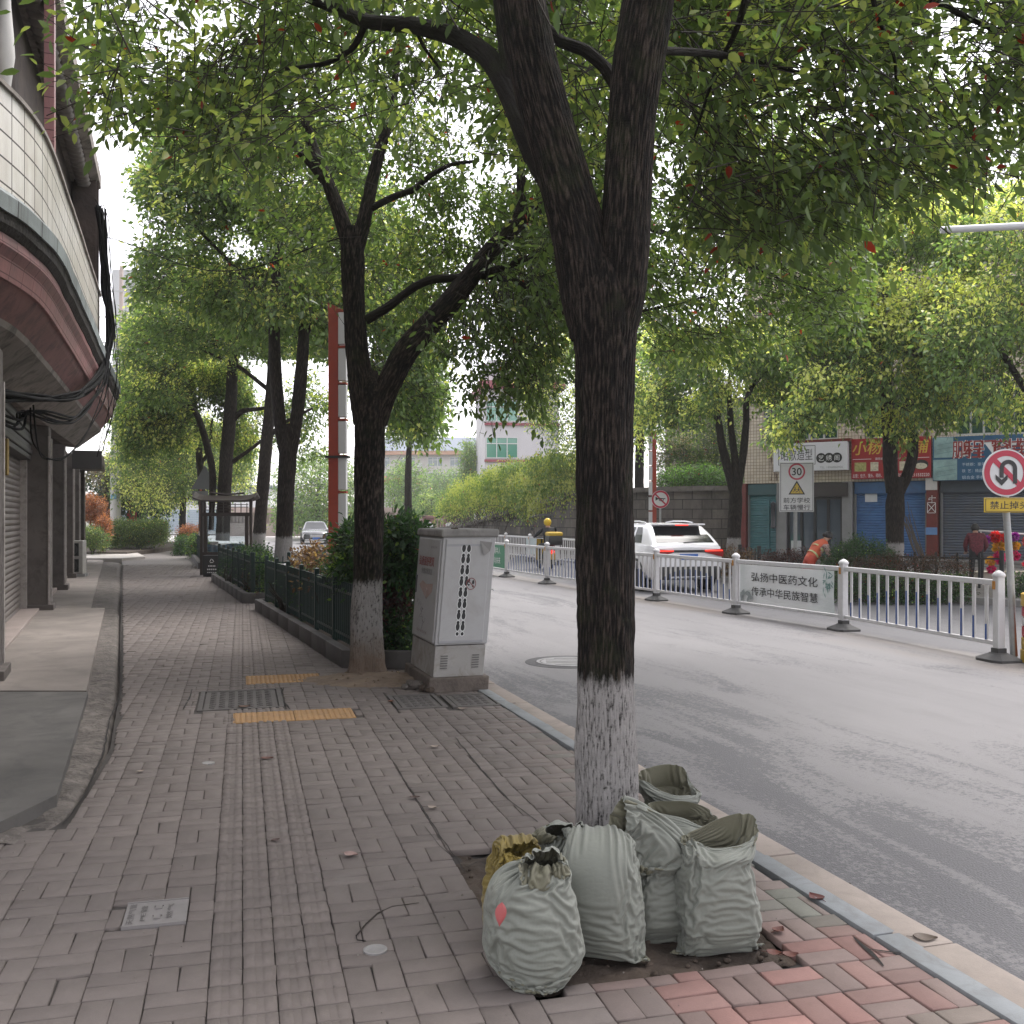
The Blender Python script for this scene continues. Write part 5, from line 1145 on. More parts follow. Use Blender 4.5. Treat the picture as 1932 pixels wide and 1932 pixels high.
# ------------------------------------------------------------------ left bed at the path's end: hedge, orange shrubs, pole
OR = dict(dark=np.array([.14, .05, .03]), mid=np.array([.3, .11, .06]), yng=np.array([.5, .2, .12]))
m = MB().prism([(-15.6, 41.5), (-15.9, 46.5), (-16.6, 55), (-17.2, 60), (-26, 60), (-22, 41.5)], -.1, .16); struct(m.build("planting_bed", M_soil))
hedge("long dark clipped hedge by the bend of the path", [(200, 1028), (203, 986), (260, 982), (314, 984), (316, 1018), (290, 1026)], (45, 49), 2600, 301, leaf=.09, young=.12, spread=.15, jag=4, base=.16)
hedge("large round orange leaved shrub past the shop row", [(146, 985), (148, 948), (170, 934), (198, 944), (202, 970), (185, 985)], (42.5, 44.6), 700, 303, name="shrub", cat="shrub", leaf=.08, young=.45, spread=.13, jag=4, base=.16, **OR)
hedge("smaller salmon coloured shrub under the round one", [(178, 1016), (178, 985), (198, 972), (208, 985), (208, 1014)], (41.6, 43), 420, 305, name="shrub", cat="shrub", leaf=.08, young=.7, spread=.12, jag=3, base=.16, **OR)
hedge("low green plants at the corner of the bed", [(146, 1026), (146, 998), (176, 994), (205, 1010), (204, 1030), (170, 1034)], (40, 42), 600, 307, name="shrub", cat="shrub", leaf=.08, young=.1, spread=.12, jag=4, base=.16)
t = thing("utility_pole", "white concrete utility pole standing behind the left hedge", "pole", (A(218, 1000, 51)[0], 51, .1))
MB().lathe([(.26, 0), (.24, 4.2), (.16, 6.6)], 16).build("shaft", surf("pale_concrete_pole", (.62, .6, .58), .8, .06, 1, .1), t, smooth=True, auto=40)
MB().box((0, -.25, 2.5), (.28, .02, .22)).build("number_plate", plain("pale_blue_plate", (.2, .42, .6), .5), t)
t = thing("utility_pole", "hazy power pole with crossarms rising beyond the shop row", "pole", (A(229, 1000, 120)[0], 120, 0))
MB().lathe([(.3, 0), (.22, 31)], 10).build("shaft", M_pinkst, t, smooth=True, auto=40)
for z in (22, 25, 28): MB().box((0, -.3, z), (5, .15, .15)).build("crossarm", M_walu, t)
t = thing("banner", "small red upright banner with yellow characters behind the hedge", "banner", (A(249, 976, 56)[0], 56, 1.6))
MB().box((0, 0, .55), (.5, .08, 1.7)).build("panel", plain("red_banner", (.5, .02, .02), .6), t); MB().text("年", .4, FRONT, (0, -.045, 1.0)).text("货", .4, FRONT, (0, -.045, .4)).build("lettering", plain("yellow_ink", (.7, .5, .05), .5), t)
MB().tube([(0, .02, -1.6), (0, .02, -.3)], .03, 6).build("stand", M_walu, t)

# ------------------------------------------------------------------ planters along the kerb with green picket fences
M_plk = surf("dark_planter_granite", (.085, .078, .075), .7, .2, 4, .25, 140, (.05, .045, .042), .5)
M_fence = surf("dark_green_enamel", (.012, .033, .03), .4, .2, 3, .05)
P1 = [G(486.7, 1151)[:2], G(654.6, 1259.7)[:2], np.array([-.75, 10.62])]
def planter(label, pts, back, flabel, fseg, seed, h=.19):
    pts = [np.array(p) for p in pts]; c0 = pts[0]; t = thing("planter", label, "planter", (c0[0], c0[1], 0), group="granite planters along the kerb"); o = np.array([c0[0], c0[1], 0])
    P = pts + [np.array(b) for b in back]; n = len(P)
    m = MB()
    for i in range(n):
        a, b = P[i], P[(i + 1) % n]; L = np.linalg.norm(b - a); k = max(1, int(round(L / .85))); an = math.atan2(b[1] - a[1], b[0] - a[0])
        for q in range(k):
            c = a + (b - a) * (q + .5) / k; m.box((c[0], c[1], h / 2 - .03), (L / k - .008 + (.1 if k == 1 else 0), .11, h + .06), an, 0, .008)
    m.build("edging", M_plk, t, loc=o, smooth=True, auto=40)
    MB().prism([tuple(p) for p in P], -.02, h - .05).build("soil", M_soil, t, loc=o)
    for (i, fl) in fseg:
        a, b = P[i], P[i + 1]; d = (b - a) / np.linalg.norm(b - a); nrm = np.array([-d[1], d[0]])
        nrm = nrm if (np.mean(P, axis=0) - a) @ nrm > 0 else -nrm; a2 = a + nrm * .13 + d * .12; L = np.linalg.norm(b - a) - .25; an = math.atan2(d[1], d[0])
        ft = thing("picket_fence", fl, "fence", (a2[0], a2[1], h - .05), an, "green picket fences on the planters"); npst = max(2, int(round(L / 1.15)) + 1)
        for q in range(npst): MB().box((q * L / (npst - 1), 0, .38), (.06, .06, .8), bev=.008).lathe([(.001, .8), (.042, .785), (.042, .775)], 4, (q * L / (npst - 1), 0, 0), M=rotz(.785) @ np.eye(3)).build("post", M_fence, ft)
        m = MB(); k = int(L / .105)
        for q in range(k + 1):
            x = q * L / k; m.box((x, 0, .37), (.018, .018, .66)).lathe([(.012, .7), (.012, .712), (.001, .72)], 6, (x, 0, 0))
        for z in (.12, .6): m.box((L / 2, 0, z), (L, .014, .028))
        m.build("picket_panel", M_fence, ft)
    return t
kx = lambda y: kerb_x(y) - .34
planter("dark granite planter bed beside the second tree", P1, [(kx(10.62), 10.75), (kx(17.3), 17.35)], None, [(0, "dark green picket fence on the planter nearest the cabinet")], 1)
q1, q2 = G(402.7, 1096.4)[:2], G(463, 1138)[:2]
planter("dark granite planter bed between the gap and the notice board", [q1, q2, (q2[0] + .9, q2[1] + .05)], [(kx(18.9), 18.95), (kx(25.2), 25.3)], None, [(0, "dark green picket fence running back to the notice board"), (1, "short end fence facing the gap between the planters")], 2)
q1, q2 = np.array([-15.2, 48.0]), np.array([-9.6, 31.5])
planter("farther planter bed beyond the notice board", [q1, q2, (q2[0] + .9, q2[1] + .05)], [(kx(31.6), 31.7), (kx(48), 48.1)], None, [(0, "far green picket fence beyond the notice board")], 3)

SH = "shrubs in the planters"
BR = dict(dark=np.array([.07, .035, .025]), mid=np.array([.14, .075, .045]), yng=np.array([.26, .16, .09])); DR = dict(dark=np.array([.03, .012, .014]), mid=np.array([.065, .022, .024]), yng=np.array([.14, .05, .045]))
GL = dict(dark=np.array([.020, .05, .022]), mid=np.array([.045, .1, .035]), yng=np.array([.2, .3, .07]))
def in_beds(P, u, v):
    f1 = np.interp(P[:, 1], [10.75, 17.4], [-1.73, -4.3]); f2 = np.interp(P[:, 1], [18.8, 25.3], [-4.9, -7.4])
    return ((P[:, 1] < 17.4) & (P[:, 0] > f1 + .2) & (P[:, 0] < kerb_x(P[:, 1]) - .1)) | ((P[:, 1] >= 18.6) & (P[:, 1] < 26) & (P[:, 0] > f2 + .2) & (P[:, 0] < kerb_x(P[:, 1]) - .1)) | (P[:, 1] >= 26)
def shrub(*a, **k): k.setdefault("extra", in_beds); k.setdefault("name", "shrub"); k.setdefault("cat", "shrub"); k.setdefault("group", SH); k.setdefault("base", .14); return hedge(*a, **k)
shrub("tall glossy dark green shrub right behind the second trunk", [(722, 1105), (722, 1000), (745, 978), (785, 985), (803, 1010), (800, 1060), (792, 1118), (760, 1100)], (10.75, 12.0), 950, 401, leaf=.085, young=.05, spread=.1, jag=9, fine=True, lw=.42, droop=.3, carve=-.35, **GL)
shrub("glossy shrub left of the second trunk reaching to the red tower", [(622, 1120), (640, 1010), (652, 990), (672, 1000), (680, 1120)], (11.5, 12.8), 360, 403, leaf=.085, young=.25, spread=.1, jag=10, fine=True, **GL)
shrub("dark red round shrub just left of the cabinet", [(700, 1170), (700, 1095), (735, 1088), (768, 1110), (772, 1150), (755, 1175)], (10.8, 11.6), 520, 405, leaf=.05, young=.25, spread=.07, jag=7, **DR)
shrub("low leafy green shrub behind the cabinet foot", [(700, 1240), (700, 1165), (740, 1160), (785, 1150), (795, 1240)], (10.75, 11.5), 620, 407, leaf=.055, young=.12, spread=.07, jag=8, fine=True, **GL)
shrub("bronze leaved shrub in the middle of the planter", [(545, 1120), (550, 1050), (590, 1028), (625, 1040), (640, 1065), (625, 1120)], (13.4, 16.8), 520, 409, leaf=.075, young=.4, spread=.09, jag=9, fine=True, **BR)
shrub("dense dark green shrub low behind the picket fence", [(560, 1215), (570, 1075), (620, 1050), (668, 1060), (668, 1225), (620, 1222)], (11.0, 15.5), 1100, 411, leaf=.05, young=.05, spread=.07, jag=8, **GL)
shrub("shadowy shrub filling the far half of the picket fence", [(494, 1140), (498, 1085), (540, 1075), (575, 1080), (575, 1175), (540, 1165)], (13.8, 17.2), 700, 413, leaf=.055, young=.05, spread=.08, jag=7, **GL)
shrub("wide dark green shrub in the planter by the notice board", [(425, 1110), (428, 1052), (450, 1034), (500, 1032), (512, 1050), (505, 1100)], (19.2, 24.5), 800, 415, leaf=.06, young=.08, spread=.1, jag=6, **GL)
shrub("bright green low shrub at the foot of the tall forked tree", [(468, 1125), (470, 1062), (500, 1050), (520, 1062), (518, 1120)], (18.9, 21), 520, 417, leaf=.06, young=.55, spread=.09, jag=6, **GL)
shrub("reddish brown low shrub at the end of the second planter", [(444, 1132), (455, 1085), (478, 1078), (484, 1132)], (18.8, 20.5), 260, 419, leaf=.05, young=.2, spread=.07, jag=5, **BR)
shrub("dusky shrub inside the second picket fence", [(408, 1095), (412, 1052), (440, 1055), (452, 1120), (430, 1112)], (19.5, 25.3), 420, 421, leaf=.055, young=.05, spread=.08, jag=5, **GL)
shrub("orange brown shrub left of the notice board", [(336, 1022), (340, 998), (362, 990), (384, 1000), (384, 1024)], (44, 46), 420, 423, leaf=.09, young=.5, spread=.13, jag=4, **OR)
shrub("yellow green shrub spilling over the far fence", [(352, 1045), (355, 1015), (378, 1008), (392, 1020), (390, 1050)], (38, 40), 420, 425, leaf=.08, young=.7, spread=.12, jag=4, **GL)
shrub("green shrub at the far end of the planters", [(330, 1045), (332, 1015), (350, 1010), (356, 1042)], (42, 44), 280, 427, leaf=.09, young=.2, spread=.13, jag=4, **GL)

# ------------------------------------------------------------------ red lamp towers
M_lred = surf("red_lamp_steel", (.34, .052, .03), .5, .1, 1.5, .05, 60, (.2, .04, .03), .4); M_lpan = surf("white_lamp_panel", (.62, .62, .63), .35, .05, 1, .02)
def lamp_tower(label, x, y, side, h=4.75, arm=True):
    t = thing("lamp_tower", label, "lamp post", (x, y, -.02 if side < 0 else .14), group="red lamp towers along the street")
    MB().box((side * -.065, 0, h / 2), (.15, .17, h), bev=.006).build("column", M_lred, t)
    MB().box((side * .07, 0, .62), (.13, .15, 1.24), bev=.006).build("plinth", M_lred, t)
    for k in range(6):
        z = 1.3 + k * .565; MB().box((side * .075, -.01, z + .255), (.125, .15, .5), bev=.01).build("lamp_box", M_lpan, t)
        MB().box((side * .075, -.01, z + .532), (.13, .16, .03)).build("divider", M_lred, t)
    MB().prism([(side * -.14, h - .1), (side * .13, h - .1), (side * .13, h + .02), (side * -.02, h + .1), (side * (-.34 if arm else -.15), h + .16), (side * (-.3 if arm else -.15), h + .06), (side * -.14, h + .02)][::1], -.08, .08, M=FRONT).build("cap", M_lred, t)
    MB().box((side * .0, -.02, 2.38), (.36, .2, .035)).build("strap", plain("black_strap", (.02, .02, .02), .5), t)
    return t
p = A(638, 1000, 16); lamp_tower("red lamp tower with white panels left of the second tree", p[0], 16, 1, 4.62, False)
p = A(1231, 1000, 38.6); lamp_tower("red lamp tower with white panels across the road behind the white car", p[0], 38.6, -1)

# ------------------------------------------------------------------ notice board, bin, air conditioner, back of a triangular sign
M_brown = surf("dark_brown_steel", (.045, .034, .03), .5, .15, 2, .1)
c = A(427, 1086, 28.0); t = thing("notice_board", "brown framed glass notice board with a small curved roof by the path", "notice board", (c[0], 28, 0), .02)
for x in (-.67, .67): MB().box((x, 0, 1.02), (.075, .1, 2.06), bev=.008).build("post", M_brown, t)
MB().box((0, 0, .58), (1.27, .12, .1)).box((0, 0, 1.66), (1.27, .12, .1)).build("rail", M_brown, t)
for x in (-.56, .56): MB().box((x, 0, 1.12), (.09, .1, 1.0)).build("stile", M_brown, t)
m = MB()
for k in range(8): m.box((-.56 + k * .16, 0, 1.84), (.02, .03, .26))
for z, a, b in ((1.86, -.6, .6), (1.93, -.3, .6), (1.78, -.6, .2)): m.box(((a + b) / 2, 0, z), (b - a, .03, .02))
m.build("lattice", M_brown, t)
xs_ = np.linspace(-.84, .84, 15); zz = 2.08 + .1 * np.abs(xs_ / .84) ** 6; rows = [[(x, -.32, z - .04), (x, 0, z + .1), (x, .32, z - .04), (x, .32, z - .08), (x, 0, z + .03), (x, -.32, z - .08), (x, -.32, z - .04)] for x, z in zip(xs_, zz)]
MB().grid(rows).add(rows[0], [list(range(7))]).add(rows[-1], [list(range(7))]).build("roof", M_brown, t); MB().tube([(-.45, 0, 2.26), (0, 0, 2.2), (.5, 0, 2.24)], .03, 6).build("ridge", M_brown, t)
def clearglass():
    m = NT("clear_glass"); a = m.n("ShaderNodeBsdfTransparent"); a.inputs[0].default_value = (.8, .86, .88, 1); g_ = m.n("ShaderNodeBsdfGlossy"); g_.inputs["Roughness"].default_value = .03
    f = m.n("ShaderNodeFresnel"); f.inputs[0].default_value = 1.5; x = m.n("ShaderNodeMixShader"); m.put(x.inputs[0], m.math('ADD', m.math('MULTIPLY', f.outputs[0], 1.0), .1)); m.t.links.new(a.outputs[0], x.inputs[1]); m.t.links.new(g_.outputs[0], x.inputs[2]); return m.end(x.outputs[0])
MB().box((0, -.03, 1.12), (1.04, .012, .99)).build("pane", clearglass(), t)
m = MB().grid([[(x, .01 + .01 * math.sin(x * 30), z + .03 * math.sin(x * 7)) for z in (.64, .72, .84)] for x in np.linspace(-.51, .5, 20)]); m.build("poster", surf("blue_white_poster", (.2, .42, .62), .6, .5, 9, 0), t)
c = A(403, 1088, 27.3); t = thing("litter_bin", "black litter bin with white recycling mark under the notice board", "bin", (c[0], 27.3, 0), .02)
M_blk = plain("black_bin_steel", (.018, .018, .019), .45)
MB().box((0, 0, .31), (.5, .36, .52), bev=.015).build("body", M_blk, t); MB().box((0, 0, .025), (.46, .32, .05)).build("foot", M_blk, t)
m = MB()
for k in range(3):
    a = k * 2.0944 + 1.5708; b = a + 2.0944; R_ = .075; p0 = np.array([math.cos(a), math.sin(a)]) * R_; p1 = np.array([math.cos(b), math.sin(b)]) * R_; d = (p1 - p0) / np.linalg.norm(p1 - p0); q0 = p0 + d * .02; q1_ = p0 + d * .085; nn = np.array([-d[1], d[0]]) * .009
    m.prism([tuple(q0 - nn), tuple(q1_ - nn), tuple(q1_ + d * .03), tuple(q1_ + nn), tuple(q0 + nn)], 0, .004, M=FRONT, t=(0, -.182, .42))
for z, w in ((.29, .2), (.2, .26), (.12, .26)):
    for k in range(5): m.box((-w / 2 + (k + .5) * w / 5, -.182, z), (w / 5 * .6, .004, .035 if z > .15 else .02))
m.build("printing", M_wink, t)
t = thing("litter_bin_lid", "brown hood above the black litter bin", "hood", (c[0] - .02, 27.5, .57)); bpy.data.objects.remove(t)

M_ac = surf("grey_white_ac_casing", (.42, .4, .375), .6, .1, 2, .08, 50, (.25, .23, .21), .4)
c = A(140, 1087, 26.5); t = thing("air_conditioner", "two fan outdoor air conditioner standing on the apron at the end of the shops", "air conditioner", (c[0], 26.5, .05), .16)
MB().box((0, 0, .5), (.52, .38, .86), bev=.02).build("casing", M_ac, t)
FX = np.array([[0, 0, 1.0], [1, 0, 0], [0, 1, 0]]); FY = FRONT
for z in (.29, .7):
    g_ = MB().box((-.03, -.195, z), (.38, .014, .33), bev=.006).build("grille", plain("dark_fan_grille", (.015, .015, .016), .6), t)
    m = MB()
    for r_ in (.06, .11, .15): m.lathe([(r_, 0), (r_ + .008, 0), (r_ + .008, .01), (r_, .01)], 20, (-.03, -.203, z), M=FRONT)
    m.build("fan_guard", plain("fan_wire", (.06, .06, .06), .5), g_)
for y in (-.13, .13): MB().box((0, y, .04), (.62, .05, .07)).build("foot", M_walu, t)
M_orange = plain("orange_post_paint", (.45, .12, .05), .5)
c = A(384, 1000, 36); t = thing("road_sign", "grey back of a triangular road sign on an orange post behind the notice board", "road sign", (c[0], 36, 0))
MB().tube([(-.1, 0, 0), (-.1, 0, 2.75)], .035, 10).build("post", M_orange, t, smooth=True, auto=40)
c2 = A(390, 906, 36)[2]; MB().prism([(-.42, c2 - .32), (.55, c2 - .32), (.06, c2 + .52)], .04, .055, M=FRONT).build("plate", plain("grey_sign_back", (.22, .225, .23), .5, .3), t)
MB().box((-.1, -.06, c2 - .55), (.55, .02, .34)).build("lower_plate", plain("grey_sign_back2", (.25, .255, .26), .5, .3), t)
# ------------------------------------------------------------------ cabinet, covers, tactile tiles
LEFT = np.array([[0, 0, -1.0], [-1.0, 0, 0], [0, 1.0, 0]]); UPW = np.eye(3)
M_cab = surf("cabinet_grey_white_enamel", (.44, .435, .44), .45, .05, 1.5, .03, 60, (.3, .28, .255), .4); M_cabd = surf("dusty_cabinet_base", (.36, .345, .33), .7, .12, 2.5, .1, 60, (.2, .165, .13), .7); M_cabtop = surf("weathered_cabinet_top", (.27, .26, .25), .8, .2, 3, .2, 60, (.12, .11, .1), .6)
t = thing("telecom_cabinet", "leaning grey white roadside cabinet with black footprint pairs on its front", "cabinet", (*G(813, 1306)[:2], 0), .31)
cw, cd, base, top = .495, .98, .13, 1.40
lean = math.tan(R(4.6)); SHR = np.array([[1, 0, lean], [0, 1, -.012], [0, 0, 1.0]])
def cb(c, d, bev=0.0, m=None): m = m or MB(); q = MB().box(c, d, bev=bev); V = np.concatenate(q.v); return m.add(V @ SHR.T, q.f)
cb((cw / 2, cd / 2, .06), (cw + .07, cd + .08, .14), .012).build("plinth", surf("plinth_mortar", (.14, .115, .1), .9, .3, 3, .6, 30, (.06, .05, .045), .6, bd=.015), t)
sk = cb((cw / 2, cd / 2, base + .14), (cw - .02, cd - .02, .285), .006).build("skirt", M_cabd, t)
for x in (.10, cw - .1):
    m = MB()
    for k in range(6): cb((x, .006, base + .08 + k * .022), (.065, .012, .007), 0, m)
    m.build("vent", plain("vent_shadow_grey", (.12, .115, .11), .7), sk)
bz0 = base + .29
bd_ = cb((cw / 2, cd / 2, (bz0 + top) / 2), (cw, cd, top - bz0), .008).build("body", M_cab, t)
dr_ = cb((cw / 2 - .01, -.004, (bz0 + top) / 2), (cw - .075, .02, top - bz0 - .03), .012).build("front_panel", M_cab, t)
cb((-.006, cd / 2 - .03, (bz0 + top) / 2), (.022, cd - .12, top - bz0 - .03), .012).build("side_door", M_cab, t); cb((-.02, cd - .12, (bz0 + top) / 2 + .02), (.014, .03, .17), .004).build("handle", plain("dark_handle", (.04, .04, .045), .4), t)
cb((cw / 2, cd / 2, top + .035), (cw + .05, cd + .05, .075), .02).build("top", M_cabtop, t)
for k in range(5): cb((cw * .25 + .02 * k, .1 + .05 * ((k * 3) % 4), top + .078), (.02 + .008 * (k % 3), .02, .012), .003).build("debris", M_soil, t) if k < 3 else None
def foot_print(m, x, z, s, flip, yoff, grow=0.0):
    for cz_, rx, rz_ in ((.028, .0185, .034), (-.034, .014, .017)):
        an = np.linspace(0, 2 * np.pi, 17)[:-1]; poly = [((rx + grow) * math.cos(a) * (1 - .12 * flip * math.sin(a)) + flip * .002, cz_ + (rz_ + grow) * math.sin(a)) for a in an]
        V = np.array([(x + p * s, yoff, z + q * s) for p, q in poly]); m.add(V @ SHR.T, [list(range(16))])
ink, rim_ = MB(), MB(); H_ = top - bz0
for k in range(8):
    z = bz0 + H_ * (.865 - k * .104)
    for sg in (-1, 1):
        x = cw * .445 + sg * .0215; foot_print(rim_, x, z, 1, sg, -.0152, .006); foot_print(ink, x, z, 1, sg, -.0166)
rim_.build("footprint_border", M_wink, dr_); ink.build("footprints", M_ink, dr_)
m = MB(); zc, xc = bz0 + H_ * .565, cw * .585
for k in range(28):
    a0_, a1_ = k * .2244, (k + 1) * .2244; V = np.array([(xc + r_ * math.cos(a) * .85, -.0175, zc + r_ * math.sin(a)) for r_, a in ((.055, a0_), (.048, a0_), (.048, a1_), (.055, a1_))]); m.add(V @ SHR.T, [(0, 1, 2, 3)])
V = np.array([(xc - .036, -.0178, zc + .036), (xc - .031, -.0178, zc + .041), (xc + .036, -.0178, zc - .034), (xc + .031, -.0178, zc - .04)]); m.add(V @ SHR.T, [(0, 1, 2, 3)])
m.build("ban_mark", plain("dull_red_ink", (.22, .06, .06), .6), dr_); m = MB(); foot_print(m, xc + .018, zc - .002, .6, 1, -.0172); foot_print(m, xc - .02, zc + .012, .6, -1, -.0172); m.build("ban_footprints", M_ink, dr_)
pl = MB().add(np.array([(cw * .69, -.017, top - .035), (cw * .78, -.05, top - .17), (cw * .9, -.018, top - .13), (cw * .93, -.016, top - .05)]) @ SHR.T, [(0, 1, 2), (0, 2, 3)]); pl.build("peeled_sticker", surf("sticker_back", (.26, .25, .245), .8, .15, 8, .1), dr_)
for z in (bz0 + H_ * .925, bz0 + .03): cb((cw / 2 - .01, -.0148, z), (cw - .085, .002, .022)).build("tape_line", plain("pale_grey_tape%d" % int(z * 100), (.36, .36, .375), .5), dr_)
def side_text(s, size, y, z, mat, name, width=None, bold=0.0, shear=0.0):
    m = MB().text(s, size, LEFT, (-.0195, y, z), width=width, bold=bold, shear=shear); V = np.concatenate(m.v); return MB().add(V @ SHR.T, m.f).build(name, mat, t)
side_text("弘扬良好家风", .095, cd * .52, bz0 + H_ * .76, plain("faded_red_ink", (.3, .05, .045), .6), "lettering", cd * .62, .015, .2)
side_text("传播文明家庭", .055, cd * .48, bz0 + H_ * .665, plain("faded_grey_ink", (.17, .16, .16), .6), "lettering", cd * .45); side_text("望城文明", .022, cd * .25, bz0 + H_ * .9, plain("faded_grey_ink2", (.2, .19, .19), .6), "lettering", cd * .24)
m = MB(); rr = np.random.default_rng(4)
for k in range(9):
    y0_, z0_ = cd * rr.uniform(.28, .72), bz0 + H_ * rr.uniform(.2, .42); an = np.cumsum(rr.normal(0, .9, 9)); P = np.array([(-.0195, y0_, z0_)] + [(-.0195, y0_ + .02 * np.cos(an[:i]).sum(), z0_ + .02 * np.sin(an[:i]).sum()) for i in range(1, 9)]); m.tube(P @ SHR.T, .0014, 4)
m.build("line_drawing", plain("faded_line_ink", (.22, .21, .21), .7), t)
V = np.array([(-.0192, cd * .2, bz0 + H_ * .48), (-.0192, cd * .42, bz0 + H_ * .4), (-.0192, cd * .75, bz0 + H_ * .52), (-.0192, cd * .62, bz0 + H_ * .57), (-.0192, cd * .45, bz0 + H_ * .54), (-.0192, cd * .18, bz0 + H_ * .56)]); MB().add(V @ SHR.T, [list(range(6))]).build("printed_ribbon", surf("faded_pink_print", (.42, .31, .28), .6, .15, 6, 0), t)
side_text("保护通信设施", .028, cd * .5, bz0 + H_ * .085, plain("faded_brown_ink", (.25, .17, .16), .6), "lettering", cd * .42)
cbt = MB().tube(np.array([(cw + .0, .1, bz0 + H_ * .5), (cw + .04, .08, bz0 + H_ * .5), (cw + .05, .08, bz0 + H_ * .485)]) @ SHR.T, .005, 6).build("hasp", M_walu, t)
# loose stones by the plinth
rr = np.random.default_rng(9)
for k, (x, y, s) in enumerate(((-.88, 9.42, .075), (-.8, 9.3, .06), (-.95, 9.55, .06), (-.74, 9.2, .05), (-.98, 9.4, .045))):
    m = MB().lathe([(.2 * s, -s * .5), (s * .9, -s * .35), (s, 0), (s * .7, s * .45), (.05 * s, s * .55)], 7, (0, 0, s * .4), M=rotz(k) @ np.diag([1, .75, 1])); o = m.build("stone", M_soil if k % 2 else M_drain, None, smooth=True, auto=25, loc=(0, 0, 0)); o.location = (x, y, .01)
    tag(o, ("largest dark stone lying by the cabinet plinth", "dark stone touching the plinth corner", "rough stone half sunk in the earth by the second tree", "pale small stone nearest the drain covers", "small stone at the left of the heap by the plinth")[k], "stone", "loose stones by the cabinet")

M_cov = surf("worn_cover_concrete", (.115, .105, .1), .85, .2, 3, .3, 80, (.07, .062, .06), .5)
def cover(label, b4, seed, split=1, tiltz=0.0, gapd=.02):
    t0, t1, s0, s1 = b4; x, y = pav((s0 + s1) / 2, (t0 + t1) / 2); w, d = t1 - t0 - .03, s1 - s0 - .03
    t = thing("drain_cover", label, "drain cover", (x, y, 0.0), math.atan2(PN[1], PN[0]), "drain covers in the pavement")
    fr = MB()
    for c, dd in (((0, -d / 2 + .02, 0), (w, .04, .05)), ((0, d / 2 - .02, 0), (w, .04, .05)), ((-w / 2 + .02, 0, 0), (.04, d - .08, .05)), ((w / 2 - .02, 0, 0), (.04, d - .08, .05))): fr.box((c[0], c[1], -.022), dd, bev=.004)
    fr.build("frame", M_cov, t)
    m = MB().box((0, 0, -.026), (w - .1, d - .1, .05), bev=.004); rr = np.random.default_rng(seed); n = int((w - .14) / .07); k2_ = max(2, int((d - .12) / .045))
    for i in range(n):
        for j in range(k2_): m.box((-(w - .16) / 2 + (i + .5) * (w - .16) / n, -(d - .14) / 2 + (j + .5) * (d - .14) / k2_, .001), (.052, .012, .006), M=rotz(.6 if (i + j) % 2 else -.6))
    m.build("lid", M_cov, t); return t
cover("large square patterned drain cover left of the tactile strip", C1, 1); cover("concrete drain cover nearest the second tree", C2, 2); cover("concrete drain cover in front of the cabinet plinth", C3, 3)
M_tac = surf("yellow_tactile_tile", (.37, .22, .1), .8, .16, 3, .2, 80, (.19, .13, .085), .5)
for k, (b4, lab) in enumerate(((T1, "nearer orange yellow tactile tile strip with raised dots"), (T2, "farther orange yellow tactile tile strip beyond the square cover"))):
    t0, t1, s0, s1 = b4; x, y = pav((s0 + s1) / 2, (t0 + t1) / 2); w, d = t1 - t0 - .012, s1 - s0 - .012
    o = thing("tactile_tile", lab, "tactile tile", (x, y, 0), math.atan2(PN[1], PN[0]), "orange tactile tile strips"); n = max(2, int(w / .21)); m = MB(); dots = MB()
    for i in range(n): m.box((-w / 2 + (i + .5) * w / n, 0, -.014), (w / n - .004, d, .034), bev=.003)
    m.build("tiles", M_tac, o); nx_, ny_ = int(w / .042), max(2, int(d / .05))
    for i in range(nx_):
        for j in range(ny_): dots.lathe([(.013, 0), (.011, .004), (.004, .0055)], 6, (-w / 2 + (i + .5) * w / nx_, -d / 2 + (j + .5) * d / ny_, .003))
    stuff(dots.build("raised_dots", M_tac, o))
t0, t1, s0, s1 = PLATE; x, y = pav((s0 + s1) / 2, (t0 + t1) / 2); w, d = t1 - t0 - .006, s1 - s0 - .006
o = thing("marker_plate", "pale stamped service marker plate set in the paving", "marker plate", (x, y, .002), math.atan2(PN[1], PN[0])); M_plt = surf("worn_cast_plate", (.215, .2, .195), .7, .1, 5, .1, 100, (.14, .13, .125), .5)
m = MB().box((0, 0, -.012), (w, d, .028), bev=.003)
for yy in (-d / 2 + .004, d / 2 - .004): m.box((0, yy, .003), (w, .007, .006))
m.build("plate", M_plt, o); m = MB(); MR = np.array([[0, -1.0, 0], [1.0, 0, 0], [0, 0, 1]])
m.text("天然气管", w * .115, MR, (-w * .39, 0, .0045), width=d * .82); m.text("PE管", w * .1, MR, (-w * .2, 0, .0045), width=d * .62); m.text("燃气", w * .1, MR, (w * .22, 0, .0045), width=d * .6)
m.build("raised_lettering", surf("plate_letter_shadow", (.1, .093, .09), .8, .1), o)
m = MB()
for q in (-1, 1): m.prism([(-.02, -.012), (.012, -.012), (.012, -.018), (.026, 0), (.012, .018), (.012, .012), (-.02, .012)], .002, .007, M=MR, t=(w * .03, q * d * .2, 0))
m.build("raised_arrows", M_plt, o)
M_disc = surf("pale_metal_disc", (.26, .25, .245), .5, .08, 9, .05)
for u, v, r_, lab in ((708, 1793, .044, "round pale metal disc set in the paving left of the sacks"), (393, 1440, .04, "round pale metal disc set in the paving left of the ribbed strip")):
    p = G(u, v); o = tag(MB().lathe([(r_, -.01), (r_, .004), (r_ * .85, .0055), (r_ * .82, .0045), (.001, .005)], 28).build("survey_disc", M_disc, None, smooth=True, auto=40), lab, "metal disc", "survey discs in the paving"); o.location = (p[0], p[1], float(ground_z(p[0], p[1])) + .001)
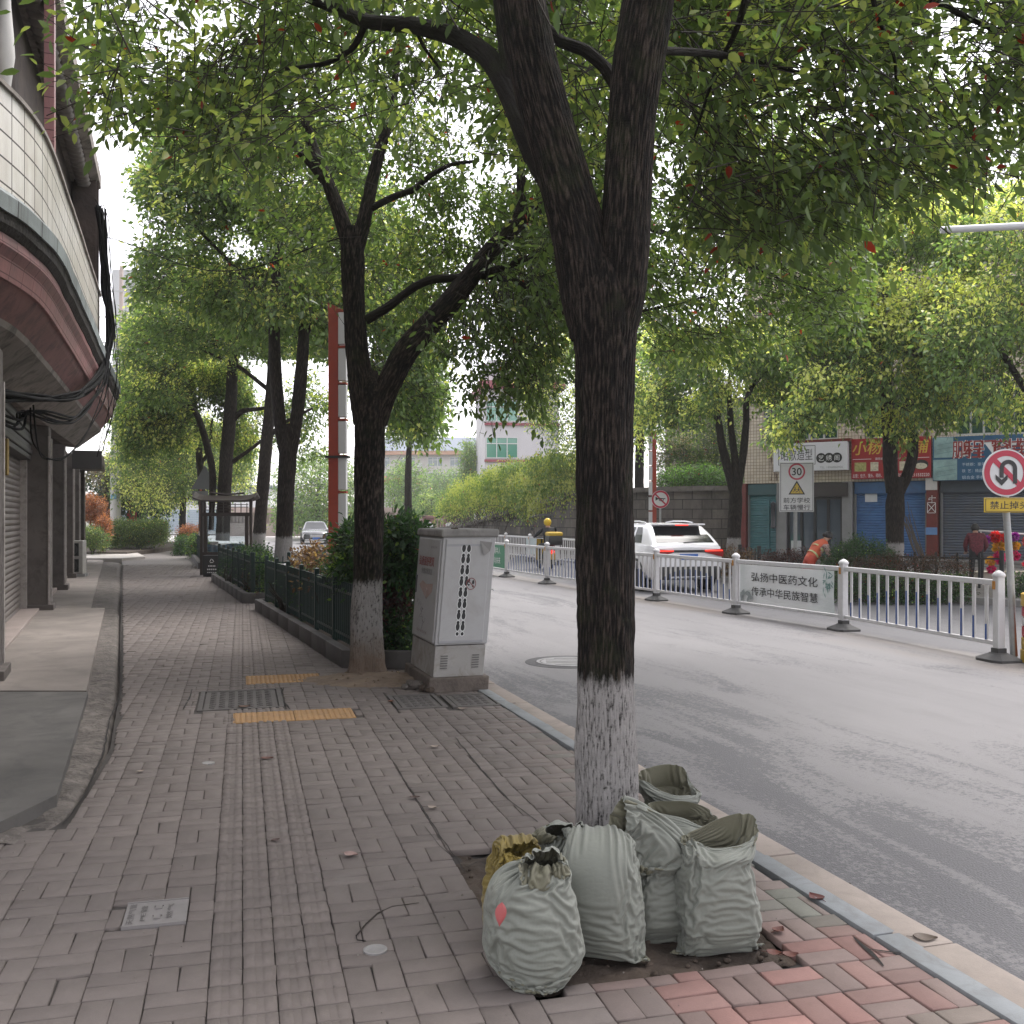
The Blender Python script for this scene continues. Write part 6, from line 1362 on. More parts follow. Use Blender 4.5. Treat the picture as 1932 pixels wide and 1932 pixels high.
p = G(1075, 1249, -.13); o = thing("manhole_cover", "round iron manhole cover in the road behind the near trunk", "manhole cover", (p[0], p[1], -.13))
M_iron = surf("worn_cast_iron", (.23, .225, .225), .55, .12, 6, .25, 60, (.12, .115, .11), .4)
MB().lathe([(.53, -.02), (.53, .003), (.40, .004), (.40, -.02)], 40).build("patched_collar", surf("dark_patch_asphalt", (.075, .073, .077), .9, .25, 8, .6, 60), o)
MB().lathe([(.395, -.02), (.395, .009), (.36, .009), (.355, -.002)], 40, cap=False).build("frame", M_iron, o, smooth=True, auto=40); m = MB().lathe([(.345, -.02), (.345, .008), (.001, .008)], 36)
for k in range(5): m.box((0, -.24 + k * .12, .009), (.36 if k in (0, 4) else .56, .025, .006))
m.build("lid", M_iron, o)

# ------------------------------------------------------------------ white median barrier
M_bw = surf("white_barrier_paint", (.68, .67, .68), .4, .05, 2, .03, 60, (.42, .39, .36), .35); M_bb = plain("blue_bar_stripe", (.025, .09, .33), .45); M_rub = surf("grey_rubber_base", (.075, .073, .073), .8, .2, 4, .3, 60); M_refl = plain("amber_reflector", (.5, .22, .03), .3)
RZ = -.13
def barrier_post(t, x=0.0, cap_r=.062):
    p = MB().box((x, 0, .57), (.1, .1, .88), bev=.012).build("post", M_bw, t)
    MB().lathe([(.074, 1.005), (.078, 1.02), (.06, 1.05), (.02, 1.075), (.001, 1.08)], 14, (x, 0, 0)).build("cap", M_bw, p, smooth=True, auto=50)
    b = MB(); sq = [(-.5, -.36), (.5, -.36), (.5, .36), (-.5, .36)]
    def ringz(s, z): return [(x + q[0] * s, q[1] * s * 1.1, z) for q in ((-.5, -.28), (-.3, -.4), (.3, -.4), (.5, -.28), (.5, .28), (.3, .4), (-.3, .4), (-.5, .28))]
    rg = [ringz(.46, 0), ringz(.46, .03), ringz(.22, .085), ringz(.18, .1)]
    b.add(np.array(rg).reshape(-1, 3), [(i * 8 + j, i * 8 + (j + 1) % 8, (i + 1) * 8 + (j + 1) % 8, (i + 1) * 8 + j) for i in range(3) for j in range(8)] + [tuple(range(24, 32))]); b.box((x, 0, .125), (.125, .125, .06), bev=.006)
    b.build("rubber_base", M_rub, t)
    MB().box((x - .02, -.055, .9), (.045, .012, .1), bev=.003).build("reflector", M_refl, p)
def barrier(label, p0, p1, style="bars", first=False, flip=1, group="white median barrier sections", detail=True, z=RZ):
    """from the far post p1 to the near post p0 along local x; the section owns the far post"""
    a, b = np.array(p1, float), np.array(p0, float); L = np.linalg.norm(b - a); an = math.atan2(b[1] - a[1], b[0] - a[0])
    t = thing("barrier_section", label, "road barrier", (a[0], a[1], z), an, group); barrier_post(t)
    if first: barrier_post(t, L)
    MB().box((L / 2, 0, .93), (L - .1, .05, .07), bev=.012).build("top_rail", M_bw, t); MB().box((L / 2, 0, .205), (L - .1, .04, .05), bev=.008).build("bottom_rail", M_bw, t)
    if style == "bars":
        n = 14; m = MB(); bl = MB()
        for k in range(n):
            x = .1 + (k + .5) * (L - .2) / n; m.box((x, 0, .56), (.052, .022, .68), bev=.004)
            if detail:
                hgt = .14 + .34 * math.sin(math.pi * (k + .6) / n) ** .8; bl.box((x + .002, -.0125, .23 + hgt / 2), (.026, .006, hgt))
        if detail: m.add(np.concatenate(bl.v), bl.f, 1)
        m.build("bar_infill", [M_bw, M_bb], t)
    return t, L
mp = [(5.8, 12.2), (5.02, 15.5), (3.98, 18.2), (2.97, 21.05), (1.95, 23.7), (.9, 26.3), (-.15, 29.3)]
while mp[-1][1] < 64: mp.append((mp[-1][0] - .92, mp[-1][1] + 2.86))
barrier("white barrier section with blue striped bars nearest the camera on the right", mp[0], mp[1], first=True)
t, L = barrier("white barrier section carrying a pale banner with black characters", mp[1], mp[2], style="banner")
def mat_banner():
    m = NT("banner_print"); c = m.coord(); sp = m.n("ShaderNodeSeparateXYZ"); m.put(sp.inputs[0], c)
    k = m.mix(m.noise(c, 1.6, 4, .6), (.68, .7, .71), (.8, .8, .8)); g1 = m.ramp(m.math('SUBTRACT', sp.outputs[0], m.math('MULTIPLY', m.noise(c, 5, 6, .7), .5)), [(.0, .55), (.35, 0.0)]); g2_ = m.ramp(m.math('SUBTRACT', sp.outputs[0], 1.9), [(.0, 0.0), (.9, .6)])
    k = m.mix(m.math('MULTIPLY', g1, .6), k, (.36, .43, .42)); k = m.mix(m.math('MULTIPLY', g2_, .5), k, (.42, .55, .55)); return m.end(m.bsdf(k, .6, m.bump(m.noise(m.coord("Object", (1, 1, 3)), 2.5, 4), .4, .03)))
rows = [[(x, -.03 - .012 * math.sin(x * 9 + z * 3) - .01 * float(pnoise(np.array([x * 3, z * 3, 1.0]))), z) for x in np.linspace(.17, L - .17, 40)] for z in np.linspace(.235, .89, 10)]
bn = MB().grid(rows).build("banner", mat_banner(), t, smooth=True)
for x in (.1, L - .1): MB().box((x, 0, .56), (.04, .025, .68)).build("end_bar", M_bw, t)
for k, tx in enumerate(("弘扬中医药文化", "传承中华民族智慧")): MB().text(tx, .155, FRONT, (L * .5, -.052, .69 - .25 * k), width=L * .62, bold=.006).build("lettering", M_ink, bn)
m = MB(); rr = np.random.default_rng(8)
for k in range(26):
    a = rr.uniform(-2.6, .4); r0 = np.array([L * .885 + rr.normal(0, .06), .76 + rr.normal(0, .09)]); l_ = rr.uniform(.08, .16); d = np.array([math.cos(a), math.sin(a)]); nn = np.array([-d[1], d[0]]) * .011
    V = [(*r0, 0), (*(r0 + d * l_ * .4 + nn), 0), (*(r0 + d * l_), 0), (*(r0 + d * l_ * .4 - nn), 0)]; m.add([(q[0], -.05 - .0004 * k, q[1]) for q in V], [(0, 1, 2, 3)])
m.build("bamboo_print", plain("bamboo_ink", (.2, .36, .33), .6), bn); m = MB()
for k in range(12): x = .25 + rr.uniform(0, .3); m.box((x, -.0505 - .0005 * k, .27 + rr.uniform(0, .16)), (.03 + rr.uniform(0, .07), .0004, .02 + rr.uniform(0, .08)), M=np.array([[math.cos(k), 0, -math.sin(k)], [0, 1, 0], [math.sin(k), 0, math.cos(k)]]))
m.build("rock_print", plain("rock_ink", (.33, .37, .37), .6), bn)
barrier("white barrier section with bars just right of the near trunk before the white car", mp[2], mp[3]); barrier("white barrier section with bars right behind the near trunk", mp[3], mp[4])
barrier("white barrier section with bars hidden partly by the near trunk's left edge", mp[4], mp[5]); barrier("white barrier section with bars in front of the scooter", mp[5], mp[6])
t, L = barrier("white barrier section with a green banner peeping out right of the cabinet", mp[6], mp[7], style="banner")
gb = MB().box((L / 2, -.02, .57), (L - .3, .015, .66)).build("banner", plain("green_banner", (.03, .26, .13), .5), t); MB().text("青年人", .2, FRONT, (L * .72, -.03, .74), bold=.01).text("向未来", .2, FRONT, (L * .72, -.03, .45), bold=.01).build("lettering", M_wink, gb)
for k in range(7, len(mp) - 1): barrier("white barrier section far down the road beyond the cabinet", mp[k], mp[k + 1], detail=False)
fp = [(13.8 - .33 * y, y) for y in np.arange(34, 66, 2.86)]
for k in range(len(fp) - 1): barrier("second row white barrier section in front of the creeper wall", fp[k], fp[k + 1], detail=False, group="white barrier sections before the creeper wall")
pb = MB().box((0, 0, 0), (2.3, .015, .62)).build("pale_banner", surf("pale_blue_banner", (.55, .63, .64), .6, .06, 1, .1)); tag(pb, "pale blue blank banner hung on the far barrier behind the scooter rider", "banner"); q = np.array([(13.8 - .33 * 39.1), 39.1]); pb.location = (q[0] + .02, q[1] - .08, .47); pb.rotation_euler = (0, 0, math.atan2(-1, .33) )

# ------------------------------------------------------------------ road signs
M_galv = surf("galvanised_pole", (.36, .37, .37), .45, .12, 4, .05, 60, (.2, .14, .1), .25, metallic=.3); M_swht = plain("sign_white", (.72, .72, .73), .35); M_sred = plain("sign_red", (.5, .02, .06), .35); M_sblk = plain("sign_black", (.014, .014, .016), .4); M_syel = plain("sign_yellow", (.62, .42, .02), .35)
def disc(m, r, y, r0=0.0, c=(0, 0), n=48):
    a = np.arange(n) / n * 2 * np.pi
    if r0 <= 0: m.add([(c[0] + r * math.cos(q), y, c[1] + r * math.sin(q)) for q in a], [list(range(n))])
    else:
        V = [(c[0] + r * math.cos(q), y, c[1] + r * math.sin(q)) for q in a] + [(c[0] + r0 * math.cos(q), y, c[1] + r0 * math.sin(q)) for q in a]; m.add(V, [(i, (i + 1) % n, n + (i + 1) % n, n + i) for i in range(n)])
    return m
def strip(m, pts, w, y):
    P = np.array(pts, float); d = np.gradient(P, axis=0); d /= np.linalg.norm(d, axis=1)[:, None]; n_ = np.stack([-d[:, 1], d[:, 0]], 1) * w / 2; k = len(P)
    V = [(p[0], y, p[1]) for p in np.concatenate([P + n_, P - n_])]; return m.add(V, [(i, i + 1, k + i + 1, k + i) for i in range(k - 1)])
# no U-turn, on the median at the right
b0 = np.array([6.02, 12.28, RZ]); t = thing("road_sign", "no U-turn disc above a yellow plate on a leaning pole at the right", "road sign", b0)
hd = A(1898, 892, 12.25) - b0
MB().tube([(0, 0, 0), (hd[0] * .42, 0, hd[2] * .5), (hd[0], .05, hd[2] + .1)], [.042, .042, .04], 16).build("pole", M_galv, t, smooth=True, auto=40)
MB().tube([(.012, -.03, .05), (hd[0] * .25, -.03, .75)], [.02, .008], 8).build("rust_patch", plain("orange_rust", (.3, .1, .04), .9), t)
pt = MB().lathe([(.285, 0), (.285, .012)], 48, (hd[0], -.03, hd[2]), M=FRONT).build("plate", M_swht, t); e = disc(MB(), .268, -.046, .2, (hd[0], hd[2])); strip(e, [(hd[0] - .15, hd[2] + .155), (hd[0] + .16, hd[2] - .15)], .062, -.047); e.build("red_ring", M_sred, pt)
an = np.linspace(0, math.pi, 15); q = [(hd[0] + .1, hd[2] - .13)] + [(hd[0] + .02 + .08 * math.cos(a), hd[2] + .05 + .08 * math.sin(a)) for a in an] + [(hd[0] - .06, hd[2] - .06)]
e = strip(MB(), q, .05, -.0495); e.add([(hd[0] - .135, -.0495, hd[2] - .02), (hd[0] - .13, -.0495, hd[2] - .08), (hd[0] - .06, -.0495, hd[2] - .155), (hd[0] + .01, -.0495, hd[2] - .08), (hd[0] + .012, -.0495, hd[2] - .02), (hd[0] - .06, -.0495, hd[2] - .085)], [(0, 1, 2, 5), (5, 2, 3, 4)]); e.build("arrow", M_sblk, pt)
yz = (A(1898, 953, 12.25) - b0)[2]; yp = MB().box((hd[0] + .03, -.04, yz), (.6, .012, .175), bev=.004).build("yellow_plate", M_syel, t); m = MB()
for s in (-1, 1): m.box((hd[0] + .03, -.0475, yz + s * .075), (.56, .003, .006)).box((hd[0] + .03 + s * .28, -.0475, yz), (.006, .003, .155))
m.text("禁止掉头", .095, FRONT, (hd[0] + .03, -.0485, yz), width=.46, bold=.006).build("lettering", M_sblk, yp)
# 30 / school ahead
Y = 27.0; b0 = A(1503, 1046, Y); b0[2] = 0; t = thing("road_sign", "white board with thirty limit ring and yellow school triangle before the salon", "road sign", b0, -.03)
zt, zb_ = A(0, 872, Y)[2], A(0, 966, Y)[2]; w = .9; h = zt - zb_; zc = (zt + zb_) / 2
MB().tube([(-.02, .05, -.1), (-.02, .05, zt - .1)], .05, 14).build("pole", M_galv, t, smooth=True, auto=40); pt = MB().box((0, 0, zc), (w, .03, h), bev=.012).build("plate", M_swht, t)
e = MB()
for s in (-1, 1): e.box((0, -.0165, zc + s * (h / 2 - .03)), (w - .05, .003, .012)).box((s * (w / 2 - .03), -.0165, zc), (.012, .003, h - .06))
e.text("30", .2, FRONT, (0, -.0185, zc + h * .31), bold=.012); e.text("前方学校", .145, FRONT, (0, -.0185, zc - h * .265), width=w * .78, bold=.008); e.text("车辆慢行", .145, FRONT, (0, -.0185, zc - h * .405), width=w * .78, bold=.008); e.build("lettering", M_sblk, pt)
disc(MB(), .22, -.017, .175, (0, zc + h * .31)).build("red_ring", M_sred, pt)
tz = zc - h * .02; tr = MB().add([(-.22, -.0175, tz - .17), (.22, -.0175, tz - .17), (0, -.0175, tz + .2)], [(0, 1, 2)]).build("triangle", M_sblk, pt); MB().add([(-.165, -.0195, tz - .14), (.165, -.0195, tz - .14), (0, -.0195, tz + .135)], [(0, 1, 2)]).build("triangle_face", M_syel, tr)
e = MB()
for x in (-.045, .05):
    disc(e, .016, -.0215, 0, (x, tz + .005), 12); strip(e, [(x, tz - .015), (x - .01, tz - .06)], .026, -.0215); strip(e, [(x - .01, tz - .055), (x + .03, tz - .085), (x + .02, tz - .12)], .013, -.0215); strip(e, [(x - .01, tz - .055), (x - .03, tz - .09), (x - .06, tz - .1)], .013, -.0215); strip(e, [(x, tz - .02), (x + .035, tz - .045), (x + .055, tz - .03)], .01, -.0215); strip(e, [(x, tz - .02), (x - .035, tz - .05)], .01, -.0215)
e.build("running_figures", M_sblk, tr)
# no horn
Y = 35.0; b0 = A(1246, 1000, Y); b0[2] = 0; t = thing("road_sign", "small no horn disc on a thin pole above the white car", "road sign", b0); zc = A(0, 942, Y)[2]
MB().tube([(0, .04, -.1), (0, .04, zc + .1)], .035, 12).build("pole", M_galv, t, smooth=True, auto=40); pt = MB().lathe([(.31, 0), (.31, .012)], 40, (0, 0, zc), M=FRONT).build("plate", M_swht, t)
e = disc(MB(), .3, -.0155, .235, (0, zc)); strip(e, [(-.17, zc + .17), (.17, zc - .17)], .055, -.0165); e.build("red_ring", M_sred, pt); e = MB().add([(-.17, -.0185, zc + .09), (-.17, -.0185, zc - .05), (-.08, -.0185, zc + .005), (-.08, -.0185, zc + .035)], [(0, 1, 2, 3)]); strip(e, [(-.1, zc + .02), (.17, zc + .02)], .03, -.0185)
an = np.linspace(0, 2 * math.pi, 15); strip(e, [(.03 + .075 * math.cos(a), zc - .015 + .045 * math.sin(a)) for a in an], .022, -.019); e.build("horn_symbol", M_sblk, pt)
# board on the stone wall
c = A(2107 / 1.553 - .0, 0, 41.0); 
t = thing("notice_plate", "pale notice board fixed to the stone wall behind the white car", "notice board", (A(1348, 0, 40.1)[0], 40.25, A(0, 1002, 40.1)[2]), -.1)
MB().box((0, 0, 0), (.88, .05, .95), bev=.01).build("panel", surf("pale_green_white_panel", (.45, .47, .43), .6, .06), t); m = MB()
for k, (z, w) in enumerate(((.32, .6), (.2, .62), (-.25, .55), (-.36, .5))):
    for q in range(7): m.box((-w / 2 + (q + .5) * w / 7, -.028, z), (w / 7 * .62, .004, .06))
m.build("faint_printing", plain("faint_print_ink", (.25, .26, .24), .6), t)
# mast arm over the right edge
p0, p1 = A(1775, 434, 12.6), np.array([17.2, 11.2, 5.35]); t = thing("mast_arm", "thin white pipe arm reaching into the top right of the view", "lamp arm", (17.2, 11.2, 0))
d = p0 - np.array([17.2, 11.2, 0]); MB().tube([(0, 0, 5.35), d], [.075, .042], 14, cap=False).build("arm", surf("white_pipe_paint", (.66, .66, .68), .4, .05, 1, .02), t, smooth=True); MB().tube([(0, 0, -.1), (0, 0, 5.8)], [.13, .1], 16).build("pole", M_galv, t, smooth=True, auto=40)
dd = d - np.array([0, 0, 5.35]); dd /= np.linalg.norm(dd); MB().tube([d - dd * .03, d + dd * .002], [.041, .041], 14).build("end_plate", M_bw, t); MB().tube([d - dd * .0, d + dd * .006], [.012, .012], 10).build("end_hole", M_sblk, t)
# striped drum at the right edge
t = thing("traffic_drum", "yellow red and white striped crash drum at the right edge beside the sign pole", "traffic drum", (6.24, 12.0, RZ)); M_dy = surf("drum_yellow", (.55, .36, .05), .5, .06, 2, .03); M_drr = plain("drum_red", (.5, .03, .05), .45)
for z0_, z1, mt, nm_, r_ in ((0, .16, M_dy, "base_band", .255), (.16, .3, M_dy, "lower_band", .245), (.3, .43, M_drr, "red_band", .24), (.43, .54, M_swht, "white_band", .24), (.54, .66, M_drr, "red_band", .24), (.66, .82, M_dy, "upper_band", .25)):
    MB().lathe([(r_ - .015, z0_ + .001), (r_, z0_ + .012), (r_, z1 - .012), (r_ - .015, z1 - .001)], 32).build(nm_, mt, t, smooth=True, auto=40)

# ------------------------------------------------------------------ vehicles
M_cwh = m_ = None
def paint(name, col, rough=.25): m = NT(name); return m.end(m.bsdf(col, rough, None, Coat_Weight=.8, Coat_Roughness=.06, Specular_IOR_Level=.5))
M_carw = paint("white_car_paint", (.72, .72, .74)); M_cark = paint("black_car_paint", (.03, .032, .036), .2); M_plas = plain("black_car_plastic", (.02, .02, .021), .55); M_cgl = plain("car_glass", (.016, .018, .02), .12, 0.0, .32); M_tyre = plain("tyre_rubber", (.016, .016, .017), .85); M_rim = plain("alloy_rim", (.42, .42, .44), .3, .6); M_tail = glow("tail_lamp", (.9, .03, .015), .6); M_taild = plain("tail_lens", (.28, .012, .012), .15); M_plate = plain("blue_number_plate", (.03, .14, .5), .4); M_chr = plain("chrome_trim", (.6, .6, .62), .15, .9)
def car(name, label, loc_, heading, P):
    """local y forward, origin on the ground under the tail"""
    t = thing(name, label, "car", loc_, heading); W_, L_ = P['w'], P['l']; body = P['paint']
    ys = P['st']; rows = []
    for (y, hw, z0_, zb_, inset) in ys:
        r = []
        for (fx_, z) in ((0, z0_), (.8, z0_), (.93, z0_ + .05), (1.0, z0_ + (zb_ - z0_) * .3), (1.0, z0_ + (zb_ - z0_) * .55), (.985, z0_ + (zb_ - z0_) * .75), (.955, zb_ - .03), (.9, zb_), (.45, zb_ + .02), (0, zb_ + .03)): r.append((fx_ * hw, y, z))
        rows.append([(-a, b, c) for a, b, c in r[::-1]][:-1] + r)
    g_ = MB().grid(rows); n = len(rows[0]); g_.add(rows[0], [list(range(n))]); g_.add(rows[-1], [list(range(n))[::-1]]); bo = g_.build("body", body, t, smooth=True, auto=35)
    R4 = P['gh']; zr = [q[0] for q in R4]
    def hull(z): return [np.interp(z, zr, [q[i] for q in R4]) for i in (1, 2, 3)]
    rows = []
    for z in np.linspace(zr[0], zr[-1], 9):
        yb, yf, hw = hull(z); c = .12 * hw; cy = .1
        rows.append([(-hw + c, yb, z), (hw - c, yb, z), (hw - c * .3, yb + cy * .3, z), (hw, yb + cy * 1.3, z), (hw, (yb + yf) / 2, z), (hw, yf - cy * 2, z), (hw - c * .6, yf - cy * .5, z), (hw - c * 1.5, yf, z), (-hw + c * 1.5, yf, z), (-hw + c * .6, yf - cy * .5, z), (-hw, yf - cy * 2, z), (-hw, (yb + yf) / 2, z), (-hw, yb + cy * 1.3, z), (-hw + c * .3, yb + cy * .3, z)])
    g_ = MB().grid(rows, wrap=True); yb, yf, hw = hull(zr[-1]); g_.grid([[(x * hw * .98, y, zr[-1] + .035 * (1 - x * x) * math.sin(math.pi * (y - yb) / (yf - yb)) ** .5) for x in np.linspace(-1, 1, 9)] for y in np.linspace(yb, yf, 9)]); g_.build("cabin", P.get('roof', body), t, smooth=True, auto=40)
    def side(s, y0f, y1f, z0_, z1, name="window"):
        rws = []
        for z in np.linspace(z0_, z1, 5):
            yb, yf, hw = hull(z); rws.append([(s * (hw + .006), yb + (yf - yb) * (y0f + (y1f - y0f) * q), z) for q in np.linspace(0, 1, 4)])
        MB().grid(rws).build(name, M_cgl, t)
    for s in (-1, 1):
        for a, b in P['win']: side(s, a, b, zr[0] + .05, zr[-1] - .07)
    for nm_, k, z0_, z1, ins in (("rear_window", 0, zr[0] + P.get('rw', .1), zr[-1] - .05, .86), ("windscreen", 1, zr[0] + .05, zr[-1] - .05, .88)):
        rws = []
        for z in np.linspace(z0_, z1, 5):
            h_ = hull(z); y = h_[k] + (-.008 if k == 0 else .008); rws.append([(h_[2] * ins * q, y, z) for q in np.linspace(-1, 1, 5)])
        MB().grid(rws).build(nm_, M_cgl, t)
    for s in (-1, 1):
        for wy in P['axle']:
            r_ = P['r']; xo = W_ / 2 - .1; XW = np.array([[0, 0, 1.0 * s], [1.0, 0, 0], [0, 1.0 * s, 0]]) if False else np.array([[0, 0, s], [0, 1.0, 0], [1.0, 0, 0]], float)
            w_ = thing("wheel_tmp", "x", "x"); bpy.data.objects.remove(w_)
            wo_ = MB().lathe([(r_ * .68, -.1), (r_ * .95, -.1), (r_, -.07), (r_, .07), (r_ * .95, .1), (r_ * .68, .1)], 28, (s * xo, wy, r_), M=XW).build("wheel", M_tyre, t, smooth=True, auto=50)
            m = MB().lathe([(r_ * .66, .06), (r_ * .69, .098), (r_ * .62, .1), (r_ * .58, .05)], 28, (s * xo, wy, r_), M=XW, cap=False).lathe([(.001, .09), (r_ * .14, .085), (r_ * .14, .04)], 12, (s * xo, wy, r_), M=XW, cap=False)
            for q in range(5):
                a = q * 1.2566; m.add([(s * xo + s * .075, wy + dy, r_ + dz) for dy, dz in ((math.cos(a - .12) * r_ * .1, math.sin(a - .12) * r_ * .1), (math.cos(a + .12) * r_ * .1, math.sin(a + .12) * r_ * .1), (math.cos(a + .12) * r_ * .62, math.sin(a + .12) * r_ * .62), (math.cos(a - .12) * r_ * .62, math.sin(a - .12) * r_ * .62))], [(0, 1, 2, 3)])
            m.build("rim", M_rim, wo_); MB().lathe([(r_ + .05, -.03), (r_ + .05, .004), (r_ - .01, .004), (r_ - .01, -.03)], 28, (s * (W_ / 2 + .001), wy, r_ + .01), M=XW, cap=False).lathe([(.001, 0), (r_ + .02, 0)], 28, (s * (W_ / 2 - .055), wy, r_ + .01), M=XW, cap=False).build("wheel_arch", M_plas, t)
        MB().box((s * (W_ / 2 + .02), P['mir'], zr[0] + .06), (.2, .1, .13), bev=.04).build("wing_mirror", body, t, smooth=True)
    return t, hull
suv = dict(w=1.86, l=4.5, paint=M_carw, r=.35, axle=(.82, 3.5), mir=2.75, rw=.06, win=((.16, .3), (.34, .62), (.64, .9)),
    st=[(0, .80, .36, 1.0, 0), (.04, .87, .34, 1.06, 0), (.16, .915, .3, 1.09, 0), (.5, .93, .27, 1.1, 0), (1.4, .93, .26, 1.08, 0), (3.0, .93, .26, 1.04, 0), (3.5, .925, .27, 1.0, 0), (4.1, .89, .3, .93, 0), (4.4, .8, .34, .82, 0), (4.5, .68, .4, .72, 0)], gh=[(1.07, .10, 3.55, .875), (1.3, .34, 3.0, .79), (1.5, .62, 2.5, .70), (1.55, .74, 2.35, .63)])
hdg = math.atan2(.31, .951) ; p = np.array([4.02, 23.3, RZ]); t, hull = car("white_suv", "white sport utility car with lit red tail lamps seen from behind the barrier", p, hdg, suv)
for s in (-1, 1):
    l_ = MB().prism([(s * .42, .905), (s * .86, .80), (s * .885, .92), (s * .85, .985), (s * .42, .965)], 0, .03, M=FRONT, t=(0, -.005, 0)).build("tail_lamp", M_taild, t); MB().box((s * .62, -.035, .95), (.44, .03, .026)).build("lit_strip", M_tail, l_)
    MB().box((s * .66, .0, .47), (.08, .03, .14), bev=.01).build("reflector", M_taild, t); MB().tube([(s * .62, .95, 1.585), (s * .63, 1.3, 1.615), (s * .63, 2.0, 1.615), (s * .6, 2.35, 1.575)], .02, 8).build("roof_rail", M_chr, t)
MB().box((0, -.012, .94), (.84, .03, .055), bev=.008).build("badge_bar", M_plas, t); MB().box((0, .52, 1.545), (1.22, .36, .035), bev=.012).build("spoiler", M_carw, t); MB().box((0, .335, 1.53), (.32, .02, .025)).build("brake_lamp", M_tail, t); MB().box((0, -.012, .81), (.46, .015, .13), bev=.003).build("number_plate", M_plate, t)
MB().box((0, .0, .44), (1.62, .12, .3), bev=.05).build("bumper", M_plas, t, smooth=True, auto=40); MB().box((0, -.06, .34), (.95, .06, .06), bev=.015).build("skid_plate", M_chr, t); MB().tube([(-.05, .15, 1.13), (.32, .17, 1.15)], .012, 6).build("wiper", M_plas, t)
sed = dict(w=1.82, l=4.7, paint=M_cark, r=.33, axle=(.95, 3.75), mir=3.0, win=((.16, .5), (.53, .86)),
    st=[(0, .7, .35, .8, 0), (.1, .86, .3, .95, 0), (.6, .9, .24, .99, 0), (2, .91, .22, .93, 0), (3.6, .91, .22, .9, 0), (4.3, .87, .24, .8, 0), (4.62, .78, .26, .7, 0), (4.7, .66, .32, .6, 0)], gh=[(.92, .75, 3.65, .82), (1.2, 1.15, 3.0, .7), (1.42, 1.55, 2.55, .6), (1.44, 1.65, 2.45, .56)])
p = np.array([-12.35, 64.6, RZ]); fwd = np.array([.22, -.97]); hd2 = math.atan2(-fwd[0], fwd[1]); t, hull = car("black_sedan", "black sedan driving towards the camera far down the road", (p[0] - fwd[0] * 4.7, p[1] - fwd[1] * 4.7, RZ), hd2, sed)
for s in (-1, 1): MB().prism([(s * .45, .6), (s * .84, .63), (s * .86, .72), (s * .5, .68)], 0, .03, M=np.array([[1.0, 0, 0], [0, 0, 1.0], [0, 1.0, 0]]), t=(0, 4.6, 0)).build("headlight", M_chr, t)
MB().box((0, 4.7, .52), (.8, .03, .18), bev=.02).build("grille", M_chr, t); MB().box((0, 4.72, .38), (.46, .02, .13)).build("number_plate", M_plate, t); MB().box((0, 4.68, .28), (1.4, .05, .1), bev=.02).build("bumper_trim", M_chr, t)
# three-wheeled bits of white trim barrier by the sedan are the far median fence

# ------------------------------------------------------------------ people
M_skin = plain("skin", (.42, .25, .18), .55); M_hair = plain("black_hair", (.012, .01, .01), .5)
def person(label, loc_, rz, J, E, mats, matof, headc, headr, face, sub=2, scale=1.0):
    """J: joint -> (xyz, radius); E: bones with a cloth key; one skinned body, coloured by nearest bone"""
    t = thing("person", label, "person", loc_, rz); names = list(J); me = bpy.data.meshes.new("figure"); me.from_pydata([J[n][0] for n in names], [(names.index(a), names.index(b)) for a, b, _ in E], [])
    o = link("figure", me); sk_ = o.modifiers.new("s", 'SKIN'); o.modifiers.new("u", 'SUBSURF').levels = sub
    for i, n in enumerate(names):
        r = J[n][1]; r = r if isinstance(r, tuple) else (r, r); me.skin_vertices[0].data[i].radius = r; me.skin_vertices[0].data[i].use_root = (n == "pelvis")
    dg = bpy.context.evaluated_depsgraph_get(); ev = o.evaluated_get(dg); m2 = bpy.data.meshes.new_from_object(ev); bpy.data.objects.remove(o); me2 = m2; me2.name = "body"; me2.materials.clear()
    for q in mats: me2.materials.append(q)
    A_ = np.array([J[a][0] for a, b, _ in E]); B_ = np.array([J[b][0] for a, b, _ in E]); K_ = np.array([k for _, _, k in E])
    for pgn in me2.polygons:
        c = np.array(pgn.center); d = B_ - A_; s_ = np.clip(((c - A_) * d).sum(1) / ((d * d).sum(1) + 1e-9), 0, 1); ds = np.linalg.norm(A_ + d * s_[:, None] - c, axis=1); pgn.material_index = int(K_[int(np.argmin(ds))]); pgn.use_smooth = True
    bo = link("body", me2, t); return t, bo
def hand(J, E, wrist, tip, key, pre, spread=(1, 0, 0)):
    """palm and five bent fingers hung on a wrist joint"""
    w = np.array(J[wrist][0]); d = np.array(tip, float); d /= np.linalg.norm(d); s = np.array(spread, float); s -= d * (s @ d); s /= np.linalg.norm(s); n_ = np.cross(d, s)
    J[pre + "palm"] = (tuple(w + d * .06), (.036, .018)); E.append((wrist, pre + "palm", key))
    for k, (o, l_) in enumerate(((-.03, .062), (-.01, .075), (.01, .07), (.03, .055))):
        a = w + d * .09 + s * o; b = a + d * l_ * .55 + n_ * .012; c = b + d * l_ * .3 + n_ * .03
        for q, (nm_, pt_) in enumerate((("a", a), ("b", b), ("c", c))): J[f"{pre}{k}{nm_}"] = (tuple(pt_), (.009 - .001 * q))
        E += [(pre + "palm", f"{pre}{k}a", key), (f"{pre}{k}a", f"{pre}{k}b", key), (f"{pre}{k}b", f"{pre}{k}c", key)]
    a = w + d * .04 + s * .045 + n_ * .012; b = a + d * .04 + s * .012 + n_ * .02; J[pre + "ta"] = (tuple(a), .011); J[pre + "tb"] = (tuple(b), .009); E += [(pre + "palm", pre + "ta", key), (pre + "ta", pre + "tb", key)]
